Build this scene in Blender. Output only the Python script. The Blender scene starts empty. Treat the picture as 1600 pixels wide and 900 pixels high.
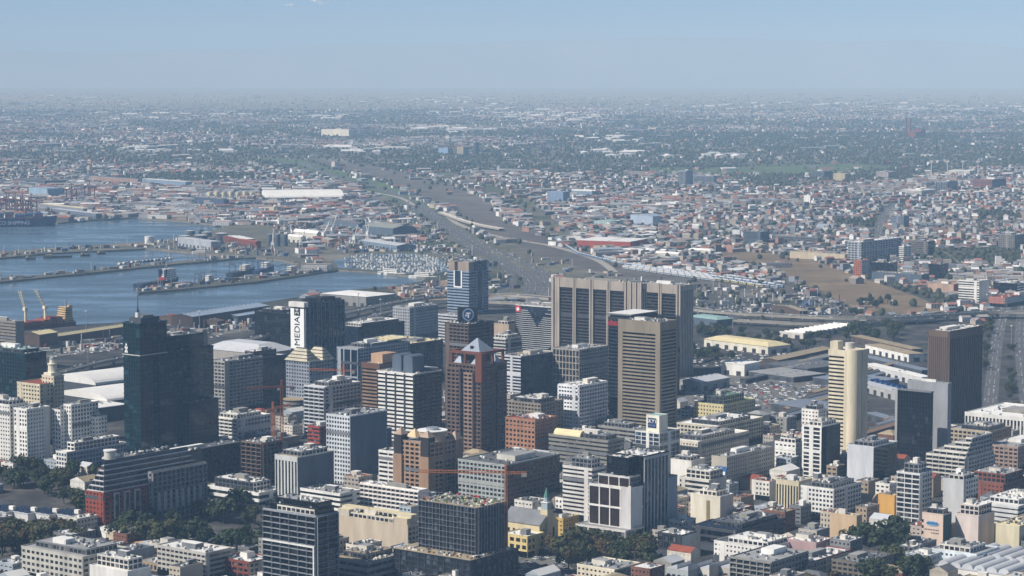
import bpy, math, random
import numpy as np
from mathutils import Vector, Matrix
from mathutils.geometry import tessellate_polygon
rnd = random.Random(7)
sc = bpy.context.scene
COL = sc.collection
# ------------------------------------------------------------------ camera, sky, sun, exposure
F, H = 3800.0, 340.0
TH = math.atan(353 / F)
CT, ST = math.cos(TH), math.sin(TH)
cam = bpy.data.cameras.new('camera'); camo = bpy.data.objects.new('camera', cam); COL.objects.link(camo)
camo.location = (0, 0, H); camo.rotation_euler = (math.pi / 2 - TH, 0, 0)
cam.lens = F / 1600 * 36; cam.sensor_width = 36; cam.clip_start = 1; cam.clip_end = 200000
sc.camera = camo
SUN_EL = math.radians(43)
sx, sy = -0.93, -0.36
SUN_AZ = math.atan2(sx, sy)
w = bpy.data.worlds.new('World'); sc.world = w; w.use_nodes = True
nt = w.node_tree
sky = nt.nodes.new('ShaderNodeTexSky'); sky.sky_type = 'NISHITA'; sky.sun_disc = False
sky.sun_elevation = SUN_EL; sky.sun_rotation = SUN_AZ; sky.altitude = 340
sky.air_density = 0.3; sky.dust_density = 0.4; sky.ozone_density = 2.2
tcw = nt.nodes.new('ShaderNodeTexCoord'); sep_ = nt.nodes.new('ShaderNodeSeparateXYZ'); cmb = nt.nodes.new('ShaderNodeCombineXYZ'); mxz = nt.nodes.new('ShaderNodeMath'); mxz.operation = 'MAXIMUM'; mxz.inputs[1].default_value = 0.002
nt.links.new(tcw.outputs['Generated'], sep_.inputs[0]); nt.links.new(sep_.outputs['X'], cmb.inputs[0]); nt.links.new(sep_.outputs['Y'], cmb.inputs[1])
nt.links.new(sep_.outputs['Z'], mxz.inputs[0]); nt.links.new(mxz.outputs[0], cmb.inputs[2]); nt.links.new(cmb.outputs[0], sky.inputs['Vector'])   # the sky goes on below eye level down to the dipped horizon
nt.links.new(sky.outputs[0], nt.nodes['Background'].inputs[0])
nt.nodes['Background'].inputs[1].default_value = 0.11
sun = bpy.data.lights.new('sun', 'SUN'); suno = bpy.data.objects.new('sun', sun); COL.objects.link(suno)
sun.energy = 5.0; sun.angle = math.radians(0.53); sun.color = (1.0, 0.965, 0.92)
Sv = Vector((sx * math.cos(SUN_EL), sy * math.cos(SUN_EL), math.sin(SUN_EL))).normalized()
suno.rotation_euler = Sv.to_track_quat('Z', 'Y').to_euler(); suno.location = (-500, 1000, 900)
sc.view_settings.view_transform = 'Standard'; sc.view_settings.look = 'None'
sc.view_settings.exposure = 0.1; sc.view_settings.gamma = 1.0; sc.view_settings.use_curve_mapping = False
sc.render.engine = 'CYCLES'
cy = sc.cycles
cy.max_bounces = 4; cy.diffuse_bounces = 2; cy.glossy_bounces = 2; cy.transmission_bounces = 2; cy.volume_bounces = 1
cy.use_denoising = True; cy.denoiser = 'OPENIMAGEDENOISE'; cy.use_adaptive_sampling = False
cy.caustics_reflective = False; cy.caustics_refractive = False
HAZE = 5.6e-5
# ------------------------------------------------------------------ projection between the map and the photograph
RE = 6371000.0
def drop(d):
    d = max(0.0, d - 6000.0)
    return -d * d / (2 * RE)
def at(u, v, z=0.0):
    a, b = (u - 800) / F, (v - 450) / F
    d = (a, CT - b * ST, -ST - b * CT)
    t = (z - H) / d[2]
    return (d[0] * t, d[1] * t)
def gat(u, v):
    z = 0.0
    for _ in range(6):
        x, y = at(u, v, z); z = drop(math.hypot(x, y))
    return (x, y, z)
def px(x, y, z=0.0):
    zc = y * CT + (H - z) * ST
    return (800 + F * x / zc, 450 + F * ((H - z) * CT - y * ST) / zc)
# ------------------------------------------------------------------ materials
def s2l(c):
    c /= 255.0
    return c / 12.92 if c <= 0.04045 else ((c + 0.055) / 1.055) ** 2.4
def C(r, g, b): return (s2l(r), s2l(g), s2l(b))
_m = {}
def mat(name, col, rough=0.75, var=0.16, scale=0.12, metal=0.0, streak=True, tint=False, spec=0.3, sat=None, bump=0.0):
    """plain surface with grime: blotches and vertical streaks; tint=True multiplies by the face colours of the mesh"""
    key = (name,)
    if key in _m: return _m[key]
    m = bpy.data.materials.new(name); m.use_nodes = True; N = m.node_tree.nodes; L = m.node_tree.links
    b = N['Principled BSDF']; b.inputs['Roughness'].default_value = rough; b.inputs['Metallic'].default_value = metal
    b.inputs['Specular IOR Level'].default_value = spec
    g = N.new('ShaderNodeNewGeometry')
    mp = N.new('ShaderNodeMapping'); mp.inputs['Scale'].default_value = (1, 1, 0.22 if streak else 1)
    L.new(g.outputs['Position'], mp.inputs[0])
    n = N.new('ShaderNodeTexNoise'); n.inputs['Scale'].default_value = scale; n.inputs['Detail'].default_value = 5
    n.inputs['Roughness'].default_value = 0.65
    L.new(mp.outputs[0], n.inputs['Vector'])
    r = N.new('ShaderNodeMapRange'); r.inputs['From Min'].default_value = 0.3; r.inputs['From Max'].default_value = 0.7
    r.inputs['To Min'].default_value = 1 - var; r.inputs['To Max'].default_value = 1 + var
    L.new(n.outputs['Fac'], r.inputs['Value'])
    oi = N.new('ShaderNodeObjectInfo')
    r2 = N.new('ShaderNodeMapRange'); r2.inputs['To Min'].default_value = 0.93; r2.inputs['To Max'].default_value = 1.07
    L.new(oi.outputs['Random'], r2.inputs['Value'])
    mu = N.new('ShaderNodeMath'); mu.operation = 'MULTIPLY'; L.new(r.outputs[0], mu.inputs[0]); L.new(r2.outputs[0], mu.inputs[1])
    vm = N.new('ShaderNodeVectorMath'); vm.operation = 'SCALE'
    if tint:
        at_ = N.new('ShaderNodeAttribute'); at_.attribute_name = 'tint'; L.new(at_.outputs['Color'], vm.inputs[0])
    else:
        vm.inputs[0].default_value = col
    L.new(mu.outputs[0], vm.inputs['Scale']); L.new(vm.outputs[0], b.inputs['Base Color'])
    if bump:
        bp = N.new('ShaderNodeBump'); bp.inputs['Strength'].default_value = bump; bp.inputs['Distance'].default_value = 0.3
        L.new(n.outputs['Fac'], bp.inputs['Height']); L.new(bp.outputs[0], b.inputs['Normal'])
    _m[key] = m; m['rgb'] = col
    return m
def glass(name, dark, mid, pale, share=0.2, rough=0.12, cw=2.4, ch=3.4, spec=0.6):
    """glazing: each pane its own depth of tone, some with blinds drawn"""
    if (name,) in _m: return _m[(name,)]
    m = bpy.data.materials.new(name); m.use_nodes = True; N = m.node_tree.nodes; L = m.node_tree.links
    b = N['Principled BSDF']; b.inputs['Roughness'].default_value = rough; b.inputs['Specular IOR Level'].default_value = spec * .6
    tc = N.new('ShaderNodeTexCoord')
    ad = N.new('ShaderNodeVectorMath'); ad.operation = 'ADD'; ad.inputs[1].default_value = (0.37, 0.37, 0.0); L.new(tc.outputs['Object'], ad.inputs[0])
    dv = N.new('ShaderNodeVectorMath'); dv.operation = 'DIVIDE'; dv.inputs[1].default_value = (cw, cw, ch); L.new(ad.outputs[0], dv.inputs[0])
    fl = N.new('ShaderNodeVectorMath'); fl.operation = 'FLOOR'; L.new(dv.outputs[0], fl.inputs[0])
    oi = N.new('ShaderNodeObjectInfo')
    ad2 = N.new('ShaderNodeVectorMath'); ad2.operation = 'ADD'; L.new(fl.outputs[0], ad2.inputs[0]); L.new(oi.outputs['Random'], ad2.inputs[1])
    wn = N.new('ShaderNodeTexWhiteNoise'); wn.noise_dimensions = '3D'; L.new(ad2.outputs[0], wn.inputs['Vector'])
    cr = N.new('ShaderNodeValToRGB'); cr.color_ramp.interpolation = 'LINEAR'
    e = cr.color_ramp.elements; e[0].position = 0.0; e[0].color = (*dark, 1); e[1].position = 1.0; e[1].color = (*pale, 1)
    k = e.new(1 - share); k.color = (*mid, 1)
    L.new(wn.outputs['Value'], cr.inputs[0]); L.new(cr.outputs[0], b.inputs['Base Color'])
    _m[(name,)] = m
    return m
G_DARK = glass('dark_window_glass', (.008, .009, .012), (.025, .028, .033), (.2, .19, .17), 0.16)
G_BLUE = glass('blue_window_glass', (.012, .022, .04), (.03, .05, .085), (.12, .16, .22), 0.15, rough=.08)
G_TEAL = glass('teal_window_glass', (.002, .009, .014), (.004, .019, .026), (.016, .06, .068), 0.12, rough=.06, cw=5.0, ch=3.6, spec=.7)
G_BLACK = glass('black_window_glass', (.003, .004, .006), (.008, .009, .013), (.05, .05, .055), 0.08, rough=.08)
G_NAVY = glass('navy_window_glass', (.004, .009, .02), (.008, .016, .033), (.04, .065, .1), 0.1, rough=.07)
def wall(r, g, b, rough=.8, var=.2):
    k = .97 if min(r, g, b) > 185 else .84
    return mat('wall_%d_%d_%d' % (r, g, b), tuple(k * c for c in C(r, g, b)), rough, var)
WHITE = wall(226, 224, 216); OFFW = wall(205, 200, 188); CREAM = wall(212, 198, 162); BEIGE = wall(186, 172, 146)
CONC = wall(150, 147, 138); GREY = wall(122, 124, 126); DGREY = wall(78, 82, 88); BROWN = wall(104, 82, 66)
DBROWN = wall(72, 58, 50); TAN = wall(172, 140, 104); BRICK = wall(126, 66, 48); BLACKW = wall(36, 38, 42); PINK = wall(196, 178, 164)
BLUEG = wall(128, 146, 166); SLATE = wall(92, 104, 118); ROSE = wall(158, 128, 112)
R_WHITE = mat('white_roof_sheet', C(228, 226, 220), .6, .08, .08, streak=False)
R_GREY = mat('grey_roof_membrane', C(150, 150, 148), .85, .22, .09, streak=False)
R_DARK = mat('dark_roof_membrane', C(92, 94, 96), .85, .25, .09, streak=False)
R_TAN = mat('tan_gravel_roof', C(156, 142, 116), .9, .16, .09, streak=False)
R_RED = mat('red_clay_roof', C(138, 72, 52), .8, .2, .2, streak=False)
R_BLUE = mat('blue_steel_roof', C(78, 116, 158), .55, .12, .1, streak=False)
R_TEAL = mat('pale_teal_roof', C(140, 168, 164), .6, .12, .1, streak=False)
R_CREAM = mat('cream_roof_sheet', C(216, 202, 158), .7, .1, .08, streak=False)
METAL = mat('galvanised_steel', C(160, 164, 168), .45, .12, .3, metal=.4)
DARKM = mat('dark_metal', C(58, 60, 64), .5, .15, .3)
SIGNW = mat('white_sign_face', C(236, 236, 232), .5, .04, .1)
SIGNK = mat('black_letter', C(24, 26, 30), .5, .05, .1)
REDP = mat('red_paint', C(182, 44, 40), .5, .1, .1)
ORANGE = mat('orange_crane_paint', C(176, 104, 54), .5, .12, .3)
YELLOW = mat('yellow_paint', C(214, 170, 84), .5, .12, .3)
TINT = mat('tinted_surface', (1, 1, 1), .75, .14, .1, tint=True)
TINTM = mat('tinted_roof_sheet', (1, 1, 1), .55, .1, .08, tint=True, streak=False)
# ------------------------------------------------------------------ mesh building
class MB:
    def __init__(s): s.v, s.f, s.m, s.t, s.mats, s.c = [], [], [], [], [], (1, 1, 1)
    def mi(s, m):
        if m not in s.mats: s.mats.append(m)
        return s.mats.index(m)
    def add(s, vs, fs, m, tint=None):
        o = len(s.v); s.v += vs; i = s.mi(m); t = tint or s.c
        for f in fs: s.f.append(tuple(o + k for k in f)); s.m.append(i); s.t.append(t)
    def box(s, x0, x1, y0, y1, z0, z1, m, tint=None, top=None):
        vs = [(x0, y0, z0), (x1, y0, z0), (x1, y1, z0), (x0, y1, z0), (x0, y0, z1), (x1, y0, z1), (x1, y1, z1), (x0, y1, z1)]
        s.add(vs, [(0, 1, 5, 4), (1, 2, 6, 5), (2, 3, 7, 6), (3, 0, 4, 7), (3, 2, 1, 0)], m, tint)
        i = s.mi(top or m); o = len(s.v) - 8; s.f.append((o + 4, o + 5, o + 6, o + 7)); s.m.append(i); s.t.append(tint or s.c)
    def cyl(s, x, y, z0, z1, r0, r1, m, n=10, tint=None, cap=True):
        vs = [(x + r0 * math.cos(2 * math.pi * k / n), y + r0 * math.sin(2 * math.pi * k / n), z0) for k in range(n)]
        vs += [(x + r1 * math.cos(2 * math.pi * k / n), y + r1 * math.sin(2 * math.pi * k / n), z1) for k in range(n)]
        fs = [(k, (k + 1) % n, n + (k + 1) % n, n + k) for k in range(n)]
        if cap: fs.append(tuple(range(n, 2 * n)))
        s.add(vs, fs, m, tint)
    def bar(s, p, q, w, m, tint=None, h=None):
        p, q = Vector(p), Vector(q); d = (q - p)
        if d.length < 1e-6: return
        d.normalize(); up = Vector((0, 0, 1)) if abs(d.z) < .95 else Vector((1, 0, 0))
        a = d.cross(up).normalized() * w / 2; b = a.cross(d).normalized() * (h or w) / 2
        vs = [tuple(e + i * a + j * b) for e in (p, q) for i, j in ((-1, -1), (1, -1), (1, 1), (-1, 1))]
        s.add(vs, [(0, 1, 2, 3), (7, 6, 5, 4), (0, 4, 5, 1), (1, 5, 6, 2), (2, 6, 7, 3), (3, 7, 4, 0)], m, tint)
    def gable(s, x0, x1, y0, y1, z0, z1, m, axis='x', tint=None, over=0.0, wm=None):
        """pitched roof, ridge along axis"""
        if axis == 'x':
            ym = (y0 + y1) / 2; y0 -= over; y1 += over
            vs = [(x0, y0, z0), (x1, y0, z0), (x1, y1, z0), (x0, y1, z0), (x0, ym, z1), (x1, ym, z1)]
        else:
            xm = (x0 + x1) / 2; x0 -= over; x1 += over
            vs = [(x0, y0, z0), (x0, y1, z0), (x1, y1, z0), (x1, y0, z0), (xm, y0, z1), (xm, y1, z1)]
        s.add(vs, [(0, 1, 5, 4), (2, 3, 4, 5)], m, tint)
        s.add(vs, [(3, 0, 4), (1, 2, 5)], wm or m, tint)
    def hip(s, x0, x1, y0, y1, z0, z1, ins, m, tint=None):
        vs = [(x0, y0, z0), (x1, y0, z0), (x1, y1, z0), (x0, y1, z0), (x0 + ins, y0 + ins, z1), (x1 - ins, y0 + ins, z1), (x1 - ins, y1 - ins, z1), (x0 + ins, y1 - ins, z1)]
        s.add(vs, [(0, 1, 5, 4), (1, 2, 6, 5), (2, 3, 7, 6), (3, 0, 4, 7), (4, 5, 6, 7)], m, tint)
    def vault(s, x0, x1, y0, y1, z0, rise, m, n=8, axis='x', tint=None):
        vs = []
        for k in range(n + 1):
            a = math.pi * k / n; c = (1 - math.cos(a)) / 2; z = z0 + rise * math.sin(a)
            if axis == 'x': y = y0 + (y1 - y0) * c; vs += [(x0, y, z), (x1, y, z)]
            else: x = x0 + (x1 - x0) * c; vs += [(x, y0, z), (x, y1, z)]
        fs = [(2 * k, 2 * k + 1, 2 * k + 3, 2 * k + 2) for k in range(n)]
        fs += [tuple(2 * k for k in range(n + 1)), tuple(2 * k + 1 for k in range(n, -1, -1))]
        s.add(vs, fs, m, tint)
    def mesh(s, name):
        me = bpy.data.meshes.new(name); me.from_pydata(s.v, [], s.f)
        for m in s.mats: me.materials.append(m)
        if len(s.mats) > 1: me.polygons.foreach_set('material_index', np.array(s.m, dtype=np.int32))
        if any(m.name.startswith('tinted') for m in s.mats):
            a = me.color_attributes.new('tint', 'FLOAT_COLOR', 'CORNER')
            n = np.array([len(f) for f in s.f]); t = np.ones((len(s.f), 4), dtype=np.float32); t[:, :3] = np.array(s.t, dtype=np.float32)
            a.data.foreach_set('color', np.repeat(t, n, axis=0).ravel())
        me.update()
        return me
    def build(s, name, parent=None, kind=None, label=None):
        if not s.f: return None
        o = bpy.data.objects.new(name, s.mesh(name)); COL.objects.link(o)
        if parent: o.parent = parent
        if kind: o['kind'] = kind
        if label: o['label'] = label
        return o
def tag(o, label, cat, group=None):
    o['label'] = label; o['category'] = cat
    if group: o['group'] = group
    return o
def empty(name, loc, rz=0.0):
    o = bpy.data.objects.new(name, None); COL.objects.link(o); o.location = loc; o.rotation_euler = (0, 0, rz); o.empty_display_size = 1
    return o
_unit = {}
def unit(m):
    if m not in _unit:
        b = MB(); b.box(0, 1, 0, 1, 0, 1, m); _unit[m] = b.mesh('piece_' + m.name)
    return _unit[m]
def piece(name, root, x0, x1, y0, y1, z0, z1, m):
    o = bpy.data.objects.new(name, unit(m)); COL.objects.link(o); o.parent = root
    o.location = (x0, y0, z0); o.scale = (x1 - x0, y1 - y0, z1 - z0)
    return o
def lettering(text, size, m, parent, loc, rot, depth=0.15, name='lettering', align='CENTER'):
    cu = bpy.data.curves.new(name, 'FONT'); cu.body = text; cu.size = size; cu.extrude = depth; cu.align_x = align; cu.align_y = 'CENTER'
    cu.materials.append(m)
    tmp = bpy.data.objects.new(name, cu); COL.objects.link(tmp); bpy.context.view_layer.update()
    me = bpy.data.meshes.new_from_object(tmp.evaluated_get(bpy.context.evaluated_depsgraph_get())); bpy.data.objects.remove(tmp)
    o = bpy.data.objects.new(name, me); COL.objects.link(o); o.parent = parent; o.location = loc; o.rotation_euler = rot
    return o
# ------------------------------------------------------------------ ground and harbour
HARB = [(-1500, 345), (0, 346), (90, 348), (150, 343), (215, 339.5), (228, 342), (285, 345), (345, 352), (350, 355), (283, 372), (224, 378), (160, 382), (27, 391), (0, 395), (-1500, 480),
        (-1501, 500), (0, 403), (80, 395), (170, 391), (227, 388), (250, 389), (285, 393), (330, 397), (377, 399), (267, 409), (112, 425), (0, 435), (-1500, 560),
        (-1501, 575), (0, 440), (112, 429), (267, 413), (373, 403), (400, 402), (440, 406), (466, 412), (440, 423), (400, 429), (330, 438), (280, 444), (213, 451), (216, 457), (280, 452), (400, 440), (470, 430), (528, 421), (592, 425), (635, 430), (667, 434), (660, 439),
        (619, 446), (504, 458), (400, 474), (264, 494), (190, 503), (115, 508), (0, 521), (-1500, 700)]
hp = [at(u, v) for u, v in HARB]
outer = [(-9000, 700), (9000, 700), (9000, 6000), (-9000, 6000)]
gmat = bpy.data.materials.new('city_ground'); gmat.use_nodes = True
def ground_nodes(m):
    N = m.node_tree.nodes; L = m.node_tree.links; b = N['Principled BSDF']; b.inputs['Roughness'].default_value = .95; b.inputs['Specular IOR Level'].default_value = .1
    g = N.new('ShaderNodeNewGeometry')
    def noise(scale, det=6, rough=.6):
        n = N.new('ShaderNodeTexNoise'); n.inputs['Scale'].default_value = scale; n.inputs['Detail'].default_value = det; n.inputs['Roughness'].default_value = rough
        L.new(g.outputs['Position'], n.inputs['Vector']); return n
    def ramp(src, stops):
        r = N.new('ShaderNodeValToRGB'); e = r.color_ramp.elements
        e[0].position, e[0].color = stops[0][0], (*stops[0][1], 1); e[1].position, e[1].color = stops[-1][0], (*stops[-1][1], 1)
        for p, c in stops[1:-1]: k = e.new(p); k.color = (*c, 1)
        L.new(src, r.inputs[0]); return r
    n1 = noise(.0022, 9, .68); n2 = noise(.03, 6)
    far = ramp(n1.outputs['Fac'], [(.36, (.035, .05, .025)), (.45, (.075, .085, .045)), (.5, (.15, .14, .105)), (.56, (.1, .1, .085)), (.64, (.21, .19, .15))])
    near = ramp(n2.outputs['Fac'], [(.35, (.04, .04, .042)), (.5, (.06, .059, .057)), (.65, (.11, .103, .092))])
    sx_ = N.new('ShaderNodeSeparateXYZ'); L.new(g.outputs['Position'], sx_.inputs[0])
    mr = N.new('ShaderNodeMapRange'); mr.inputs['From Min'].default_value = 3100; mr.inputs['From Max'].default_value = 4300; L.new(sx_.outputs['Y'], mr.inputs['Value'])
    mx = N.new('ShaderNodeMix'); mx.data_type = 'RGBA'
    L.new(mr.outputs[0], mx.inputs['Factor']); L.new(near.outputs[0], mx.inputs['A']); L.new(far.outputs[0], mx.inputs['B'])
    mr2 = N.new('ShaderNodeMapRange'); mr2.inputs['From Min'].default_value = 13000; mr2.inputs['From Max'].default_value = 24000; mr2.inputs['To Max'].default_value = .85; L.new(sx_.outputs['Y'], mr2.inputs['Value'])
    mx2 = N.new('ShaderNodeMix'); mx2.data_type = 'RGBA'; mx2.inputs['B'].default_value = (.33, .29, .23, 1)      # sandy flats, paled with distance so haze is partly in the colour
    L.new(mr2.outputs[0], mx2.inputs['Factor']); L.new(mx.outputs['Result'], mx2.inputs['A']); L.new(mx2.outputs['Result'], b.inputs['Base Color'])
ground_nodes(gmat)
QUAY = mat('quay_concrete', C(120, 112, 100), .9, .25, .05)
def ground():
    b = MB()
    pts = outer + hp
    tri = tessellate_polygon([[Vector((*p, 0)) for p in outer], [Vector((*p, 0)) for p in hp]])
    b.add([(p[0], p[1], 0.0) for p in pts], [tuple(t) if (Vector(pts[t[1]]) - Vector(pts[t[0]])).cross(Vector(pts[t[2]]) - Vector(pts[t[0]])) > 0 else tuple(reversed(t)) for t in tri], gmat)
    n = len(hp)
    for i in range(n):
        p, q = hp[i], hp[(i + 1) % n]
        b.add([(*p, 0), (*q, 0), (*q, -6), (*p, -6)], [(0, 1, 2, 3)], QUAY)
    ys = [6000, 6600, 7400, 8400, 9600, 11000, 13000, 15500, 18500, 22000, 26000, 31000, 37000, 45000]
    xs = [-1.5, -1.1, -.8, -.55, -.35, -.2, -.1, 0, .1, .2, .35, .55, .8, 1.1, 1.5]
    vs = []
    for j, y in enumerate(ys):
        for x in xs:
            X = x * 6000 * (1 if j == 0 else 1) if False else x * max(6000, y); vs.append((X, y, drop(math.hypot(0, y))))
    m = len(xs)
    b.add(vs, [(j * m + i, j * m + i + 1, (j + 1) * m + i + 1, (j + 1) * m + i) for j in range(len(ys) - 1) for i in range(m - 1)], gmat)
    o = b.build('ground', kind='structure'); tag(o, 'flat grey city ground running out to the hazy plain', 'ground'); return o
def gz(x, y): return drop(y)
ground()
def water():
    m = bpy.data.materials.new('harbour_water'); m.use_nodes = True; N = m.node_tree.nodes; L = m.node_tree.links; b = N['Principled BSDF']
    b.inputs['Base Color'].default_value = (.075, .12, .155, 1); b.inputs['Roughness'].default_value = .22; b.inputs['IOR'].default_value = 1.33
    b.inputs['Specular IOR Level'].default_value = .5
    g = N.new('ShaderNodeNewGeometry'); n = N.new('ShaderNodeTexNoise'); n.inputs['Scale'].default_value = .12; n.inputs['Detail'].default_value = 6
    L.new(g.outputs['Position'], n.inputs['Vector'])
    n3 = N.new('ShaderNodeTexNoise'); n3.inputs['Scale'].default_value = .006; n3.inputs['Detail'].default_value = 4; mp3 = N.new('ShaderNodeMapping'); mp3.inputs['Scale'].default_value = (1, 2.2, 1); mp3.inputs['Rotation'].default_value = (0, 0, .5); L.new(g.outputs['Position'], mp3.inputs[0]); L.new(mp3.outputs[0], n3.inputs['Vector'])
    mr = N.new('ShaderNodeMapRange'); mr.inputs['From Min'].default_value = .35; mr.inputs['From Max'].default_value = .65; mr.inputs['To Min'].default_value = .07; mr.inputs['To Max'].default_value = .45
    L.new(n3.outputs['Fac'], mr.inputs['Value']); L.new(mr.outputs[0], b.inputs['Roughness'])
    bp = N.new('ShaderNodeBump'); bp.inputs['Strength'].default_value = .45; bp.inputs['Distance'].default_value = .6; L.new(n.outputs['Fac'], bp.inputs['Height']); L.new(bp.outputs[0], b.inputs['Normal'])
    bb = MB(); bb.add([(-8900, 1500, -3), (400, 1500, -3), (400, 5900, -3), (-8900, 5900, -3)], [(0, 1, 2, 3)], m)
    o = bb.build('water', kind='structure'); tag(o, 'calm blue harbour water between the piers', 'water')
water()
# ------------------------------------------------------------------ building kit
YAW = 52.0
FOOT = []          # footprints already taken (x, y, yaw, wr, wl)
def S(t='grid', wall=CONC, gl=G_DARK, fh=3.5, bw=4.0, band=1.3, pier=.9, dep=.45, sep=False, pm=None):
    return dict(t=t, wall=wall, gl=gl, fh=fh, bw=bw, band=band, pier=pier, dep=dep, sep=sep, pm=pm or wall)
BLANK = lambda w: S('blank', w)
def span(V, side, a0, a1, z0, z1, d0, d1):
    """a box standing on one side of a volume: along the side a0..a1, out from it d0..d1"""
    x0, x1, y0, y1 = V[:4]
    if side == 'L': return (x0 - d1, x0 - d0, y0 + a0, y0 + a1, z0, z1)
    if side == 'R': return (x0 + a0, x0 + a1, y0 - d1, y0 - d0, z0, z1)
    if side == 'B': return (x1 + d0, x1 + d1, y0 + a0, y0 + a1, z0, z1)
    return (x0 + a0, x0 + a1, y1 + d0, y1 + d1, z0, z1)
def facade(root, mb, V, side, st):
    x0, x1, y0, y1, z0, z1 = V
    Wd = (y1 - y0) if side in 'LB' else (x1 - x0)
    t = st['t']; d = st['dep']
    if t == 'blank' or Wd < 1: return
    nf = max(1, round((z1 - z0) / st['fh'])); fh = (z1 - z0) / nf
    nb = max(1, round(Wd / st['bw'])); bw = Wd / nb
    def put(name, a0, a1, b0, b1, dd, m, d0=0.0):
        bx = span(V, side, a0, a1, b0, b1, d0, dd)
        if st['sep']: piece(name, root, *bx, m)
        else: mb.box(*bx, m)
    wl_, pm = st['wall'], st['pm']
    if t in ('grid', 'bands', 'balcony', 'slit'):
        dd = d if t != 'balcony' else 1.5
        for i in range(nf + 1):
            b0 = z0 + i * fh - (st['band'] * .55 if i else 0); b1 = z0 + i * fh + (st['band'] * .45 if i < nf else 0)
            if i == nf: b0 = z1 - st['band'] * .6
            if i == 0: b1 = z0 + st['band'] * .45
            put('floor_band', 0, Wd, b0, b1, dd, wl_)
    if t in ('grid', 'fins', 'balcony', 'slit'):
        dd = d - .03 if t == 'grid' else (d if t != 'balcony' else 1.35)
        if t == 'slit': dd = d + .25
        pw = st['pier']
        for i in range(nb + 1):
            a = i * bw
            a0, a1 = max(0, a - pw / 2), min(Wd, a + pw / 2)
            put('pier', a0, a1, z0, z1, dd, pm)
    if t == 'fins':
        put('cornice', 0, Wd, z1 - st['band'], z1, d + .06, wl_)
    if t == 'curtain':
        for i in range(1, nf + 1): put('floor_line', 0, Wd, z0 + i * fh - .22, z0 + i * fh, .08, pm)
        for i in range(nb + 1): put('mullion', max(0, i * bw - .1), min(Wd, i * bw + .1), z0, z1, .14, pm)
def volume(root, V, L, R, roof=R_GREY, parapet=1.0, pw=None, back=None):
    """one block of a building: glazed or solid core, frames standing proud of it, roof and parapet"""
    x0, x1, y0, y1, z0, z1 = V
    core = MB()
    vs = [(x0, y0, z0), (x1, y0, z0), (x1, y1, z0), (x0, y1, z0), (x0, y0, z1), (x1, y0, z1), (x1, y1, z1), (x0, y1, z1)]
    mL = L['wall'] if L['t'] == 'blank' else L['gl']; mR = R['wall'] if R['t'] == 'blank' else R['gl']
    core.add(vs, [(3, 0, 4, 7)], mL); core.add(vs, [(0, 1, 5, 4)], mR)
    core.add(vs, [(1, 2, 6, 5)], L['wall']); core.add(vs, [(2, 3, 7, 6)], R['wall'])
    core.build('wall' if L['t'] == 'blank' and R['t'] == 'blank' else 'glazed_wall', root)
    fr = MB()
    for sd, st in (('L', L), ('R', R), ('B', L), ('K', R)):
        st2 = st if sd in 'LR' else dict(st, sep=False)
        if sd in 'BK' and st['t'] in ('grid', 'curtain'): st2 = dict(st2, t='bands')
        facade(root, fr, V, sd, st2)
    q = random.Random(int(x1 * 91 + y1 * 17 + z1 * 5)); cores = []
    for sd, st, Wd in (('L', L, y1 - y0), ('R', R, x1 - x0)):
        if st['t'] in ('grid', 'bands') and not st['sep'] and Wd > 16 and z1 - z0 > 9:
            if q.random() < .7: a = q.choice((.02, .12, .42, .6, .8)) * Wd; cores.append((sd, a, min(Wd, a + q.uniform(2.6, 5)), z0, z1 + .5, st['dep'] + .14, st['wall']))
            if z1 - z0 > 24 and q.random() < .6: f = q.uniform(.5, .85) * (z1 - z0) + z0; cores.append((sd, .05, Wd - .05, f, f + 2.6, st['dep'] + .1, q.choice((DGREY, GREY, st['wall']))))
            if z0 < 1 and q.random() < .8: cores.append((sd, .04, Wd - .04, .1, 4.2, st['dep'] + .06, q.choice((G_BLACK, G_DARK, DGREY))))
    for sd, a0, a1, b0, b1, dd, m in cores: piece('stair_core' if a1 - a0 < 6 else ('shop_front' if b0 < 1 else 'service_floor'), root, *span(V, sd, a0, a1, b0, b1, 0.01, dd), m)
    fr.build('facade_frame', root, kind='stuff')
    rf = MB(); rf.box(x0 - .05, x1 + .05, y0 - .05, y1 + .05, z1, z1 + .25, roof)
    rf.build('roof', root)
    if parapet:
        p = MB(); m = pw or L['wall']; t = .35; zz0, zz1 = z1 + .02, z1 + parapet; e = max(L['dep'], .1) if L['t'] != 'blank' else .06; f = max(R['dep'], .1) if R['t'] != 'blank' else .06
        if L['t'] == 'balcony': e = .3
        if R['t'] == 'balcony': f = .3
        p.box(x0 - e, x0 - e + t, y0 - f, y1 + f, zz0, zz1, m); p.box(x1 + e - t, x1 + e, y0 - f, y1 + f, zz0, zz1, m)
        p.box(x0 - e + t, x1 + e - t, y0 - f, y0 - f + t, zz0, zz1, m); p.box(x0 - e + t, x1 + e - t, y1 + f - t, y1 + f, zz0, zz1, m)
        p.build('parapet', root)
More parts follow.
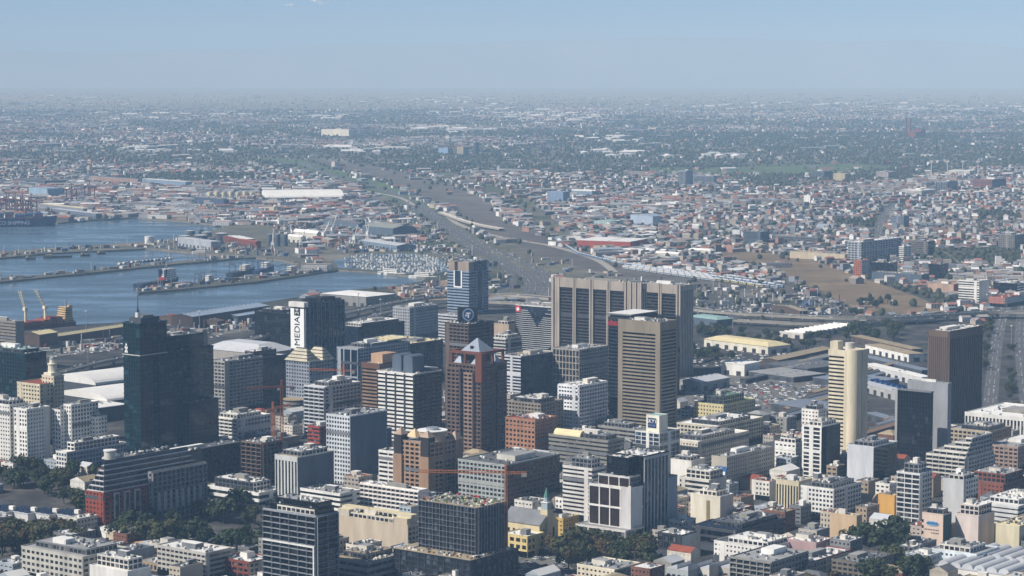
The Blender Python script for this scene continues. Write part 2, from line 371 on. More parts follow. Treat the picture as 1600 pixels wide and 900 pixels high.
def clutter(root, V, rr, dens=1.0, big=True, wall_=None):
    """plant rooms, lift overrun, air units, tanks and ducts on a roof"""
    x0, x1, y0, y1, z0, z1 = V; wx, wy = x1 - x0, y1 - y0; z = z1 + .25
    if wx < 5 or wy < 5: return
    if big:
        a, b = wx * rr.uniform(.22, .4), wy * rr.uniform(.22, .4); cx, cy_ = x0 + rr.uniform(.12, .5) * wx, y0 + rr.uniform(.12, .5) * wy
        h = rr.uniform(2.6, 4.2)
        m = MB(); m.box(cx, cx + a, cy_, cy_ + b, z, z + h, wall_ or rr.choice([OFFW, CONC, GREY, WHITE]), top=rr.choice([R_GREY, R_WHITE])); m.build('plant_room', root)
    n = int(min(34, wx * wy / 38 * dens)) + 1
    m = MB()
    for _ in range(n):
        x, y = rr.uniform(x0 + .8, x1 - 2.6), rr.uniform(y0 + .8, y1 - 2.6); k = rr.random()
        if k < .6: m.box(x, x + rr.uniform(.9, 2.2), y, y + rr.uniform(.9, 2.2), z, z + rr.uniform(.7, 1.7), rr.choice([METAL, WHITE, GREY, DGREY, OFFW]))
        elif k < .75: m.cyl(x, y, z, z + rr.uniform(1, 2), .9, .9, rr.choice([WHITE, METAL, DGREY]), 8)
        elif k < .93:
            if rr.random() < .5: m.box(x, min(x1 - .5, x + rr.uniform(3, 8)), y, y + .6, z, z + .7, METAL)
            else: m.box(x, x + .6, y, min(y1 - .5, y + rr.uniform(3, 8)), z, z + .7, METAL)
        else: m.box(x, x + .12, y, y + .12, z, z + rr.uniform(3, 6), METAL)
    m.build('rooftop_plant', root, kind='stuff')
def place(uc, vb, vt, ul, ur, yaw=YAW):
    """near corner, heights and widths of a block from where its base stands on the map"""
    x, y = at(uc, vb); a = math.radians(yaw); dR = (math.cos(a), math.sin(a)); dL = (-dR[1], dR[0])
    b = (vt - 450) / F; h = H - y * (ST + b * CT) / (CT - b * ST)
    zc0 = y * CT + (H - h) * ST
    def wd(d, u): return ((u - 800) * zc0 - F * x) / (F * d[0] - (u - 800) * d[1] * CT)
    return x, y, h, max(2, wd(dL, ul)), max(2, wd(dR, ur))
def hz(x, y, v):
    b = (v - 450) / F; return H - y * (ST + b * CT) / (CT - b * ST)
def bld(label, uc, vb, vt, ul, ur, L=None, R=None, name='office_building', cat='building', roof=R_GREY, yaw=YAW, par=1.0, clut=1.0, seed=None, wl=None, wr=None, pw=None, group=None, big=True, pent=False):
    x, y, h, l_, r_ = place(uc, vb, vt, ul, ur, yaw)
    l_ = wl or l_; r_ = wr or r_
    root = empty(name, (x, y, 0), math.radians(yaw)); tag(root, label, cat, group)
    L = L or S(); R = R or L
    if 'curtain' not in (L['t'], R['t']) and 'rgb' in R['wall'] and 'rgb' in L['wall']:       # one building, one wall colour, unless the sides differ in hue
        q = [a / b_ for a, b_ in zip(L['wall']['rgb'], R['wall']['rgb'])]
        if max(q) / min(q) < 1.45 and min(q) > .8:
            R = dict(R, wall=L['wall'], pm=L['wall'] if R['pm'] == R['wall'] else R['pm'])
    V = (0, r_, 0, l_, 0, h)
    volume(root, V, L, R, roof, par, pw)
    rr = random.Random(seed if seed is not None else int(uc * 31 + vb * 7))
    if clut and pent and rr.random() < .6 and min(l_, r_) > 12:
        a, b_, c, d = [rr.uniform(.06, .24) for _ in range(4)]; ph = rr.choice((3.4, 3.6, 6.8))
        W2 = (r_ * a, r_ * (1 - b_), l_ * c, l_ * (1 - d), h + .26, h + ph)
        volume(root, W2, dict(S('grid', rr.choice((L['wall'], GREY, DGREY, OFFW)), G_DARK, 3.4, 4, .9, .8, .2)), dict(S('grid', L['wall'], G_DARK, 3.4, 4, .9, .8, .2)), rr.choice((roof, R_GREY, R_WHITE)), .5)
        clutter(root, W2, rr, clut * 1.3, True)
        strip_ = (.5, r_ - .5, .5, max(1, l_ * c - 1), 0, h); clutter(root, strip_, rr, clut, False)
    elif clut: clutter(root, V, rr, clut, big)
    FOOT.append((x, y, math.radians(yaw), r_, l_))
    return root, V, rr
def add_vol(root, V, L, R=None, roof=R_GREY, par=.8, clut=0, rr=rnd, pw=None):
    volume(root, V, L, R or L, roof, par, pw)
    if clut: clutter(root, V, rr, clut, False)
def zloc(root, X, Y, v):
    """height of picture row v above a local point of a building"""
    p = Matrix.Rotation(root.rotation_euler.z, 3, 'Z') @ Vector((X, Y, 0)) + root.location
    return hz(p.x, p.y, v)
# ------------------------------------------------------------------ towers and buildings with a shape of their own
ROT_UP_L = Matrix(((0, 0, -1), (0, 1, 0), (1, 0, 0))).to_euler()       # reads upwards on a west face
ROT_L = Matrix(((0, 0, -1), (-1, 0, 0), (0, 1, 0))).to_euler()         # reads level on a west face
ROT_R = Matrix(((1, 0, 0), (0, 0, -1), (0, 1, 0))).to_euler()          # reads level on a south face
def disc(root, name, side, s, z, r, m, d=.3, n=20, off=.1, rz=None):
    b = MB(); pts = [(s + r * math.cos(2 * math.pi * k / n), z + (rz or r) * math.sin(2 * math.pi * k / n)) for k in range(n)]
    if side == 'L':
        b.add([(-off, p[0], p[1]) for p in pts] + [(-off - d, p[0], p[1]) for p in pts], [tuple(range(n)), tuple(range(2 * n - 1, n - 1, -1))] + [(k, (k + 1) % n, n + (k + 1) % n, n + k) for k in range(n)], m)
    else:
        b.add([(p[0], -off, p[1]) for p in pts] + [(p[0], -off - d, p[1]) for p in pts], [tuple(range(n)), tuple(range(2 * n - 1, n - 1, -1))] + [(k, (k + 1) % n, n + (k + 1) % n, n + k) for k in range(n)], m)
    return b.build(name, root)
def part(root, name, fn, kind=None):
    b = MB(); fn(b); return b.build(name, root, kind)

# dark green glass tower with the spire
TEALF = wall(30, 62, 66)
r, V, rr = bld('tallest dark green glass tower with stepped shoulders and a thin roof spire', 221, 726, 556, 193, 333, S('curtain', TEALF, G_TEAL, 3.7, 3.0), S('curtain', TEALF, G_TEAL, 3.7, 4.5), 'glass_tower', 'tower', R_DARK, clut=.5, pw=TEALF, big=False)
wr, wl, h = V[1], V[3], V[5]
z1 = zloc(r, 0, 0, 507); z2 = zloc(r, wr * .3, 2, 529)
add_vol(r, (.01, wr * .36, .01, wl - .01, h + .3, z1), S('curtain', TEALF, G_TEAL, 3.7, 3.0), S('curtain', TEALF, G_TEAL, 3.7, 4.5), R_DARK, 1, .6, rr)
add_vol(r, (wr * .37, wr * .88, 1.5, wl - .5, h + .3, z2), S('curtain', TEALF, G_TEAL, 3.7, 4.5), None, R_DARK, 1, 1, rr)
add_vol(r, (wr * .22, wr * .42, -3.5, -.2, 0, h - 3), S('curtain', TEALF, G_TEAL, 3.7, 3), None, R_DARK, .5)
z3 = zloc(r, wr * .55, -7, 630)
add_vol(r, (wr * .56, wr * .96, -9, -.2, 0, z3), S('curtain', DBROWN, G_BLACK, 3.7, 4.5), None, R_DARK, .8, 1, rr)
piece('ledge', r, -1.0, wr * .36, -1.0, wl + .5, h - .2, h + .5, OFFW)
part(r, 'lift_tower', lambda b: b.box(wr * .9, wr * .97, 4, 12, h, z2 + 3, CONC))
zt = z1 + .3
part(r, 'roof_deck', lambda b: (b.box(wr * .05, wr * .3, 3, wl - 3, zt, zt + 4.5, DGREY), b.box(wr * .1, wr * .24, 5, wl - 5, zt + 4.5, zt + 6.2, GREY)))
part(r, 'spire', lambda b: (b.cyl(wr * .1, wl * .55, zt + 4, zt + 8.5, 2.2, 2.0, WHITE, 14), b.cyl(wr * .1, wl * .55, zt + 8.5, zt + 12, 1.3, .7, DARKM, 8), b.cyl(wr * .1, wl * .55, zt + 12, zt + 27, .45, .12, DARKM, 6)))
lg = MB(); zl = zloc(r, 0, wl * .7, 544)
for i, j in ((0, 0), (2.1, 0), (0, 3.4), (2.1, 3.6), (1.0, 5.9), (1.0, 1.9)): lg.box(-.45, -.2, wl * .72 + i, wl * .72 + i + 1.5, zl - 4 + j, zl - 4 + j + 1.9, SIGNW)
lg.build('sign_emblem', r)

# white end wall tower with upright lettering
MF = wall(118, 132, 150)
r, V, rr = bld('slab tower with white end wall reading MEDIA24 and branching fins', 477, 600, 476, 454, 538, BLANK(wall(40, 46, 58)), S('blank', wall(40, 46, 58)), 'lettered_tower', 'tower', R_GREY, clut=1.6, par=.8)
wr, wl, h = V[1], V[3], V[5]
zb = zloc(r, 0, wl / 2, 545); ztop = zloc(r, 0, wl / 2, 482)
piece('white_panel', r, -.6, -.02, .6, wl - .4, zb, ztop, SIGNW)
piece('roof_ledge', r, -1.5, 5, -.6, wl + 1.5, h - 3, h + 2.2, WHITE)
part(r, 'plant_screen', lambda b: (b.box(8, wr * .35, 2, wl - 2, h + .3, h + 6, DGREY), b.box(wr * .45, wr * .82, 3, wl - 4, h + .3, h + 5, BLACKW), b.box(5, 14, 4, 12, h + 6, h + 8, METAL), b.box(wr * .85, wr * .97, 3, 12, h + .3, h + 3, GREY)))
gl = MB(); gl.box(.3, wr - .3, -.25, -.02, 2, h - 1, G_NAVY); gl.build('window_wall', r)
for i in range(11):
    a = .4 + i * (wr - 1.2) / 10; piece('fin', r, a, a + .55, -1.1, -.25, h * .42, h, MF)
sub = random.Random(3)
for i in range(11):
    a = .6 + i * (wr - 1.2) / 10
    for k in range(2):
        q = a + sub.choice((-1, 1)) * (wr / 10) * sub.uniform(.4, 1.05); q = min(max(q, .5), wr - .5)
        b = MB(); b.bar((a, -.7, h * .43 + sub.uniform(0, 10)), (q, -.7 - .02 * k, 3), .55, MF, h=.5); b.build('branch', r)
for i in range(1, 20): piece('floor_line', r, .3, wr - .3, -.32, -.25, i * h / 20, i * h / 20 + .25, SLATE)
Lz = zb + (ztop - zb) * .07
size = (ztop - zb) * .25
t = lettering('MEDIA', size, SIGNK, r, (-.75, wl * .5, Lz), ROT_UP_L, .1, align='LEFT')
endz = Lz + max(v.co.x for v in t.data.vertices) + .8
e = wl * .5
piece('number_tile', r, -.85, -.6, e - size * .38, e + size * .4, endz, endz + size * .8, SIGNK)
lettering('24', size * .62, SIGNW, r, (-.9, e, endz + size * .1), ROT_UP_L, .06, align='LEFT')

# tan slab tower with level louvres, dark twin behind it
TANB = wall(150, 139, 120)
r, V, rr = bld('tan concrete tower with close level louvres across its west face', 1030, 692, 505, 968, 1057, S('bands', TANB, G_BLACK, 3.15, 4, 1.55, dep=.7, sep=True), S('bands', TANB, G_BLACK, 3.15, 4, 1.4, dep=.5, sep=True), 'louvred_tower', 'tower', R_DARK, clut=2.2, pw=TANB)
wr, wl, h = V[1], V[3], V[5]
for a0, a1 in ((-.9, 4.2), (wl - 4.2, wl + .9)): piece('corner_pier', r, -.95, -.02, a0, a1, 0, h + 1.05, TANB)
piece('top_panel', r, -.93, -.02, 4.2, wl - 4.2, zloc(r, 0, wl / 2, 520), h + 1.03, TANB)
for a0, a1 in ((-.02, 1.6), (wr - 1.4, wr + .6)): piece('corner_pier', r, a0, a1, -.9, -.02, 0, h + 1.02, TANB)
piece('top_panel', r, 1.6, wr - 1.4, -.85, -.02, h - 6, h + 1, TANB)
r, V, rr = bld('black glass tower with red letters at the top behind the louvred tower', 985, 672, 499, 951, 1026, S('bands', wall(48, 54, 64), G_BLACK, 3.3, 4, .9, dep=.3, sep=True), S('curtain', BLACKW, G_BLACK), 'black_tower', 'tower', R_GREY, clut=1.2, pw=wall(60, 62, 66))
wr, wl, h = V[1], V[3], V[5]
part(r, 'roof_slab', lambda b: b.box(-1.5, wr + 1, -1, wl + 1.5, h + 3.2, h + 4.6, GREY, top=R_WHITE)); part(r, 'plant_room', lambda b: b.box(2, wr - 2, 2, wl - 2, h + .3, h + 3.2, DGREY))
piece('sign_board', r, -.55, -.32, wl * .5, wl - .3, h - 8.5, h - 1, BLACKW)
lettering('absa', 7.6, mat('sign_red', C(200, 38, 52), .5, .05), r, (-.75, wl * .76, h - 4.4), ROT_L, .12)

# civic slabs
CIV = wall(178, 167, 154); CIVD = wall(74, 70, 70)
def civic(label, uc, vb, vt, ul, ur, panels, seed):
    r, V, rr = bld(label, uc, vb, vt, ul, ur, S('bands', CIVD, G_BLACK, 3.4, 5, 1.5, dep=.25), S('fins', CIV, G_DARK, 3.4, 3.2, 5, 1.8, dep=.6, sep=True), 'civic_tower', 'tower', R_GREY, clut=.8, pw=CIV, par=.6)
    wr, wl, h = V[1], V[3], V[5]
    fr = [(ul + (uc - ul) * 0, 0)]
    def s_of(u): return wl * (uc - u) / (uc - ul)
    edges = [0.0]
    for a, b in panels[::-1]: edges += [s_of(b), s_of(a)]
    edges.append(wl)
    for i in range(0, len(edges), 2):
        a0, a1 = edges[i], edges[i + 1]
        if a1 - a0 < 7:
            piece('pilaster', r, -2.2, -.02, a0, a0 + (a1 - a0) * .36, 0, h + 1.3, CIV); piece('pilaster', r, -2.2, -.02, a1 - (a1 - a0) * .36, a1, 0, h + 1.3, CIV)
        else:
            n = int((a1 - a0) // 3.2)
            for k in range(n): piece('pilaster', r, -2.2 if k % 2 == 0 else -1.3, -.02, a0 + k * (a1 - a0) / n, a0 + (k + .72) * (a1 - a0) / n, 0, h + 1.3, CIV)
    for i in range(1, len(edges) - 1, 2):
        piece('cornice_panel', r, -1.7, -.02, edges[i], edges[i + 1], h - 9, h + 1, CIV)
    return r
civic('longer concrete slab of the civic towers with four dark window strips', 1003, 592, 444, 862, 1010, [(876, 897), (902, 923), (929, 950), (955, 976)], 1)
civic('shorter concrete slab of the civic towers with two dark window strips', 1064, 588, 447, 1000, 1083, [(1008, 1030), (1035, 1057)], 2)

# dark blue office with white lines and a round emblem
r, V, rr = bld('dark blue glass office with sweeping white lines and a round red emblem', 887, 566, 483, 806, 911, S('curtain', wall(28, 36, 52), G_NAVY, 3.6, 6), S('curtain', wall(28, 40, 56), G_BLUE, 3.6, 4), 'striped_office', 'office', R_GREY, clut=2, pw=WHITE)
wr, wl, h = V[1], V[3], V[5]
for i in range(21):
    t = i / 20; z = h - 3 - i * (h - 14) / 20
    bowl = .52 - .40 * (1 - math.sqrt(max(0, 1 - (1 - min(1, t * 1.7)) ** 2))) if t < .6 else None
    a = .03 + .5 * t * 0; right_end = .97 if t < .5 else .97 - (t - .5) * .75
    if t < .42:
        c0, c1 = .22 + t * .45, .62 - t * .45
        if i > 0: piece('white_line', r, -.5, -.15, wl * (1 - c0), wl * .99, z, z + .42, WHITE)
        if i % 2 == 0 or t > .2: piece('white_line', r, -.5, -.15, wl * .02, wl * (1 - c1), z, z + .42, WHITE)
    else: piece('white_line', r, -.5, -.15, wl * (1 - right_end), wl * .99, z, z + .42, WHITE)
disc(r, 'emblem', 'L', wl * .95, h - 4, 4, mat('sign_red', C(200, 38, 52)), off=.55); disc(r, 'emblem_mark', 'L', wl * .95, h - 4.2, 2.1, SIGNW, off=.9, d=.2)

# white banded tower with rounded twin plant towers
PIER = wall(52, 58, 68)
r, V, rr = bld('white banded tower with dark uprights and twin rounded grey plant towers', 648, 704, 586, 590, 689, S('slit', WHITE, G_BLACK, 3.55, 9.6, 1.75, 1.9, dep=.8, sep=True, pm=PIER), S('slit', wall(122, 106, 96), G_BLACK, 3.55, 7.5, 1.75, .9, dep=.6, sep=True, pm=wall(44, 40, 40)), 'banded_tower', 'tower', R_WHITE, clut=.8, pw=WHITE, big=False)
wr, wl, h = V[1], V[3], V[5]
for k in range(2):
    def tw(b, k=k):
        y0 = wl * (.18 + .3 * k); y1 = y0 + wl * .25; b.box(wr * .18, wr * .62, y0, y1, h, h + 13.5, SLATE); b.vault(wr * .18, wr * .62, y0, y1, h + 13.5, 2.6, SLATE, 8, 'x')
    part(r, 'plant_tower', tw)
part(r, 'penthouse', lambda b: b.box(wr * .72, wr * .97, wl * .05, wl * .9, h + .3, h + 3.2, GREY, top=R_WHITE))

# brown louvred tower beside it
BRL = wall(150, 122, 98)
r, V, rr = bld('brown tower of thin level louvres beside the white banded tower', 594, 690, 570, 566, 640, S('bands', BRL, G_BLACK, 3.1, 4, 1.5, dep=.5, sep=True), S('bands', wall(110, 92, 80), G_BLACK, 3.1, 4, 1.5), 'brown_tower', 'tower', R_GREY, clut=.6, pw=wall(128, 92, 72), big=False)
wr, wl, h = V[1], V[3], V[5]
piece('corner_pier', r, -.9, -.02, -.6, 2.6, 0, h + 1, wall(118, 84, 66)); piece('top_panel', r, -.85, -.02, 2.6, wl + .4, h - 4, h + 1, wall(118, 84, 66))
part(r, 'penthouse', lambda b: b.box(wr * .12, wr * .6, wl * .05, wl * .7, h + .3, h + 9, wall(196, 160, 128)))

# dark bank tower with emblem box, brown crowned tower in front of it
DK = wall(58, 54, 54)
r, V, rr = bld('dark tower with a square emblem box on the roof behind the gabled brown tower', 733, 662, 508, 696, 771, S('grid', wall(104, 92, 84), G_BLACK, 3.4, 5, 1.4, .8, dep=1.0), S('bands', DK, G_BLACK, 3.4, 5, 1.6), 'bank_tower', 'tower', R_GREY, clut=1, pw=DK, big=False)
wr, wl, h = V[1], V[3], V[5]
q = math.radians(-44); bx = empty('emblem_box', (wr * .36, wl * .42, h + .3), q); bx.parent = r
part(bx, 'box_wall', lambda b: b.box(-9, 9, -2, 9, 0, 14.5, BLACKW)); 
bp = MB(); n = 20
disc(bx, 'emblem_ring', 'R', 0, 8, 5.6, mat('emblem_pale_blue', C(150, 172, 200), .5), off=2.05, rz=6); disc(bx, 'emblem_field', 'R', 0, 8, 4.4, mat('emblem_blue', C(52, 74, 108), .5), off=2.4, rz=4.8, d=.12)
part(bx, 'emblem_figure', lambda b: (b.box(-2.2, 2.2, -2.75, -2.55, 8.6, 10, SIGNW), b.box(-.8, .8, -2.75, -2.55, 5, 8.6, SIGNW), b.box(-3, -1.4, -2.75, -2.55, 6.4, 8, SIGNW)))

BT = wall(106, 86, 76); BT2 = wall(116, 66, 48)
r, V, rr = bld('tall brown tower with a glass gabled crown and open corner frames', 752, 718, 572, 701, 791, S('grid', BT, G_BLACK, 3.5, 4.2, 1.5, 1.0, dep=.8, sep=False), S('grid', BT, G_BLACK, 3.5, 4.6, 1.6, .8, dep=.7), 'gabled_tower', 'tower', R_DARK, clut=.7, pw=BT, big=False)
wr, wl, h = V[1], V[3], V[5]
add_vol(r, (-3, wr * .4, wl * .58, wl * .98, 0, h - 4), S('grid', BT, G_BLACK, 3.5, 4.2, 1.5, 1.4, dep=.5), None, R_GREY)
add_vol(r, (-3, wr * .4, wl * .2, wl * .46, 0, h - 7), S('grid', wall(150, 126, 110), G_BLACK, 3.5, 4.2, 1.5, 1.2, dep=.5), None, R_GREY)
add_vol(r, (wr * .56, wr * .9, -3, wl * .3, 0, h - 6), S('grid', BT, G_BLACK, 3.5, 4.2, 1.5, .9, dep=.5), None, R_GREY)
zc = zloc(r, wr * .3, wl * .3, 552); x0, x1, y0, y1 = wr * .04, wr * .98, wl * .04, wl * .98
for (a, b_) in ((x0, y0), (x0, y1 - 2), (x1 - 2, y0), (x1 - 2, y1 - 2), (x0, (y0 + y1) / 2), ((x0 + x1) / 2, y0), ((x0 + x1) / 2, y1 - 2), (x1 - 2, (y0 + y1) / 2)): piece('frame_post', r, a, a + 2, b_, b_ + 2, h, zc, BT2)
for a in (y0, y1 - 2): piece('frame_beam', r, x0 - .2, x1 + .2, a - .1, a + 2.1, zc, zc + 2.2, BT2)
for a in (x0, x1 - 2): piece('frame_beam', r, a - .1, a + 2.1, y0 + 2.1, y1 - 2.1, zc, zc + 2.1, BT2)
piece('corner_tower', r, -2, 5, -2, 5, h - 14, zc + 1.5, BT2)
GLR = mat('grey_glass_roof', C(150, 158, 168), .3, .1, .1)
zp = zloc(r, wr * .5, wl * .5, 528)
part(r, 'crown_core', lambda b: b.box(wr * .2, wr * .8, wl * .2, wl * .8, h, zc + 1, DBROWN))
part(r, 'glass_pyramid', lambda b: b.hip(wr * .2, wr * .8, wl * .2, wl * .8, zc + 1, zp, min(wr * .298, wl * .298), GLR))
part(r, 'pyramid_window', lambda b: b.box(wr * .2 + 2.2, wr * .2 + 3.4, wl * .46, wl * .54, zc + 2.5, zc + 6, G_BLACK))
for (a, b_) in ((.02, .62), (.02, .1), (.6, .02)): part(r, 'glass_gable', lambda b, a=a, b_=b_: b.hip(wr * a, wr * a + 9, wl * b_, wl * b_ + 9, h + .4, h + 8, 4.4, GLR))

# pale blue striped tower beyond
PB = wall(150, 164, 182)
r, V, rr = bld('pale blue striped tower with white notch frames beside the freeway curve', 733, 492, 425, 699, 763, S('bands', PB, G_NAVY, 4.0, 4, 1.9, dep=.5, sep=True), S('bands', PB, G_NAVY, 4.0, 4, 1.7, dep=.4, sep=True), 'striped_tower', 'tower', R_DARK, clut=0, pw=PB)
wr, wl, h = V[1], V[3], V[5]
zt = zloc(r, 0, 0, 411)
add_vol(r, (1.5, wr * .3, wl * .05, wl * .55, h + .3, zt), S('blank', wall(168, 152, 136)), None, R_GREY); add_vol(r, (1.5, wr * .3, wl * .7, wl * .97, h + .3, zt), S('blank', wall(168, 152, 136)), None, R_GREY)
add_vol(r, (wr * .32, wr * .97, .5, wl * .97, h + .3, zt + 1), S('bands', wall(90, 104, 124), G_NAVY, 4, 4, 1.4, dep=.4), None, R_GREY, 1, 1.5, rr)
zn = zloc(r, 0, wl * .5, 447)
piece('notch', r, -.65, -.5, wl * .36, wl * .64, zn, h + .5, G_NAVY)
for a0, a1 in ((wl * .31, wl * .36), (wl * .64, wl * .69)): piece('notch_frame', r, -.95, -.5, a0, a1, zn - 2, h + .8, SIGNW)
piece('notch_frame', r, -.95, -.5, wl * .36, wl * .64, zn - 2, zn, SIGNW)
piece('slot', r, wr * .4, wr * .66, -.6, -.4, 6, h, G_NAVY)
for a in (.37, .66): piece('slot_frame', r, wr * a, wr * a + 1.4, -.85, -.4, 6, h, wall(170, 182, 198))

# cream hotel tower with a rounded corner
HC = wall(222, 210, 180)
r, V, rr = bld('cream hotel tower with dark level slots and a rounded corner', 1334, 720, 551, 1296, 1356, S('bands', HC, G_BLACK, 3.3, 4, 1.75, dep=.9, sep=True), BLANK(HC), 'hotel_tower', 'hotel', R_WHITE, clut=.5, pw=HC, big=False, par=1.4)
wr, wl, h = V[1], V[3], V[5]
part(r, 'rounded_corner', lambda b: b.cyl(4.4, 3.4, 0, h + 2.2, 6.6, 6.6, HC, 28))
piece('end_wall', r, -1.1, -.02, wl * .36, wl * .40, 0, h + .5, HC); piece('blank_strip', r, -1.05, -.02, 6, wl * .37, 0, h + 1.4, HC)
piece('seam', r, 11, 12.2, -.06, .3, 0, h, wall(120, 106, 80))
piece('sign_panel', r, -1.1, -.02, wl * .40, wl + .5, h - 4, h + 1.4, HC)
part(r, 'lift_house', lambda b: b.box(wr * .1, wr * .5, wl * .72, wl + .6, h + .3, h + 8, HC))
part(r, 'water_tank', lambda b: b.cyl(wr * .45, wl * .42, h + .3, h + 7, 4.2, 4.2, OFFW, 20))

# dark brown ribbed tower
DB = wall(112, 94, 80)
r, V, rr = bld('dark brown tower ribbed with close vertical fins near the boulevard', 1480, 662, 519, 1452, 1534, S('fins', DB, wall(70, 58, 50), 3.4, 2.1, 5, 1.1, dep=.35, sep=True), S('fins', DB, G_BLACK, 3.4, 4.4, 7, 1.5, dep=1.2, sep=True), 'ribbed_tower', 'tower', R_WHITE, clut=1.4, pw=DB)

# black glass box against a grey slab
r, V, rr = bld('light grey windowless slab rising behind a black glass block', 1479, 738, 601, 1418, 1487, BLANK(wall(158, 160, 162)), BLANK(wall(158, 160, 162)), 'windowless_tower', 'tower', R_GREY, clut=.5)
r, V, rr = bld('black glass block with a thin pale edge against the grey slab', 1452, 748, 614, 1403, 1458, S('curtain', BLACKW, G_BLACK, 3.5, 2.5), S('curtain', BLACKW, G_BLACK), 'black_block', 'tower', R_GREY, clut=.6, pw=GREY, big=False)
piece('pale_edge', r, -.5, V[1], V[3] + .05, V[3] + 2.2, 0, V[5] + 1, wall(176, 176, 172))

# white framed block with blue sign box
r, V, rr = bld('white framed glass office with a blue SKY sign box on its roof', 1030, 748, 678, 993, 1062, S('grid', WHITE, G_BLUE, 3.5, 6, .5, .7, dep=.3), S('grid', WHITE, G_NAVY, 3.5, 6, .4, .6, dep=.3), 'sign_office', 'office', R_GREY, clut=1, big=False)
wr, wl, h = V[1], V[3], V[5]
z9 = zloc(r, wr * .1, wl * .2, 650)
add_vol(r, (wr * .08, wr * .5, wl * .08, wl * .62, h + .3, z9), BLANK(wall(230, 226, 206)), BLANK(wall(230, 226, 206)), R_TEAL, .6)
SB = mat('sign_blue', C(24, 44, 84), .5, .05)
piece('sign_face', r, wr * .08 - .3, wr * .08 - .02, wl * .2, wl * .55, h + 4, z9 - 2, SB)
hh = z9 - 2 - h - 4
lettering('SKYY', hh * .56, SIGNW, r, (wr * .08 - .4, wl * .375, h + 4 + hh * .66), ROT_L, .08); lettering('HOUSE', hh * .3, wall(130, 150, 190), r, (wr * .08 - .4, wl * .375, h + 4 + hh * .24), ROT_L, .08)

# brown panel building
BP = wall(70, 50, 42)
r, V, rr = bld('white framed hotel block with large dark brown window panels above a podium', 986, 858, 765, 921, 1004, S('grid', wall(222, 218, 210), glass('brown_panel', (.022, .014, .011), (.035, .022, .017), (.05, .034, .026), .2, .3, 1.2, 2), 15.5, 9.5, 1.3, .9, dep=.7, sep=True), BLANK(wall(196, 194, 190)), 'panelled_block', 'building', R_GREY, clut=.5, big=False)
wr, wl, h = V[1], V[3], V[5]
piece('blank_pier', r, -1.0, -.02, -.3, wl * .22, 0, h + 1, wall(206, 204, 198))
z1 = zloc(r, 3, 3, 747); z2 = zloc(r, 6, 6, 716)
wx = place(1008, 850, 716, 921, 1046)[4]
add_vol(r, (3, wr + 2, 3.5, wl * .84, h + .3, z1), S('grid', wall(214, 210, 202), glass('brown_panel', (0, 0, 0), (0, 0, 0), (0, 0, 0)), 7, 9, 1, .8, dep=.4), S('grid', GREY, G_DARK), R_GREY, .8, 1, rr)
add_vol(r, (wr + 2.1, wr + 32, .5, wl * .75, 0, z2), S('curtain', BLACKW, G_BLACK), S('fins', wall(190, 190, 188), G_DARK, 3.5, 4, 2, 1.2, dep=.6), R_WHITE, 1, 2.4, rr)
add_vol(r, (6, wr + 2, 7, wl * .7, z1 + .3, z2 - .5), S('curtain', BLACKW, G_BLACK), None, R_WHITE, .8, 2.4, rr)
add_vol(r, (wr + 32.2, wr + 48, 3, wl * .7, 0, zloc(r, wr + 32, 3, 748)), BLANK(GREY), BLANK(wall(176, 178, 182)), R_GREY, .8, 0, rr)
add_vol(r, (-9, wr - .2, -1.5, wl + 5, 0, 14), S('grid', wall(206, 202, 194), G_DARK, 7, 12, 1.2, 1, dep=.4), None, R_GREY, .8, 0, rr)
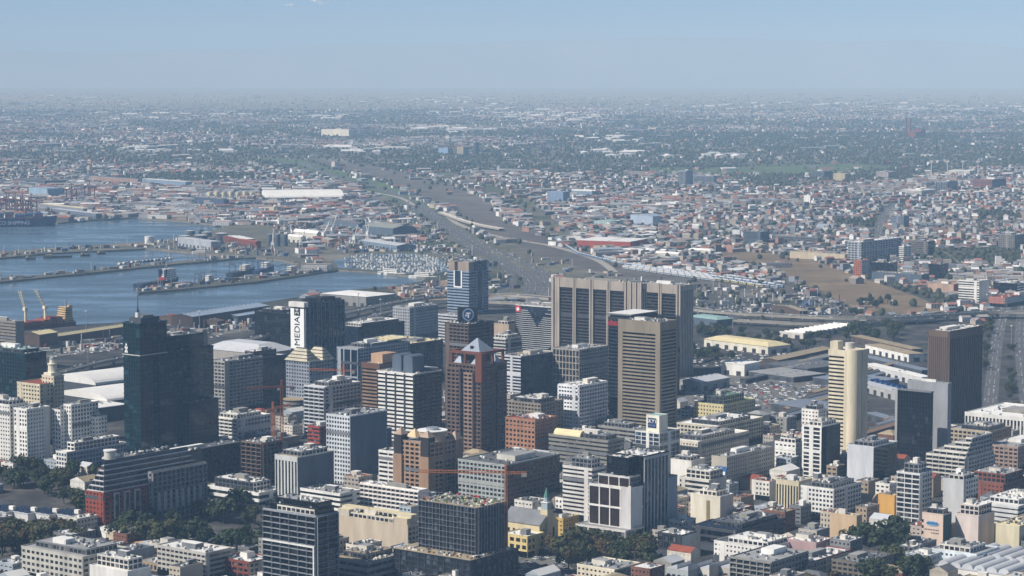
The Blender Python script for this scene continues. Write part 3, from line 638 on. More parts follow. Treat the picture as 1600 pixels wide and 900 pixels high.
# ------------------------------------------------------------------ the other buildings of the city centre, one by one
def gs(w, gl=G_DARK, bw=4.0, band=1.5, pier=1.2, fh=3.5, dep=.4, t='grid', sep=False, pm=None): return S(t, w, gl, fh, bw, band, pier, dep, sep, pm)
def bands(w, gl=G_DARK, band=1.6, fh=3.5, dep=.5, sep=False): return S('bands', w, gl, fh, 4, band, dep=dep, sep=sep)
def punch(w, gl=G_DARK, bw=3.2, fh=3.4): return S('grid', w, gl, fh, bw, 2.0, 1.7, .25)
def curt(w=DGREY, gl=G_BLUE, bw=3): return S('curtain', w, gl, 3.6, bw)
def balc(w, gl=G_DARK, bw=6): return S('balcony', w, gl, 3.3, bw, 1.1, .3)
OFF, APT, LOW = 'office_building', 'apartment_building', 'low_building'
LIST = [
 # west edge and waterfront
 ('grey concrete office block beside the harbour sheds', 26, 578, 504, -25, 37, bands(wall(140, 134, 122), G_DARK, 2.2), BLANK(CONC), OFF, R_GREY),
 ('teal glass office with a pale green flat roof', 42, 660, 554, -45, 72, curt(wall(30, 60, 66), G_TEAL, 4), curt(wall(30, 52, 60), G_TEAL, 4), OFF, R_TEAL),
 ('white balconied flats with the squarest roof beside the teal office', 17, 727, 634, -20, 43, punch(WHITE), gs(OFFW, G_DARK, 3.5, 1.3, 1.4), APT, R_WHITE),
 ('white flats of four bays in front of the cupola building', 44, 733, 641, 22, 77, gs(WHITE, G_DARK, 3, 1.5, 1.4), punch(OFFW), APT, R_WHITE),
 ('narrow white flats joining the two wider white blocks', 96, 728, 642, 82, 112, gs(WHITE, G_DARK, 3, 1.4, 1.4), punch(OFFW), APT, R_WHITE),
 ('white flats with cream lift heads at the east of their row', 113, 728, 634, 100, 153, gs(WHITE, G_DARK, 3, 1.5, 1.5), gs(OFFW, G_DARK, 3.4, 1.4, 1.4), APT, R_WHITE),
 ('lowest white flats at the end of the white row', 150, 724, 653, 140, 167, punch(WHITE), punch(OFFW), APT, R_WHITE),
 ('pale blue and white long low office below the white flats', 105, 742, 708, 88, 197, gs(WHITE, G_BLUE, 3.2, 1.3, 1), gs(wall(172, 184, 196), G_BLUE, 3.4, 1.3, 1), LOW, R_WHITE),
 ('grey banded office with framed balconies beside the green tower', 352, 648, 566, 330, 410, gs(wall(168, 166, 160), G_DARK, 5, 1.3, 1), gs(wall(124, 122, 120), G_DARK, 5, 1.4, 1), OFF, R_GREY),
 ('dark office with a crowded pale roof beside the pyramid roofed block', 395, 640, 562, 372, 448, bands(wall(92, 96, 104), G_BLACK), curt(BLACKW, G_BLACK), OFF, R_WHITE),
 ('black fronted low office behind the lettered tower', 452, 540, 491, 398, 470, curt(BLACKW, G_BLACK), curt(BLACKW, G_BLACK), OFF, R_GREY),
 ('dark flat office running back from the lettered tower', 560, 560, 512, 530, 632, curt(BLACKW, G_NAVY), curt(BLACKW, G_NAVY), OFF, R_GREY),
 ('rounded grey office with square punched windows near the freeway', 640, 530, 482, 614, 684, punch(wall(176, 178, 180), G_DARK, 4, 4), gs(wall(120, 124, 130), G_DARK, 4, 1.8, 1.6), OFF, R_GREY),
 ('low white striped office in front of the pale blue striped tower', 720, 545, 494, 685, 742, bands(wall(190, 192, 194), G_DARK, 1.8), bands(GREY), OFF, R_GREY),
 ('large glass office with a pale L shaped roof', 642, 598, 538, 560, 692, curt(SLATE, G_BLUE, 4), curt(SLATE, G_NAVY, 4), OFF, R_CREAM),
 ('grey framed office with one huge dark portal', 560, 612, 546, 527, 640, S('grid', wall(164, 170, 178), G_NAVY, 15, 11, 1.6, 1.4, .8), gs(wall(120, 128, 138), G_NAVY, 4), OFF, R_GREY),
 ('beige blank box building beyond the bank tower', 795, 560, 508, 772, 812, BLANK(wall(186, 166, 142)), BLANK(BEIGE), LOW, R_GREY),
 ('pale layered podium building beyond the bank tower', 790, 585, 530, 766, 815, bands(wall(196, 194, 188)), bands(GREY), LOW, R_WHITE),
 ('dark glass office with a tan gravel roof and white striped west end', 814, 622, 558, 784, 866, bands(wall(200, 202, 204), G_NAVY, 1.3, 3.2), curt(wall(40, 50, 60), G_NAVY), OFF, R_TAN),
 ('grey office with tall framed openings in front of the civic slabs', 905, 618, 548, 864, 950, gs(wall(172, 164, 152), G_DARK, 4, 1.0, 1.0, 7), gs(wall(128, 122, 116), G_DARK, 4, 1.6, 1), OFF, R_GREY),
 ('white office with neat rows of small windows', 903, 682, 604, 873, 948, gs(wall(224, 226, 228), G_DARK, 3.0, 2.0, .9), gs(wall(160, 160, 164), G_DARK, 4, 1.4, .8, t='balcony'), OFF, R_WHITE),
 ('dark low office at the foot of the black tower', 1035, 620, 548, 1000, 1062, curt(BLACKW, G_BLACK), curt(BLACKW, G_BLACK), OFF, R_GREY),
 ('long brownish block with a crowded roof beside the white office', 845, 690, 632, 790, 880, gs(wall(150, 140, 126), G_DARK, 3.6), gs(wall(110, 104, 98)), OFF, R_GREY),
 ('rust brown block with square windows at the foot of the gabled tower', 836, 730, 658, 790, 870, punch(wall(168, 124, 96), G_BLACK, 4, 3.8), punch(wall(120, 92, 76), G_BLACK), OFF, R_RED),
 # middle band
 ('pale banded block with rounded end below the pyramid roofed block', 508, 688, 606, 476, 563, balc(wall(196, 198, 200), G_DARK, 7), gs(wall(150, 154, 158), G_NAVY, 5), OFF, R_WHITE),
 ('white terraced flats behind the orange crane', 372, 700, 656, 338, 422, balc(WHITE, G_DARK, 5), gs(OFFW, G_DARK), APT, R_WHITE),
 ('unfinished concrete frame building beside the orange crane', 410, 765, 694, 378, 440, S('balcony', wall(120, 100, 88), G_BLACK, 3.4, 5, .5, .6), S('balcony', wall(112, 100, 92), G_BLACK, 3.4, 5, .5, .6), 'unfinished_building', R_GREY),
 ('long black podium block joined to the green glass tower', 262, 778, 712, 236, 380, curt(BLACKW, G_BLACK), curt(BLACKW, G_BLACK), OFF, R_DARK),
 ('red banded low office with a flat roof', 500, 722, 668, 481, 535, bands(wall(168, 72, 56), G_DARK, 1.7), bands(wall(120, 60, 50)), LOW, R_GREY),
 ('white and blue office tower beside the red banded office', 548, 766, 652, 510, 604, gs(wall(196, 200, 202), G_NAVY, 3.0, 1.5, 1.1), BLANK(wall(96, 108, 122)), OFF, R_GREY),
 ('grey slab wing standing behind the white and blue office', 590, 748, 674, 572, 612, BLANK(SLATE), BLANK(wall(90, 98, 110)), OFF, R_GREY),
 ('grey white office with tall slot windows and sloping side', 466, 802, 716, 430, 521, S('fins', wall(196, 198, 192), G_DARK, 3.4, 3.6, 3, 1.6, .5), BLANK(wall(98, 108, 118)), OFF, R_TAN),
 ('low white curved office with bold black stripes', 532, 812, 773, 470, 562, bands(WHITE, G_BLACK, 1.9, 4), bands(OFFW, G_BLACK, 1.9, 4), LOW, R_GREY),
 ('white gable ended office with wide black windows beside the tan tower', 622, 778, 708, 592, 640, gs(WHITE, G_BLACK, 9, 1.8, 1), BLANK(GREY), OFF, R_GREY),
 ('long white hotel block of deep balconies below the tan tower', 655, 815, 768, 563, 668, balc(wall(224, 218, 210), G_BLACK, 4.6), BLANK(OFFW), APT, R_WHITE),
 ('dark roofed block with planted glass roofs and brick wing', 790, 800, 728, 716, 874, gs(wall(172, 176, 172), G_DARK, 4), gs(wall(110, 78, 64), G_DARK, 5), OFF, R_DARK),
 ('grey banded long block with a cream vaulted roof light', 950, 742, 690, 858, 975, bands(wall(146, 144, 134), G_DARK, 2.0), bands(CONC), OFF, R_GREY),
 ('stepped grey office wing behind the cream vaulted roof', 992, 712, 672, 935, 1010, bands(wall(158, 156, 150), G_DARK, 1.9), bands(CONC), OFF, R_GREY),
 ('white car park of open level decks behind the church', 925, 818, 734, 880, 945, bands(wall(218, 214, 206), G_BLACK, 1.6, 3.0), bands(OFFW, G_BLACK), 'parking_building', R_GREY),
 ('old white gabled house with a red tile roof near the church', 895, 806, 782, 868, 912, punch(WHITE), punch(OFFW), 'old_house', R_RED),
 # east middle
 ('cream block with arched window rows and stepped roof beside the sign office', 1120, 705, 668, 1058, 1192, gs(wall(214, 206, 184), G_DARK, 4), gs(wall(170, 160, 140)), OFF, R_WHITE),
 ('cream low block with a green flat roof next to the bus yard', 1130, 670, 634, 1085, 1180, punch(wall(222, 208, 160)), punch(CREAM), LOW, mat('green_roof', C(76, 110, 84), .8, .15, .1, streak=False)),
 ('long cream commercial block with roof lanterns', 1090, 738, 692, 1048, 1170, punch(wall(216, 208, 190)), punch(wall(168, 158, 142)), OFF, R_WHITE),
 ('blank white rounded block beside the sign office', 1080, 764, 722, 1048, 1102, BLANK(wall(224, 220, 210)), BLANK(wall(190, 184, 172)), LOW, R_WHITE),
 ('beige stepped block with a bright blue and green billboard', 1135, 768, 716, 1112, 1206, BLANK(wall(196, 188, 170)), punch(wall(150, 146, 138)), OFF, R_GREY),
 ('tall blank beige block with one narrow slot', 1125, 824, 778, 1079, 1146, BLANK(wall(226, 218, 198)), BLANK(wall(172, 166, 154)), LOW, R_WHITE),
 ('white low block between the beige blocks', 1108, 790, 752, 1062, 1135, bands(wall(210, 206, 196)), BLANK(GREY), LOW, R_WHITE),
 ('white block of small square windows with a rust coloured roof', 1243, 740, 694, 1211, 1256, punch(WHITE, G_DARK, 4, 3.6), punch(wall(190, 204, 206)), OFF, R_RED),
 ('white tower with speckled balconies and a black glass side', 1283, 752, 668, 1254, 1313, gs(WHITE, G_DARK, 9, .9, 3), curt(BLACKW, G_BLACK), OFF, R_WHITE),
 ('white cubic tower head with square windows behind the speckled tower', 1278, 700, 642, 1253, 1292, punch(WHITE), punch(OFFW), OFF, R_WHITE),
 ('plain white block with a black side beside the hotel tower', 1364, 766, 700, 1324, 1402, BLANK(wall(206, 208, 210)), curt(BLACKW, G_BLACK), OFF, R_GREY),
 ('terraced grey white flats stepping down the slope', 1508, 762, 716, 1448, 1552, balc(wall(206, 202, 192), G_DARK, 6), gs(wall(170, 168, 162), G_DARK, 5), APT, R_GREY),
 ('white banded flats with a flat white roof near the orange wall', 1436, 826, 742, 1402, 1456, gs(wall(208, 208, 204), G_DARK, 7, .9, .6), gs(GREY, G_DARK), APT, R_WHITE),
 ('building with a bright ochre blank wall', 1397, 820, 776, 1372, 1404, BLANK(wall(218, 168, 88)), BLANK(wall(160, 120, 66)), LOW, R_GREY),
 ('light grey blank tower behind the oval sign building', 1504, 828, 752, 1474, 1528, BLANK(wall(190, 190, 188)), gs(wall(140, 140, 140), G_DARK), OFF, R_GREY),
 ('brown brick office with rows of square windows below the terraced flats', 1567, 798, 758, 1512, 1606, punch(wall(140, 84, 66)), punch(wall(110, 76, 64)), OFF, R_DARK),
 ('reddish concrete office with recessed bays near the boulevard', 1590, 738, 700, 1540, 1640, gs(wall(176, 150, 134), G_DARK), punch(BROWN), OFF, R_GREY),
 ('white colonnaded long building by the boulevard', 1600, 690, 654, 1508, 1660, S('fins', WHITE, G_DARK, 4, 3.4, 2.5, 1.4, .6), punch(WHITE), OFF, R_WHITE),
 ('tan office block with roof terraces below the ribbed tower', 1545, 715, 676, 1484, 1580, gs(wall(190, 176, 152), G_DARK), punch(TAN), OFF, R_GREY),
 ('cream building with tall pilasters beside the white blue fronted one', 1248, 796, 754, 1213, 1268, S('fins', wall(214, 202, 170), G_DARK, 4, 2.6, 3, 1.2, .5), punch(BEIGE), OFF, R_GREY),
 ('white office with blue tinted windows and a dark roof deck', 1302, 816, 766, 1252, 1345, gs(WHITE, G_BLUE, 3.2, 1.6, 1.2), gs(OFFW, G_DARK), OFF, R_DARK),
 ('peach building with a pitched front beside the big dark trees', 1338, 852, 808, 1297, 1347, BLANK(wall(216, 188, 150)), BLANK(wall(180, 160, 136)), LOW, R_GREY),
 ('peach pink building with a blue oval sign and a green side', 1473, 856, 806, 1441, 1487, BLANK(wall(222, 200, 180)), BLANK(wall(44, 84, 72)), LOW, R_GREY),
 ('pale pink windowless block beside the grey blank tower', 1528, 856, 808, 1493, 1554, BLANK(wall(214, 200, 190)), BLANK(wall(196, 180, 160)), LOW, R_GREY),
 ('white office with ribbon windows and a pale roof beside the brick office', 1590, 836, 793, 1528, 1640, bands(wall(206, 206, 204), G_DARK, 2.2), bands(OFFW), OFF, R_WHITE),
 ('cream stepped block with a narrow dark slot', 1592, 866, 824, 1556, 1640, BLANK(wall(226, 214, 180)), BLANK(BEIGE), LOW, R_CREAM),
 # foreground
 ('black glass stepped office with white framed balconies', 495, 935, 808, 412, 527, S('balcony', wall(150, 154, 158), G_BLACK, 3.8, 8, .4, .22), S('balcony', wall(84, 86, 92), G_BLACK, 3.8, 8, .4, .25), 'glass_office', R_DARK),
 ('cream complex wing with a blank beige front and white roof', 637, 862, 823, 524, 655, BLANK(wall(206, 190, 166)), gs(wall(120, 112, 104), G_DARK, 5), LOW, R_CREAM),
 ('grey flat roofed block with bands below the cream complex', 574, 912, 880, 520, 640, bands(wall(176, 174, 168), G_DARK, 2.4, 4.5), bands(wall(150, 148, 144), G_DARK, 2.2, 4.5), LOW, R_TAN),
 ('brick and white corner office with an overhanging roof', 390, 912, 880, 345, 425, gs(wall(140, 76, 60), G_DARK, 5), gs(wall(190, 186, 178)), LOW, R_WHITE),
 ('white layered low office with a bright double roof', 322, 912, 866, 246, 360, gs(wall(198, 194, 184), G_DARK, 4, 1.6, 1), bands(wall(180, 176, 168)), LOW, R_WHITE),
 ('grey office with a low white pitched rim at the bottom of the slope', 130, 920, 872, 34, 200, punch(wall(200, 196, 184), G_DARK, 4.5, 4), gs(wall(170, 166, 156), G_DARK, 5), OFF, R_GREY),
 ('white bright flat roofed shed below the grey office', 200, 935, 895, 140, 236, BLANK(WHITE), BLANK(OFFW), LOW, R_WHITE),
 ('white low retail block with an awning beside the garden trees', 405, 802, 772, 322, 440, bands(WHITE, G_DARK, 2.4, 5), bands(wall(190, 186, 176), G_DARK, 2.2, 5), LOW, R_WHITE),
 ('black and white modern showroom beside the solar roof', 1065, 872, 838, 1028, 1088, S('grid', wall(60, 62, 66), G_DARK, 5, 5, .8, .6, .4), BLANK(wall(210, 208, 200)), LOW, R_WHITE),
 ('broad dark building with solar rows on its roof', 1150, 866, 832, 1082, 1226, bands(wall(70, 72, 76), G_BLACK, 1.6, 4.5), bands(wall(62, 62, 66), G_BLACK), LOW, R_DARK),
 ('row of white fronted town shops with dark upper windows', 1200, 888, 858, 1116, 1240, punch(WHITE), punch(OFFW), LOW, R_DARK),
 ('dark grey framed flats with open concrete balconies', 1205, 925, 880, 1142, 1262, S('balcony', wall(150, 148, 142), G_DARK, 3.4, 5, .6, .6), gs(GREY), APT, R_GREY),
 ('old victorian fronted white building with a balcony', 960, 908, 892, 902, 1000, punch(wall(224, 214, 190)), punch(wall(120, 122, 130)), LOW, R_GREY),
 ('mauve shop building with white hipped roofs', 1275, 884, 850, 1226, 1300, BLANK(wall(190, 160, 156)), BLANK(wall(150, 130, 126)), LOW, R_WHITE),
 ('white shop building with a dark blue frontage', 1525, 902, 868, 1455, 1560, punch(wall(214, 222, 224), G_BLUE), punch(WHITE), LOW, R_GREY),
 ('long brick warehouse with white roof lights behind the bottom trees', 1260, 910, 882, 1222, 1330, gs(wall(136, 74, 66), G_DARK), gs(wall(180, 178, 172)), LOW, R_WHITE),
 ('dark pitched block full of roof machinery beside the brick warehouse', 1350, 912, 882, 1300, 1396, gs(wall(120, 112, 100), G_DARK), punch(CONC), LOW, R_DARK),
 ('white two storey house between the big dark trees', 1425, 892, 866, 1396, 1450, punch(wall(196, 192, 182)), punch(OFFW), LOW, R_TAN),
]
ROOTS = {}
for it in LIST:
    label, uc, vb, vt, ul, ur, Ls, Rs, nm, rf = it
    near = vb > 640
    ROOTS[label] = bld(label, uc, vb, vt, ul, ur, Ls, Rs, nm, 'building', rf, clut=1.5 if near else 1, pent=True)
def R_(key):
    for k, v in ROOTS.items():
        if key in k: return v
    raise KeyError(key)
# details of some of them
r, V, rr = R_('a blue oval sign'); wr, wl, h = V[1], V[3], V[5]
disc(r, 'oval_sign', 'L', wl * .5, h * .72, wl * .3, mat('oval_blue', C(112, 158, 196), .5, .06), n=28, rz=wl * .1)
part(r, 'sign_writing', lambda b: [b.box(-.5, -.4, wl * .5 - 4 + k * 1.05, wl * .5 - 4 + k * 1.05 + .8, h * .72 - .5, h * .72 + (.7 if k % 3 else 1.2), wall(60, 96, 140)) for k in range(8)] and None)
part(r, 'painted_lettering', lambda b: [b.box(-.12, -.04, wl * .2 + k * 1.3, wl * .2 + k * 1.3 + .9, h * .5 - j * 2.2, h * .5 - j * 2.2 + .9, wall(120, 100, 96)) for j in range(2) for k in range(9 - 4 * j)] and None)
for k in range(4): piece('window', r, -.2, -.05, wl * .93, wl * .93 + 1.4, 4 + k * 4.2, 6 + k * 4.2, G_BLACK)
r, V, rr = R_('bright blue and green billboard'); wl, h = V[3], V[5]
bb = empty('billboard', (-1.4, wl * .3, 0)); bb.parent = r
part(bb, 'billboard_panel', lambda b: b.box(-.4, 0, -5, 5, h * .15, h * .75, mat('billboard_blue', C(48, 108, 176), .5, .3, .25)))
part(bb, 'billboard_stripe', lambda b: (b.box(-.5, -.41, -5, 3, h * .2, h * .3, mat('billboard_green', C(92, 160, 70), .5, .2, .3)), b.box(-.5, -.41, -4, 4, h * .5, h * .6, SIGNW)))
r, V, rr = R_('one narrow slot'); wl, h = V[3], V[5]
piece('slot', r, -.15, -.02, wl * .34, wl * .46, 2, h - 3, wall(150, 132, 92))
r, V, rr = R_('cream vaulted'); wr, wl, h = V[1], V[3], V[5]
part(r, 'vaulted_roof_light', lambda b: b.vault(wr * .1, wr * .1 + 9, wl * .5, wl * .95, h + .3, 5, R_CREAM, 10, 'y'))
r, V, rr = R_('huge dark portal'); wr, wl, h = V[1], V[3], V[5]
part(r, 'roof_terrace', lambda b: (b.box(wr * .3, wr * .8, wl * .1, wl * .6, h + .3, h + 4, SLATE, top=R_WHITE), b.box(wr * .6, wr, wl * .1, wl * .9, h + 4.1, h + 5, R_CREAM)))
r, V, rr = R_('pale L shaped'); wr, wl, h = V[1], V[3], V[5]
part(r, 'sunken_terrace', lambda b: (b.box(wr * .15, wr * .75, wl * .3, wl * .85, h + .28, h + .6, R_DARK), b.box(wr * .35, wr * .6, wl * .1, wl * .3, h + .3, h + 3, GREY)))
r, V, rr = R_('ochre blank'); 
r, V, rr = R_('stepped office with white framed'); wr, wl, h = V[1], V[3], V[5]
add_vol(r, (3, wr - 1, 2, wl - 3, h + .3, h + 4), S('curtain', BLACKW, G_BLACK), None, R_DARK, .7, 1.5, rr)
add_vol(r, (5, wr - 2, 3, wl - 6, h + 4.3, h + 7.6), S('curtain', BLACKW, G_BLACK), None, R_GREY, .7, 2.5, rr)
piece('white_frame', r, -1.9, -1.5, .5, wl - .5, h * .62, h * .62 + 1, WHITE); piece('white_frame', r, -1.9, -1.5, .5, 1.5, 2, h * .62, WHITE)
r, V, rr = R_('blank beige front'); wr, wl, h = V[1], V[3], V[5]
part(r, 'court_wing', lambda b: (b.box(wr * .45, wr * .98, wl * .02, wl * .98, h + .3, h + 7, wall(206, 198, 178), top=R_CREAM), b.box(1, wr * .45, wl * .02, wl * .2, h + .3, h + 5, wall(206, 190, 166), top=R_CREAM), b.box(1, wr * .45, wl * .82, wl * .98, h + .3, h + 5.5, wall(206, 198, 178), top=R_CREAM)))
for k in range(9): piece('court_window', r, wr * .45 - .12, wr * .45 - .02, wl * (.22 + k * .065), wl * (.265 + k * .065), h + 1, h + 6, G_DARK)
r, V, rr = R_('solar rows'); wr, wl, h = V[1], V[3], V[5]
SOL = mat('solar_glass', (.015, .022, .04), .15, .1, .2, spec=.7)
for k in range(9):
    for j in range(3):
        y0 = wl * (.06 + .31 * j); x0 = wr * (.06 + .1 * k)
        part(r, 'solar_row', lambda b: b.add([(x0, y0, h + .6), (x0 + wr * .07, y0, h + 1.7), (x0 + wr * .07, y0 + wl * .26, h + 1.7), (x0, y0 + wl * .26, h + .6)], [(0, 1, 2, 3)], SOL))
r, V, rr = R_('terraced grey white flats'); wr, wl, h = V[1], V[3], V[5]
for k in range(4): add_vol(r, (3 + 3 * k, wr - 2, .5, wl - 5 - 8 * k, h + .3 + 3.6 * k, h + 3.6 + 3.6 * k), balc(wall(206, 202, 192), G_DARK, 6), gs(wall(170, 168, 162), G_DARK, 5), R_GREY, .7, 1 if k == 3 else 0, rr)  # right walls a darker copy of the left, shade in the colour

# cupola building
r, V, rr = bld('cream stone building with a red roof and a domed corner cupola', 64, 696, 602, 27, 98, gs(wall(222, 210, 180), G_DARK, 3.6, 1.9, 1.8), gs(wall(196, 186, 164), G_DARK, 3.6, 1.9, 1.9), 'domed_building', 'building', R_RED, clut=0)
wr, wl, h = V[1], V[3], V[5]
add_vol(r, (wr * .55, wr * .98, -2, wl * .45, 0, h + 6), gs(wall(214, 204, 178), G_DARK, 3.6, 2.0, 2.2), None, R_GREY, 1)
def cup(b):
    cx, cy_ = wr * .76, wl * .2; z = h + 6.3; w_ = wall(222, 214, 192)
    b.box(cx - 6, cx + 6, cy_ - 5, cy_ + 5, z, z + 3, w_); b.cyl(cx, cy_, z + 3, z + 10, 4, 4, w_, 12); b.cyl(cx, cy_, z + 10, z + 11, 4.6, 4.6, w_, 12)
    b.cyl(cx, cy_, z + 11, z + 15, 2.6, 2.4, w_, 10)
    for k in range(5): b.cyl(cx, cy_, z + 15 + k * .6, z + 15.6 + k * .6, 2.8 * math.cos(k * .3), 2.8 * math.cos((k + 1) * .3), wall(150, 160, 150), 12)
    b.cyl(cx, cy_, z + 17.5, z + 21, .25, .1, DARKM, 6)
part(r, 'cupola', cup)

# office with stepped pyramid roofs
r, V, rr = bld('grey office with a stepped pyramid roof and a drum at its foot', 484, 650, 566, 447, 520, gs(wall(150, 156, 166), G_DARK, 3.4, 1.7, 1.5), gs(wall(110, 114, 122), G_DARK, 4, 1.7, 1.4), 'pyramid_office', 'office', R_GREY, clut=0, par=.5)
wr, wl, h = V[1], V[3], V[5]
def pyr(b, x0, x1, y0, y1, z):
    for k in range(4):
        i = k * min(x1 - x0, y1 - y0) * .115; b.hip(x0 + i, x1 - i, y0 + i, y1 - i, z + k * 3.0, z + k * 3.0 + 2.2, min(x1 - x0, y1 - y0) * .09, wall(206, 196, 170)); j = i + min(x1 - x0, y1 - y0) * .095
        b.box(x0 + j, x1 - j, y0 + j, y1 - j, z + k * 3 + 2.2, z + k * 3 + 3.0, DGREY)
part(r, 'stepped_roof', lambda b: pyr(b, -1.5, wr * .5, wl * .05, wl + 1, h + .3))
part(r, 'stepped_roof', lambda b: pyr(b, wr * .52, wr + 1.5, -1.5, wl * .8, h + .3))
part(r, 'drum', lambda b: [b.cyl(-6, wl * .4, 4 * k, 4 * k + 2.4, 13, 13, wall(140, 138, 134), 24) or b.cyl(-6, wl * .4, 4 * k + 2.4, 4 * k + 4, 12.5, 12.5, G_DARK, 24) for k in range(4)] and b.cyl(-6, wl * .4, 16, 16.6, 13, 13, R_TAN, 24))

# tan post-modern tower with conical corner caps
TN = wall(172, 140, 112); DT = wall(54, 48, 48)
r, V, rr = bld('tan and dark tower with little pyramid caps and a round roof drum', 672, 792, 694, 618, 718, S('grid', TN, G_BLACK, 3.5, 5.2, 1.4, 1.5, .7), S('grid', TN, G_BLACK, 3.5, 5, 1.3, 1.2, .5), 'capped_tower', 'tower', R_GREY, clut=.8, pw=TN, big=False)
wr, wl, h = V[1], V[3], V[5]
for a0 in (-.5, wl - 8): part(r, 'corner_turret', lambda b: (b.box(-2.5, 6, a0, a0 + 8.5, 0, h - 10, TN), b.box(-2, 6, a0 + .4, a0 + 8, h - 10, h + 5, DT), b.hip(-2.4, 6.4, a0, a0 + 8.5, h + 5, h + 10, 4, wall(190, 166, 144))))
part(r, 'corner_turret', lambda b: (b.box(wr - 7, wr + 1.5, -2, 6, 0, h, TN), b.hip(wr - 7.4, wr + 2, -2.4, 6.4, h, h + 6, 4, wall(190, 166, 144))))
part(r, 'roof_drum', lambda b: (b.cyl(wr * .55, wl * .4, h + .3, h + 7, 11, 11, wall(190, 168, 140), 24), b.cyl(wr * .55, wl * .4, h + 7, h + 7.6, 11.8, 11.8, R_WHITE, 24), b.cyl(wr * .55, wl * .4, h + 7.6, h + 9.5, 5, 5, METAL, 16)))
part(r, 'roof_cap', lambda b: b.hip(wr * .1, wr * .4, wl * .5, wl * .8, h + 3, h + 9, 5, wall(214, 190, 150)))

# scaffolded building under construction, on its wider podium
NET = glass('scaffold_bay', (.006, .007, .011), (.02, .024, .034), (.09, .1, .12), .25, .6, 2.6, 3.2)
r, V, rr = bld('building under construction wrapped in dark scaffolding with a littered roof', 745, 916, 794, 655, 792, S('grid', wall(78, 80, 86), NET, 3.6, 6.2, .35, .3, .9, sep=True), S('grid', wall(70, 70, 74), wall(84, 86, 90), 3.6, 6, .3, .3, .9), 'scaffolded_building', 'building', R_TAN, clut=0, par=0)
wr, wl, h = V[1], V[3], V[5]
SCAF = MB(); s2 = random.Random(5)
for k in range(int(wl / 3) + 1):
    SCAF.bar((-1.8, k * 3, 10), (-1.8, k * 3, h + s2.uniform(.5, 2.5)), .14, METAL)
for k in range(int(h / 3.6)): SCAF.bar((-1.8, 0, 12 + k * 3.6), (-1.8, wl, 12 + k * 3.6), .12, METAL)
for k in range(int(wr / 3) + 1): SCAF.bar((k * 3, -1.8, 10), (k * 3, -1.8, h + s2.uniform(.5, 2.5)), .14, METAL)
SCAF.build('scaffolding', r, kind='stuff')
deb = MB()
for k in range(230):
    x, y = s2.uniform(.5, wr - 2), s2.uniform(.5, wl - 2); a, b_ = s2.uniform(.3, 2.4), s2.uniform(.3, 2.4)
    deb.box(x, x + a, y, y + b_, h + .26, h + .3 + s2.uniform(.2, 1.6), s2.choice([METAL, WHITE, OFFW, TAN, wall(98, 120, 60), wall(120, 140, 80), REDP if s2.random() < .3 else GREY, BLACKW]))
deb.build('building_materials', r, kind='stuff')
add_vol(r, (-14, wr + 4, -6, wl + 10, 0, 20), S('grid', wall(64, 66, 70), NET, 3.6, 5.5, .35, .35, .7), S('grid', wall(60, 60, 64), NET, 3.6, 5.5, .35, .35, .7), R_TAN, 0)
deb = MB()
for k in range(90):
    x, y = s2.choice([(s2.uniform(-13, -3), s2.uniform(-5, wl + 8)), (s2.uniform(-13, wr), s2.uniform(-5.5, -3))]); deb.box(x, x + s2.uniform(.4, 2.5), y, y + s2.uniform(.4, 2.5), 20.26, 20.3 + s2.uniform(.2, 1.5), s2.choice([METAL, WHITE, OFFW, TAN, BLACKW]))
deb.build('building_materials', r, kind='stuff')

# red brick block with terraced mansard
MB_ = wall(150, 72, 52); MW = wall(206, 204, 202)
r, V, rr = bld('red brick block with grey terraced upper storeys and white railings', 163, 836, 770, 134, 318, S('grid', MB_, G_DARK, 3.5, 4.2, 1.8, 2.0, .4), S('grid', wall(128, 66, 50), G_BLACK, 3.6, 6, 1.6, 2.4, .5), 'terraced_block', 'building', R_GREY, clut=0, par=0)
wr, wl, h = V[1], V[3], V[5]
for k in range(6):
    i = 1.6 * (k + 1); add_vol(r, (i, wr - i * .8, i, wl - i, h + .3 + 3.5 * k, h + 3.5 + 3.5 * k), S('grid', wall(120, 122, 128), G_BLACK, 3.5, 4.5, .5, .5, .3), S('grid', wall(90, 92, 98), G_BLACK, 3.5, 5.5, .5, .5, .3), R_GREY, 0, 0, rr)  # right side takes a darker copy of the grey, shade painted in
    piece('white_rail', r, i - 1.5, wr - i * .8, i - 1.4, i - 1.2, h + 3.5 * k, h + 3.5 * k + 1.0, MW); piece('white_rail', r, i - 1.5, i - 1.3, i - 1.2, wl - i, h + 3.5 * k, h + 3.5 * k + 1.0, MW)
for k in range(3): part(r, 'framed_bay', lambda b, k=k: (b.box(wr * (.09 + .1 * k), wr * (.09 + .1 * k) + 5, -1.6, -.5, h * .35, h * .95, MW), b.box(wr * (.09 + .1 * k) + .6, wr * (.09 + .1 * k) + 4.4, -1.7, -1.6, h * .35 + .8, h * .95 - .8, G_DARK)))
add_vol(r, (wr * .44, wr - .5, -3.4, -.6, 0, h + 9), S('grid', wall(150, 150, 150), G_BLACK, 3.5, 4), S('balcony', wall(150, 152, 154), G_BLACK, 3.5, 4.6, .5, .5), R_GREY, .8, 0, rr)
for k in range(8): piece('grey_panel', r, wr * (.48 + .06 * k), wr * (.48 + .06 * k) + 3, -5.2, -5.0, h * .35, h * .8, wall(170, 170, 168))
zt = h + 21.5; part(r, 'roof_drum', lambda b: (b.cyl(wr * .16, wl * .55, zt, zt + 6, 4.2, 4.2, OFFW, 18), b.cyl(wr * .16, wl * .55, zt + 6, zt + 6.8, 4.8, 4.8, WHITE, 18)))
clutter(r, (12, wr - 9, 11, wl - 11 if wl > 30 else 20, 0, zt - .3), rr, 2, False)

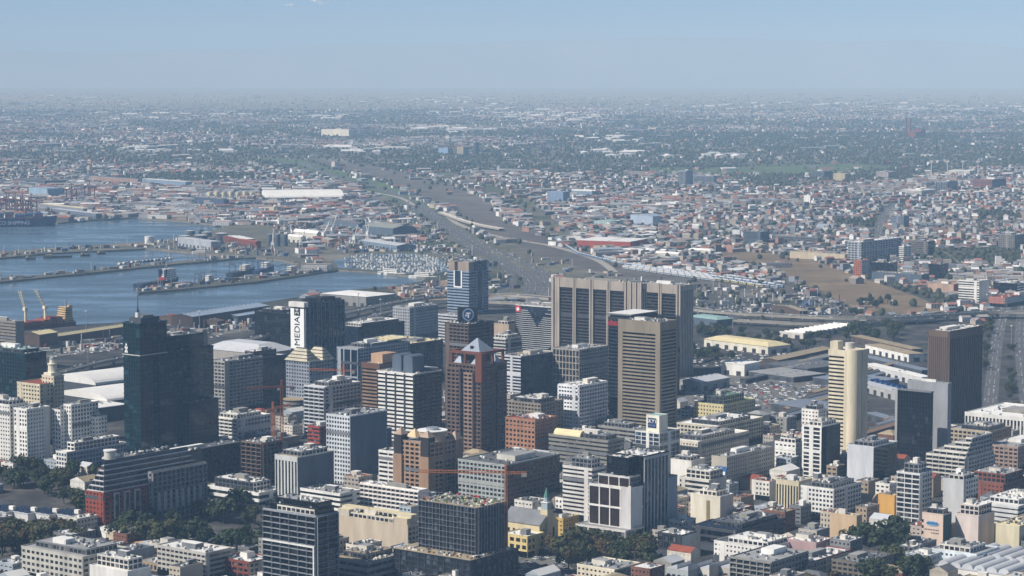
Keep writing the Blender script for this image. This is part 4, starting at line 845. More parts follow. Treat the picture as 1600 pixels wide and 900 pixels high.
# church with a green spire
r, V, rr = bld('cream church with a long grey roof and a green copper spire', 843, 856, 822, 785, 872, BLANK(wall(222, 206, 164)), BLANK(wall(206, 188, 150)), 'church', 'church', R_GREY, clut=0, par=0)
wr, wl, h = V[1], V[3], V[5]
part(r, 'nave_roof', lambda b: b.gable(-.6, wr + .6, -.6, wl + .6, h + .3, h + 9, wall(128, 130, 132), 'y', wm=wall(222, 206, 164)))
for k in range(6): piece('arched_window', r, -.15, -.02, wl * (.1 + .14 * k), wl * (.1 + .14 * k) + 1.8, 4, h - 4, G_DARK)
for k in range(3): piece('arched_window', r, wr * (.18 + .26 * k), wr * (.18 + .26 * k) + 2, -.15, -.02, 4, h - 3, G_DARK)
def twr(b):
    cx, cy_ = wr * .5, 2.5; st = wall(170, 184, 186)
    b.box(cx - 3.2, cx + 3.2, cy_ - 3.6, cy_ + 2.6, 0, h + 10, wall(222, 206, 164)); b.box(cx - 2.6, cx + 2.6, cy_ - 3, cy_ + 2.2, h + 10, h + 15, st); b.box(cx - 3, cx + 3, cy_ - 3.4, cy_ + 2.6, h + 15, h + 15.6, WHITE)
    b.cyl(cx, cy_ - .4, h + 15.6, h + 19, 2.2, 1.8, st, 8); b.cyl(cx, cy_ - .4, h + 19, h + 26, 2.1, .1, wall(92, 140, 128), 8)
part(r, 'bell_tower', twr)
r, V, rr = bld('yellow parish hall with white cornices beside the church', 824, 872, 840, 786, 850, punch(wall(226, 204, 140), G_DARK, 5, 5), punch(wall(200, 178, 124), G_DARK, 5, 5), 'parish_hall', 'building', R_WHITE, clut=.4)
r, V, rr = bld('small ochre and white house between church and brown panel block', 880, 838, 812, 868, 904, punch(wall(220, 186, 110)), punch(wall(190, 160, 100)), 'old_house', 'house', R_GREY, clut=.4)
# ------------------------------------------------------------------ sheds, halls and other long low buildings
def shed(label, uc, vb, vt, ul, ur, roofm=R_GREY, wallm=BROWN, rise=3.0, typ='gable', axis='x', yaw=60, name='warehouse', cat='warehouse', group=None, doors=True):
    x, y, h, wl, wr = place(uc, vb, vt, ul, ur, yaw)
    root = empty(name, (x, y, 0), math.radians(yaw)); tag(root, label, cat, group)
    b = MB(); b.box(0, wr, 0, wl, 0, h, wallm); b.build('wall', root)
    b = MB()
    if typ == 'gable': b.gable(-.4, wr + .4, -.4, wl + .4, h + .02, h + rise, roofm, axis, wm=wallm)
    elif typ == 'vault': b.vault(-.3, wr + .3, -.3, wl + .3, h + .02, rise, roofm, 12, axis)
    elif typ == 'hip': b.hip(-.6, wr + .6, -.6, wl + .6, h + .02, h + rise, min(wr, wl) * .3, roofm)
    elif typ == 'saw':
        n = max(2, int((wr if axis == 'y' else wl) / 11))
        for k in range(n):
            if axis == 'y':
                a0, a1 = k * wr / n, (k + 1) * wr / n; vs = [(a0, 0, h), (a1, 0, h), (a0, 0, h + rise), (a0, wl, h), (a1, wl, h), (a0, wl, h + rise)]
            else:
                a0, a1 = k * wl / n, (k + 1) * wl / n; vs = [(0, a0, h), (0, a1, h), (0, a0, h + rise), (wr, a0, h), (wr, a1, h), (wr, a0, h + rise)]
            b.add(vs, [(0, 1, 2), (3, 5, 4), (1, 4, 5, 2), (0, 2, 5, 3)], roofm)
    else: b.box(-.3, wr + .3, -.3, wl + .3, h, h + .6, roofm)
    b.build('roof', root)
    if doors:
        b = MB(); n = max(1, int(wr / 14))
        for k in range(n): b.box((k + .3) * wr / n, (k + .7) * wr / n, -.12, -.02, 0, min(5, h * .7), DARKM)
        for k in range(max(1, int(wl / 14))): b.box(-.12, -.02, (k + .3) * wl / max(1, int(wl / 14)), (k + .7) * wl / max(1, int(wl / 14)), 0, min(5, h * .7), DARKM)
        b.build('loading_door', root, kind='stuff')
        b = MB(); n = max(2, int(wr / 9))
        if typ in ('gable', 'flat') and axis == 'x':
            for k in range(n):
                if typ == 'flat': b.box((k + .2) * wr / n, (k + .2) * wr / n + 1.6, wl * .4, wl * .4 + 2.5, h + .6, h + 1.5, METAL)
                else: b.box((k + .4) * wr / n, (k + .4) * wr / n + 1.0, wl * .46, wl * .54, h + rise * .86, h + rise + .7, METAL)
            b.build('roof_vent', root, kind='stuff')
    FOOT.append((x, y, math.radians(yaw), wr, wl))
    return root, wr, wl, h
WB = wall(96, 80, 70); R_LB = mat('pale_blue_sheet', C(150, 164, 180), .55, .12, .08, streak=False); R_LG = mat('light_grey_sheet', C(186, 188, 190), .6, .1, .08, streak=False)
R_GB = mat('grey_blue_sheet', C(122, 130, 142), .6, .15, .08, streak=False)
SH = [
 ('long quay shed with a pale blue sheet roof along the inner basin', 301, 514, 495, 268, 420, R_LB, DBROWN, 3, 'gable', 'x', 60),
 ('small brown shed at the end of the blue quay shed', 268, 508, 495, 249, 280, R_RED, WB, 2, 'gable', 'x', 60),
 ('low brown goods shed behind the quay rails', 340, 513, 502, 313, 352, WB, WB, 2, 'gable', 'x', 60),
 ('blue roofed goods shed behind the quay rails', 372, 506, 494, 341, 420, R_LB, DGREY, 2, 'gable', 'x', 60),
 ('long cream roofed shed beside the crane ship', 88, 541, 526, 79, 196, R_CREAM, DBROWN, 3, 'gable', 'x', 60),
 ('short cream roofed shed with a low annex beside the crane ship', 62, 546, 523, 36, 90, R_CREAM, WB, 3, 'gable', 'x', 60),
 ('white flat roofed terminal behind the green glass tower', 262, 545, 525, 245, 300, R_WHITE, OFFW, 1, 'flat', 'x', 60),
 ('great exhibition hall with a pale grey hipped roof', 405, 582, 553, 316, 462, R_LG, wall(176, 170, 160), 8, 'hip', 'x', 52),
 ('white convention hall with a long arched roof', 150, 622, 602, 88, 240, R_WHITE, DGREY, 9, 'vault', 'x', 48),
 ('lower white convention hall with a shallow arched roof', 168, 650, 627, 92, 250, R_WHITE, DGREY, 7, 'vault', 'x', 48),
 ('white fronted annex of the convention halls', 140, 662, 640, 92, 200, R_WHITE, DGREY, 2, 'flat', 'x', 48),
 ('large white flat roofed warehouse on the south quay', 572, 480, 464, 500, 618, R_WHITE, wall(150, 148, 142), 2, 'hip', 'x', 52),
 ('arched white cargo hall among the container stacks', 416, 314, 309, 409, 537, R_WHITE, GREY, 15, 'vault', 'x', 10),
 ('big grey green port hall with a long pitched roof', 614, 372, 357, 566, 650, mat('grey_green_sheet', C(140, 144, 136), .7, .1, .08, streak=False), SLATE, 6, 'gable', 'y', 40),
 ('white pitched fish shed beside the silos', 495, 376, 365, 458, 502, R_WHITE, OFFW, 5, 'gable', 'y', 40),
 ('smaller white pitched shed beside the fish shed', 470, 380, 371, 448, 478, R_WHITE, OFFW, 4, 'gable', 'y', 40),
 ('long pale marina shed with a white roof', 620, 393, 384, 560, 650, R_LG, wall(120, 140, 160), 3, 'gable', 'y', 30),
 ('dark roofed dock workshop beside the marina', 560, 360, 350, 505, 575, R_DARK, SLATE, 3, 'gable', 'y', 30),
 ('pale blue cold store facing the container basin', 74, 309, 295, 45, 100, R_LB, wall(150, 176, 196), 1, 'flat', 'x', 40),
 ('long dark banded port store behind the cold store', 70, 290, 283, 20, 96, R_DARK, DGREY, 1, 'flat', 'x', 40),
 ('saw tooth roofed port factory', 215, 290, 281, 140, 222, R_GREY, ROSE, 4, 'saw', 'x', 40),
 ('white roofed port store beside the saw tooth factory', 290, 294, 284, 222, 300, R_WHITE, BLUEG, 2, 'flat', 'x', 40),
 ('dark blue low transit shed facing the fishing quay', 350, 322, 312, 303, 358, R_DARK, wall(70, 84, 110), 2, 'flat', 'x', 40),
 ('cream transit shed nearest the container ship', 130, 335, 326, 62, 140, R_CREAM, wall(140, 146, 156), 2, 'flat', 'x', 35),
 ('grey transit shed on the container quay', 150, 342, 334, 82, 160, R_LG, wall(110, 120, 136), 2, 'flat', 'x', 35),
 ('red brick cold store on the tank pier', 400, 388, 378, 372, 408, R_RED, BRICK, 2, 'gable', 'y', 35),
 ('white roofed quay shed on the tank pier', 380, 381, 374, 333, 398, R_WHITE, BRICK, 3, 'gable', 'x', 35),
 ('pale ribbed low store below the tanks', 330, 391, 378, 278, 345, R_LG, wall(170, 176, 182), 1, 'flat', 'x', 35),
 # rail side and station
 ('cream roofed exhibition shed behind the bus trees', 1200, 554, 542, 1100, 1235, R_CREAM, wall(214, 208, 190), 4, 'hip', 'x', 40),
 ('white box shaped depot beside the bus yard', 1163, 588, 570, 1127, 1188, R_WHITE, WHITE, 1, 'flat', 'x', 52),
 ('pale teal roofed rail depot under the flyover', 1120, 510, 500, 1074, 1146, R_TEAL, SLATE, 3, 'hip', 'x', 40),
 ('white zigzag roofed hall beside the station trees', 1255, 530, 522, 1218, 1345, R_WHITE, OFFW, 1.5, 'saw', 'y', 52),
 ('tan flat roof of the station concourse', 1425, 556, 546, 1330, 1442, R_TAN, WB, 1, 'flat', 'x', 20),
 ('white arcaded station front', 1420, 566, 554, 1352, 1444, R_TAN, WHITE, 1, 'flat', 'x', 20),
 ('white layered roof of the long station hall', 1440, 604, 590, 1352, 1456, R_WHITE, wall(200, 200, 198), 1, 'flat', 'x', 20),
 ('second white layered roof beside the blue roofs', 1430, 634, 620, 1340, 1448, R_LG, wall(180, 180, 176), 1, 'flat', 'x', 20),
 ('bright blue ribbed market roof inside the station', 1410, 622, 611, 1352, 1424, R_BLUE, wall(60, 90, 130), 4, 'saw', 'x', 20),
 ('tan platform roof farthest along the station tracks', 1215, 572, 563, 1190, 1300, R_TAN, WB, 2, 'gable', 'x', 56),
 ('grey roofed market hall beside the black tower', 985, 712, 690, 960, 1045, R_LG, GREY, 3, 'gable', 'x', 52),
 ('pale shed with a curved roof beyond the louvred tower', 1095, 612, 598, 1058, 1140, R_LG, wall(168, 168, 164), 3, 'gable', 'x', 52),
 ('broad grey blue roof of the station deck beside the hotel tower', 1290, 655, 643, 1205, 1345, R_GB, DGREY, 1, 'flat', 'x', 40),
 ('second broad grey blue deck roof behind the hotel tower', 1345, 610, 600, 1270, 1405, R_GB, DGREY, 1, 'flat', 'x', 40),
 ('long grey deck roof beyond the white depot', 1240, 598, 590, 1170, 1290, R_GREY, DGREY, 1, 'flat', 'x', 40),
 ('grey blue station roof between the arcade and the hotel tower', 1440, 588, 579, 1345, 1456, R_GB, DGREY, 1, 'flat', 'x', 20),
 ('low grey blue roof in front of the second layered roof', 1408, 672, 661, 1352, 1425, R_GB, DGREY, 1, 'flat', 'x', 20),
 ('dark station roof running beside the tan platform roof', 1262, 584, 577, 1196, 1330, R_DARK, DGREY, 1, 'flat', 'x', 40),
 # mid distance
 ('red and white long works beside the train yard', 985, 390, 378, 902, 1012, R_WHITE, wall(176, 84, 68), 1, 'flat', 'x', 66),
 ('pale grey works hall beyond the train yard', 1020, 354, 338, 985, 1032, R_LB, wall(170, 184, 200), 3, 'gable', 'x', 40),
 ('white vaulted stores in a row beside the red works', 1000, 384, 378, 968, 1008, R_WHITE, OFFW, 4, 'vault', 'x', 66),
 ('white tented showground hall beside the train yard', 1060, 404, 397, 1024, 1064, R_WHITE, OFFW, 3, 'gable', 'y', 50),
 ('second white showground hall with a broad roof', 1110, 398, 392, 1075, 1118, R_WHITE, OFFW, 3, 'hip', 'x', 50),
 ('blue grey mill block among low works roofs', 880, 318, 300, 855, 890, R_LB, wall(130, 150, 176), 1, 'flat', 'x', 50),
 ('striped roofed works hall beside the mill block', 925, 308, 299, 893, 935, R_WHITE, BLUEG, 3, 'saw', 'y', 50),
 ('pale green works hall beyond the rail cutting', 955, 354, 346, 928, 968, R_TEAL, wall(170, 190, 186), 2, 'gable', 'x', 50),
 ('brown roofed depot beside the elevated road', 1250, 498, 486, 1205, 1262, R_TAN, WB, 3, 'gable', 'x', 20),
]
for a in SH: shed(*a)
r, wr_, wl_, h_ = shed('white market building with a row of barrel vaulted roofs', 1575, 926, 900, 1462, 1660, R_LG, WHITE, 1, 'flat', 'x', 52, 'vaulted_market', 'building')
nv = max(3, int(wl_ / 8.5))
for k in range(nv):
    for a0, a1 in ((.03, .46), (.54, .97)):
        part(r, 'barrel_vault', lambda b: b.vault(wr_ * a0, wr_ * a1, wl_ * (k + .06) / nv, wl_ * (k + .94) / nv, h_ + .62, 3.2, R_LG, 10, 'x'))
for j, (uc_, vb_) in enumerate(((1075, 918), (1108, 916), (1140, 914))):
    r, wr_, wl_, h_ = shed(['grey town house with a pale sloping roof beside the square trees', 'middle town house of the sloping roofed row', 'town house at the uphill end of the sloping roofed row'][j], uc_, vb_, vb_ - 26, uc_ - 34, uc_ + 22, R_LG, [wall(176, 182, 180), OFFW, wall(190, 184, 172)][j], 3.2, 'saw', 'x', 52, 'town_house', 'house', None, False)
    for k in range(4):
        for z_ in (2, 5.4): piece('window', r, -.12, -.02, wl_ * (.1 + .24 * k), wl_ * (.1 + .24 * k) + 2.4, z_, z_ + 2, G_DARK)
# scalloped eave of the exhibition hall stays part of its front; station platform canopies
for k in range(9):
    uc = 1208 + 14 * k - (k % 3) * 3; vb = 665 - 8.5 * k
    shed(['grey blue ridged canopy over the parallel station platforms', 'dark ridged canopy over the parallel station platforms', 'tan ridged canopy over the parallel station platforms'][k % 3], uc, vb, vb - 9, uc - 10, uc + 92, [R_GB, R_DARK, R_TAN][k % 3], WB, 1.6, 'gable', 'x', 56, 'platform_canopy', 'canopy', 'canopies over the station platforms', False)

for k in range(8):
    uc = 1352 + 11 * k; vb = 688 - 6.5 * k
    shed('rusty ridged roof in the station shops behind the hotel tower' if k % 2 else 'tan ridged roof in the station shops behind the hotel tower', uc, vb, vb - 10, uc - 12, uc + 60, [mat('rusty_sheet', C(140, 116, 96), .8, .2, .1, streak=False), R_DARK, R_GB][k % 3], WB, 1.8, 'gable', 'x', 56, 'station_roof', 'roof', 'ridged roofs of the station shops', False)
for k in range(7):
    uc = 1165 + 17 * k; vb = 600 - 5.5 * k
    shed(['long dark canopy', 'long grey blue canopy', 'long tan canopy'][k % 3] + ' over the station tracks beside the taxi yard', uc, vb, vb - 7, uc - 9, uc + 70, [R_DARK, R_GB, R_TAN][k % 3], DGREY, 1.2, 'gable', 'x', 56, 'track_canopy', 'canopy', 'canopies over the station tracks', False)
# storage tanks
def tank(label, u, vb, vt, du, m, group=None):
    x, y = at(u, vb); h = hz(x, y, vt); rad = du / 2 * y / F
    root = empty('storage_tank', (x, y + rad, 0)); tag(root, label, 'tank', group)
    part(root, 'shell', lambda b: b.cyl(0, 0, 0, h, rad, rad, m, 28)); part(root, 'roof', lambda b: b.cyl(0, 0, h, h + rad * .12, rad * 1.01, .3, R_LG, 28)); part(root, 'stair', lambda b: [b.bar((rad * 1.03 * math.cos(a), rad * 1.03 * math.sin(a), h * k / 12), (rad * 1.03 * math.cos(a + .09), rad * 1.03 * math.sin(a + .09), h * (k + 1) / 12), .5, METAL) for k, a in [(j, 4 + j * .09) for j in range(12)]] and None)
tank('white storage tank standing alone on the pier', 232.5, 382.5, 369.5, 15, WHITE)
for k, (u, vb, vt, du) in enumerate([(287, 379, 369, 18), (312, 379, 368, 22), (345, 377, 365, 20), (296, 369, 361, 16), (322, 370, 363, 16)]): tank(['pale grey tank above the ribbed store', 'widest grey tank of the tank group', 'dark grey tank next to the white roofed quay shed', 'grey tank at the basin side behind the pale one', 'low grey tank at the back of the tank group'][k], u, vb, vt, du, [GREY, DGREY, DGREY, wall(110, 120, 118), GREY][k])
for k in range(3): tank('slim grey silo, one of three beside the fishing quay', 421 + 12 * k, 385, 366, 9, SLATE, 'silos beside the fishing quay')
for k in range(7): tank('cream round silo in the row behind the fishing quay', 328 + 11 * k, 311, 300 - (k % 2), 9, wall(214, 204, 176), 'cream silos in the port')

# ------------------------------------------------------------------ ships
def ship(label, us, vs_, ub, vb_, beam, hull_h, hm, build, name='ship', cat='ship', group=None):
    """stern and bow given as points on the water"""
    s, b = Vector(at(us, vs_, -3)), Vector(at(ub, vb_, -3)); d = b - s; L_ = d.length
    root = empty(name, (s.x, s.y, -3), math.atan2(d.y, d.x)); tag(root, label, cat, group)
    m = MB(); st = [(0, .86, 0), (.06, 1, 0), (.7, 1, 0), (.86, .72, .12), (.95, .38, .3), (1.0, .04, .5)]
    vs = []
    for t, wv, rise in st:
        hw = beam / 2 * wv; z = hull_h * (1 + rise * .6); x = t * L_
        vs += [(x * .985, -hw * .85, 0), (x, -hw, z), (x, hw, z), (x * .985, hw * .85, 0)]
    fs = []
    for i in range(len(st) - 1):
        o, p = 4 * i, 4 * i + 4; fs += [(o, p, p + 1, o + 1), (o + 1, p + 1, p + 2, o + 2), (o + 2, p + 2, p + 3, o + 3)]
    fs += [(0, 1, 2, 3)]
    m.add(vs, fs, hm); m.build('hull', root); build(root, L_, beam, hull_h); return root
def house(root, x0, x1, w, z, floors, m=WHITE, name='superstructure'):
    b = MB()
    for k in range(floors):
        i = k * .9; b.box(x0 + i, x1 - i * .6, -w / 2 + i * .4, w / 2 - i * .4, z + 2.8 * k, z + 2.8 * k + 2.75, m); b.box(x0 + i - .06, x1 - i * .6 + .06, -w / 2 + i * .4 - .06, w / 2 - i * .4 + .06, z + 2.8 * k + 1.1, z + 2.8 * k + 2.0, G_BLACK)
    b.build(name, root)
NAVY = wall(44, 58, 84); HBLUE = wall(52, 72, 112)
def osv(r, L, B, h):
    house(r, L * .6, L * .86, B * .92, h, 6, WHITE); part(r, 'bow_deck', lambda b: b.box(L * .6, L * .9, -B * .4, B * .4, h, h + 3, NAVY)); part(r, 'red_front', lambda b: b.box(L * .59, L * .6 - .05, -B * .3, B * .3, h + .5, h + 4.5, REDP))
    part(r, 'mast', lambda b: (b.box(L * .7, L * .7 + 2, -1, 1, h + 16, h + 27, METAL), b.box(L * .68, L * .76, -3, 3, h + 20, h + 20.6, DARKM))); part(r, 'funnel', lambda b: (b.box(L * .6, L * .64, -B * .4, -B * .2, h, h + 17, NAVY), b.box(L * .6, L * .64, B * .2, B * .4, h, h + 17, NAVY)))
    part(r, 'work_deck', lambda b: b.box(L * .03, L * .58, -B * .44, B * .44, h + .05, h + .4, wall(70, 74, 82)))
ship('dark blue offshore supply ship with a tall white bridge at the jetty tip', 214, 450, 279, 440, 17, 6, NAVY, osv)
def trawler(r, L, B, h):
    house(r, L * .5, L * .72, B * .8, h, 3, WHITE); part(r, 'gantry', lambda b: [(b.box(L * x, L * x + .7, -B * .4, -B * .4 + .7, h, h + 13, DARKM), b.box(L * x, L * x + .7, B * .4 - .7, B * .4, h, h + 13, DARKM), b.box(L * x, L * x + .7, -B * .4, B * .4, h + 13, h + 14, DARKM)) for x in (.12, .35, .8)] and None)
    part(r, 'mast', lambda b: b.cyl(L * .62, 0, h + 8, h + 20, .5, .2, METAL, 6))
ship('dark trawler with three black gantries on the jetty', 358, 433, 398, 424, 14, 6, wall(50, 56, 66), trawler)
ship('blue hulled trawler between the gantry trawler and the grey ship', 396, 428, 428, 419, 13, 5, HBLUE, trawler)
ship('pale grey patrol ship moored at the jetty root', 426, 434, 474, 424, 12, 4, wall(150, 156, 162), trawler)
ship('white passenger boat moored on the outer jetty', 303, 446, 342, 440, 10, 4, WHITE, trawler)
def yacht(r, L, B, h): house(r, L * .2, L * .72, B * .8, h, 2, WHITE); part(r, 'mast', lambda b: b.cyl(L * .5, 0, h + 5, h + 14, .3, .1, METAL, 6))
ship('long white motor yacht along the marina quay', 592, 428, 634, 431, 9, 4, WHITE, yacht, 'yacht', 'yacht')
ship('white motor yacht nearest the sandy quay end', 640, 434, 684, 436, 9, 4, WHITE, yacht, 'yacht', 'yacht')
ship('white reefer ship moored at the fishing quay', 306, 347, 372, 353, 14, 6, WHITE, trawler)
ship('small white coaster moored below the ribbed store', 300, 397, 330, 397, 9, 4, WHITE, yacht)
ship('green hulled fishing boat beside the white reefer', 378, 352, 400, 349, 10, 5, wall(60, 90, 84), trawler)
for k, (a, b_) in enumerate([(40, 56), (68, 113), (126, 141), (152, 165)]):
    v = 405.5 - k * 2.6
    ship(['rusty flat barge moored off the pier end', 'long dark barge moored along the pier', 'small dark barge with a wheelhouse', 'smallest barge moored by the pier bend'][k], a, v, b_, v - .6, 9, 3, DBROWN, lambda r, L, B, h: house(r, L * .1, L * .3, B * .7, h, 1, BEIGE), 'barge', 'barge')
def deckship(r, L, B, h):
    house(r, L * .04, L * .2, B * .9, h, 7, wall(214, 186, 140))
    part(r, 'funnel', lambda b: (b.box(L * .01, L * .05, -3, 3, h, h + 21, wall(206, 176, 124)), b.cyl(L * .1, 0, h + 19, h + 29, 1.4, .8, METAL, 8)))
    for k in range(6): piece('container_stack', r, L * (.24 + .115 * k), L * (.34 + .115 * k), -B * .45, B * .45, h, h + [8, 9, 6, 5, 5.5, 5][k], [wall(150, 74, 56), wall(132, 64, 52), wall(160, 84, 60)][k % 3])
    for x, lean in ((.46, -.17), (.8, -.10)):
        part(r, 'deck_crane', lambda b: (b.cyl(L * x, 0, h, h + 19, 1.9, 1.6, wall(226, 216, 188), 10), b.box(L * x - 2.4, L * x + 2.4, -2.4, 2.4, h + 19, h + 23, wall(226, 216, 188)), b.bar((L * x, 1, h + 20), (L * (x - lean), 4, h + 45), 1.0, wall(226, 216, 188)), b.bar((L * x, -1, h + 20), (L * (x - lean), -2, h + 45), 1.0, wall(226, 216, 188)), [b.bar((L * (x - lean * t), 1 + 3 * t, h + 20 + 25 * t), (L * (x - lean * (t + .1)), -1 - 1 * t, h + 20 + 25 * (t + .1)), .5, wall(226, 216, 188)) for t in (.1, .25, .4, .55, .7, .85)]))
ship('cargo ship with a yellow bridge and two raised deck cranes beside the sheds', 112, 511, 22, 520, 22, 8, wall(110, 52, 44), deckship)
CS = [wall(52, 72, 116), wall(150, 74, 60), wall(96, 104, 112), wall(60, 96, 104), wall(130, 60, 70), wall(170, 160, 140)]
def boxship(r, L, B, h):
    k2 = random.Random(9)
    for k in range(15):
        x0 = L * (.1 + .055 * k); top = k2.randint(3, 6)
        for j in range(top): piece('container_row', r, x0, x0 + L * .048, -B * .46, B * .46, h + 2.6 * j + .1, h + 2.6 * j + 2.6, k2.choice(CS))
    house(r, L * .03, L * .09, B * .9, h, 9, WHITE)
    t = lettering('COSCO SHIPPING', 12, wall(206, 214, 226), r, (L * .725, -B / 2 - .5, h * .5), (math.pi / 2, 0, 0), .2); k_ = L * .235 / (max(v.co.x for v in t.data.vertices) - min(v.co.x for v in t.data.vertices)); t.scale = (k_, min(k_, .9), 1)
ship('huge blue container ship with COSCO SHIPPING painted on its hull', -190, 356.5, 90, 353, 40, 17, wall(46, 66, 108), boxship, 'container_ship')

# quay cranes
def gantry(label, u, v, m, sc_=1.0, group=None, rz=.4):
    x, y = at(u, v); root = empty('gantry_crane', (x, y, 0), rz); tag(root, label, 'crane', group)
    for i in (-9, 9):
        for j in (-13, 13): part(root, 'leg', lambda b: b.box(i * sc_ - 1, i * sc_ + 1, j * sc_ - 1, j * sc_ + 1, 0, 42 * sc_, m))
    part(root, 'portal_beam', lambda b: [b.box(-9 * sc_, 9 * sc_, j * sc_ - .8, j * sc_ + .8, z * sc_, (z + 2) * sc_, m) for j in (-13, 13) for z in (14, 40)] and None)
    part(root, 'boom', lambda b: (b.box(-3 * sc_, 3 * sc_, -45 * sc_, 26 * sc_, 42 * sc_, 44.5 * sc_, m), b.bar((0, 0, 44 * sc_), (0, 0, 62 * sc_), 1.6, m), b.bar((0, 0, 61 * sc_), (0, -42 * sc_, 44 * sc_), .8, m), b.bar((0, 0, 61 * sc_), (0, 22 * sc_, 44 * sc_), .8, m)))
    part(root, 'machine_house', lambda b: b.box(-4 * sc_, 4 * sc_, 8 * sc_, 20 * sc_, 44.5 * sc_, 49 * sc_, WHITE))
for u, v in ((10, 334), (24, 335), (36, 336), (49, 337), (140, 312), (112, 318)): gantry('red brown container gantry crane on the container quay', u, v, wall(116, 76, 76), .8, 'gantry cranes on the container quay', .9)
def jibcrane(label, u, v, h, reach, m, rz, group=None):
    x, y = at(u, v); root = empty('dock_crane', (x, y, 0), rz); tag(root, label, 'crane', group)
    part(root, 'portal', lambda b: [b.bar((i * 4, j * 4, 0), (i * 2, j * 2, h * .3), .9, m) for i in (-1, 1) for j in (-1, 1)] and None); part(root, 'cab', lambda b: b.box(-3, 3, -3, 3, h * .3, h * .45, m)); part(root, 'jib', lambda b: (b.bar((0, 1, h * .4), (reach, 0, h), .9, m), b.bar((0, -1, h * .4), (reach, 0, h), .9, m), b.bar((0, 0, h * .45), (-reach * .3, 0, h * .75), .8, m), b.bar((-reach * .3, 0, h * .75), (reach, 0, h), .4, m)))
for u, v, h, re_, rz in ((520, 372, 48, 10, .5), (553, 385, 40, 8, -.3), (575, 378, 44, 8, 2.4), (470, 392, 36, 8, .2), (506, 378, 40, 16, .8), (426, 392, 34, 6, 1.5)): jibcrane('slim white dock crane with raised jib behind the marina', u, v, h, re_, WHITE, rz, 'white dock cranes')

# tower cranes in the city centre
def towercrane(label, u, vb, vj, ang, jib, cj, m=ORANGE):
    x, y = at(u, vb); h = hz(x, y, vj); root = empty('tower_crane', (x, y, 0), ang); tag(root, label, 'crane')
    def lat(b, p, q, w_, n):
        p, q = Vector(p), Vector(q); d = (q - p).normalized(); up = Vector((0, 0, 1)) if abs(d.z) < .9 else Vector((1, 0, 0)); a = d.cross(up).normalized() * w_ / 2; c = a.cross(d).normalized() * w_ / 2
        cs = [a + c, a - c, -a - c, -a + c]
        for o in cs: b.bar(p + o, q + o, .26, m)
        for k in range(n):
            for i in range(4): b.bar(p + (q - p) * k / n + cs[i], p + (q - p) * (k + 1) / n + cs[(i + 1) % 4], .14, m)
    part(root, 'mast', lambda b: lat(b, (0, 0, 0), (0, 0, h), 2.0, int(h / 2.4))); part(root, 'jib', lambda b: lat(b, (1, 0, h + 1), (jib, 0, h + 1), 1.5, int(jib / 2.2))); part(root, 'counter_jib', lambda b: (lat(b, (-1, 0, h + .6), (-cj, 0, h + .6), 1.3, int(cj / 2.2)), b.box(-cj, -cj + 3.5, -1, 1, h - 2, h + .4, CONC)))
    part(root, 'apex', lambda b: (lat(b, (0, 0, h), (0, 0, h + 7), 1.2, 4), b.bar((0, 0, h + 7), (jib * .7, 0, h + 1.8), .14, DARKM), b.bar((0, 0, h + 7), (-cj * .8, 0, h + 1.2), .14, DARKM))); part(root, 'cab', lambda b: b.box(1, 3, -1.9, -.6, h - 2.2, h, OFFW))
towercrane('orange tower crane beside the scaffolded building with a long level jib', 790, 905, 740, math.radians(176), 58, 14)
towercrane('taller orange tower crane beside the unfinished frame building', 441, 730, 606, math.radians(200), 30, 11)
towercrane('shorter orange tower crane behind the unfinished frame building', 427, 722, 640, math.radians(60), 26, 10)
towercrane('orange tower crane beside the brown louvred tower', 537, 668, 580, math.radians(170), 34, 11)
# ------------------------------------------------------------------ roads, rails, fields
ASPH = mat('asphalt', (.1, .099, .097), .9, .15, .05, streak=False); RAILB = mat('rail_ballast', (.155, .14, .12), .95, .5, .012, streak=False); FIELD = mat('dry_brown_grass', (.185, .135, .08), .95, .4, .012, streak=False); GREENF = mat('green_field', (.085, .12, .05), .95, .3, .01, streak=False)
SANDF = mat('bare_sandy_ground', (.26, .19, .13), .95, .25, .02, streak=False); CONCR = mat('flyover_concrete', C(158, 152, 140), .85, .15, .04, streak=False); YARD = mat('concrete_yard', (.16, .155, .14), .9, .25, .02, streak=False)
BLOCK = []
def smooth(pts, n=6):
    out = []
    for i in range(len(pts) - 1):
        p0, p1, p2, p3 = pts[max(0, i - 1)], pts[i], pts[i + 1], pts[min(len(pts) - 1, i + 2)]
        for k in range(n):
            t = k / n; out.append(tuple(.5 * (2 * b + (c - a) * t + (2 * a - 5 * b + 4 * c - d) * t * t + (3 * b - a - 3 * c + d) * t ** 3) for a, b, c, d in zip(p0, p1, p2, p3)))
    out.append(pts[-1]); return out
ROADS = []
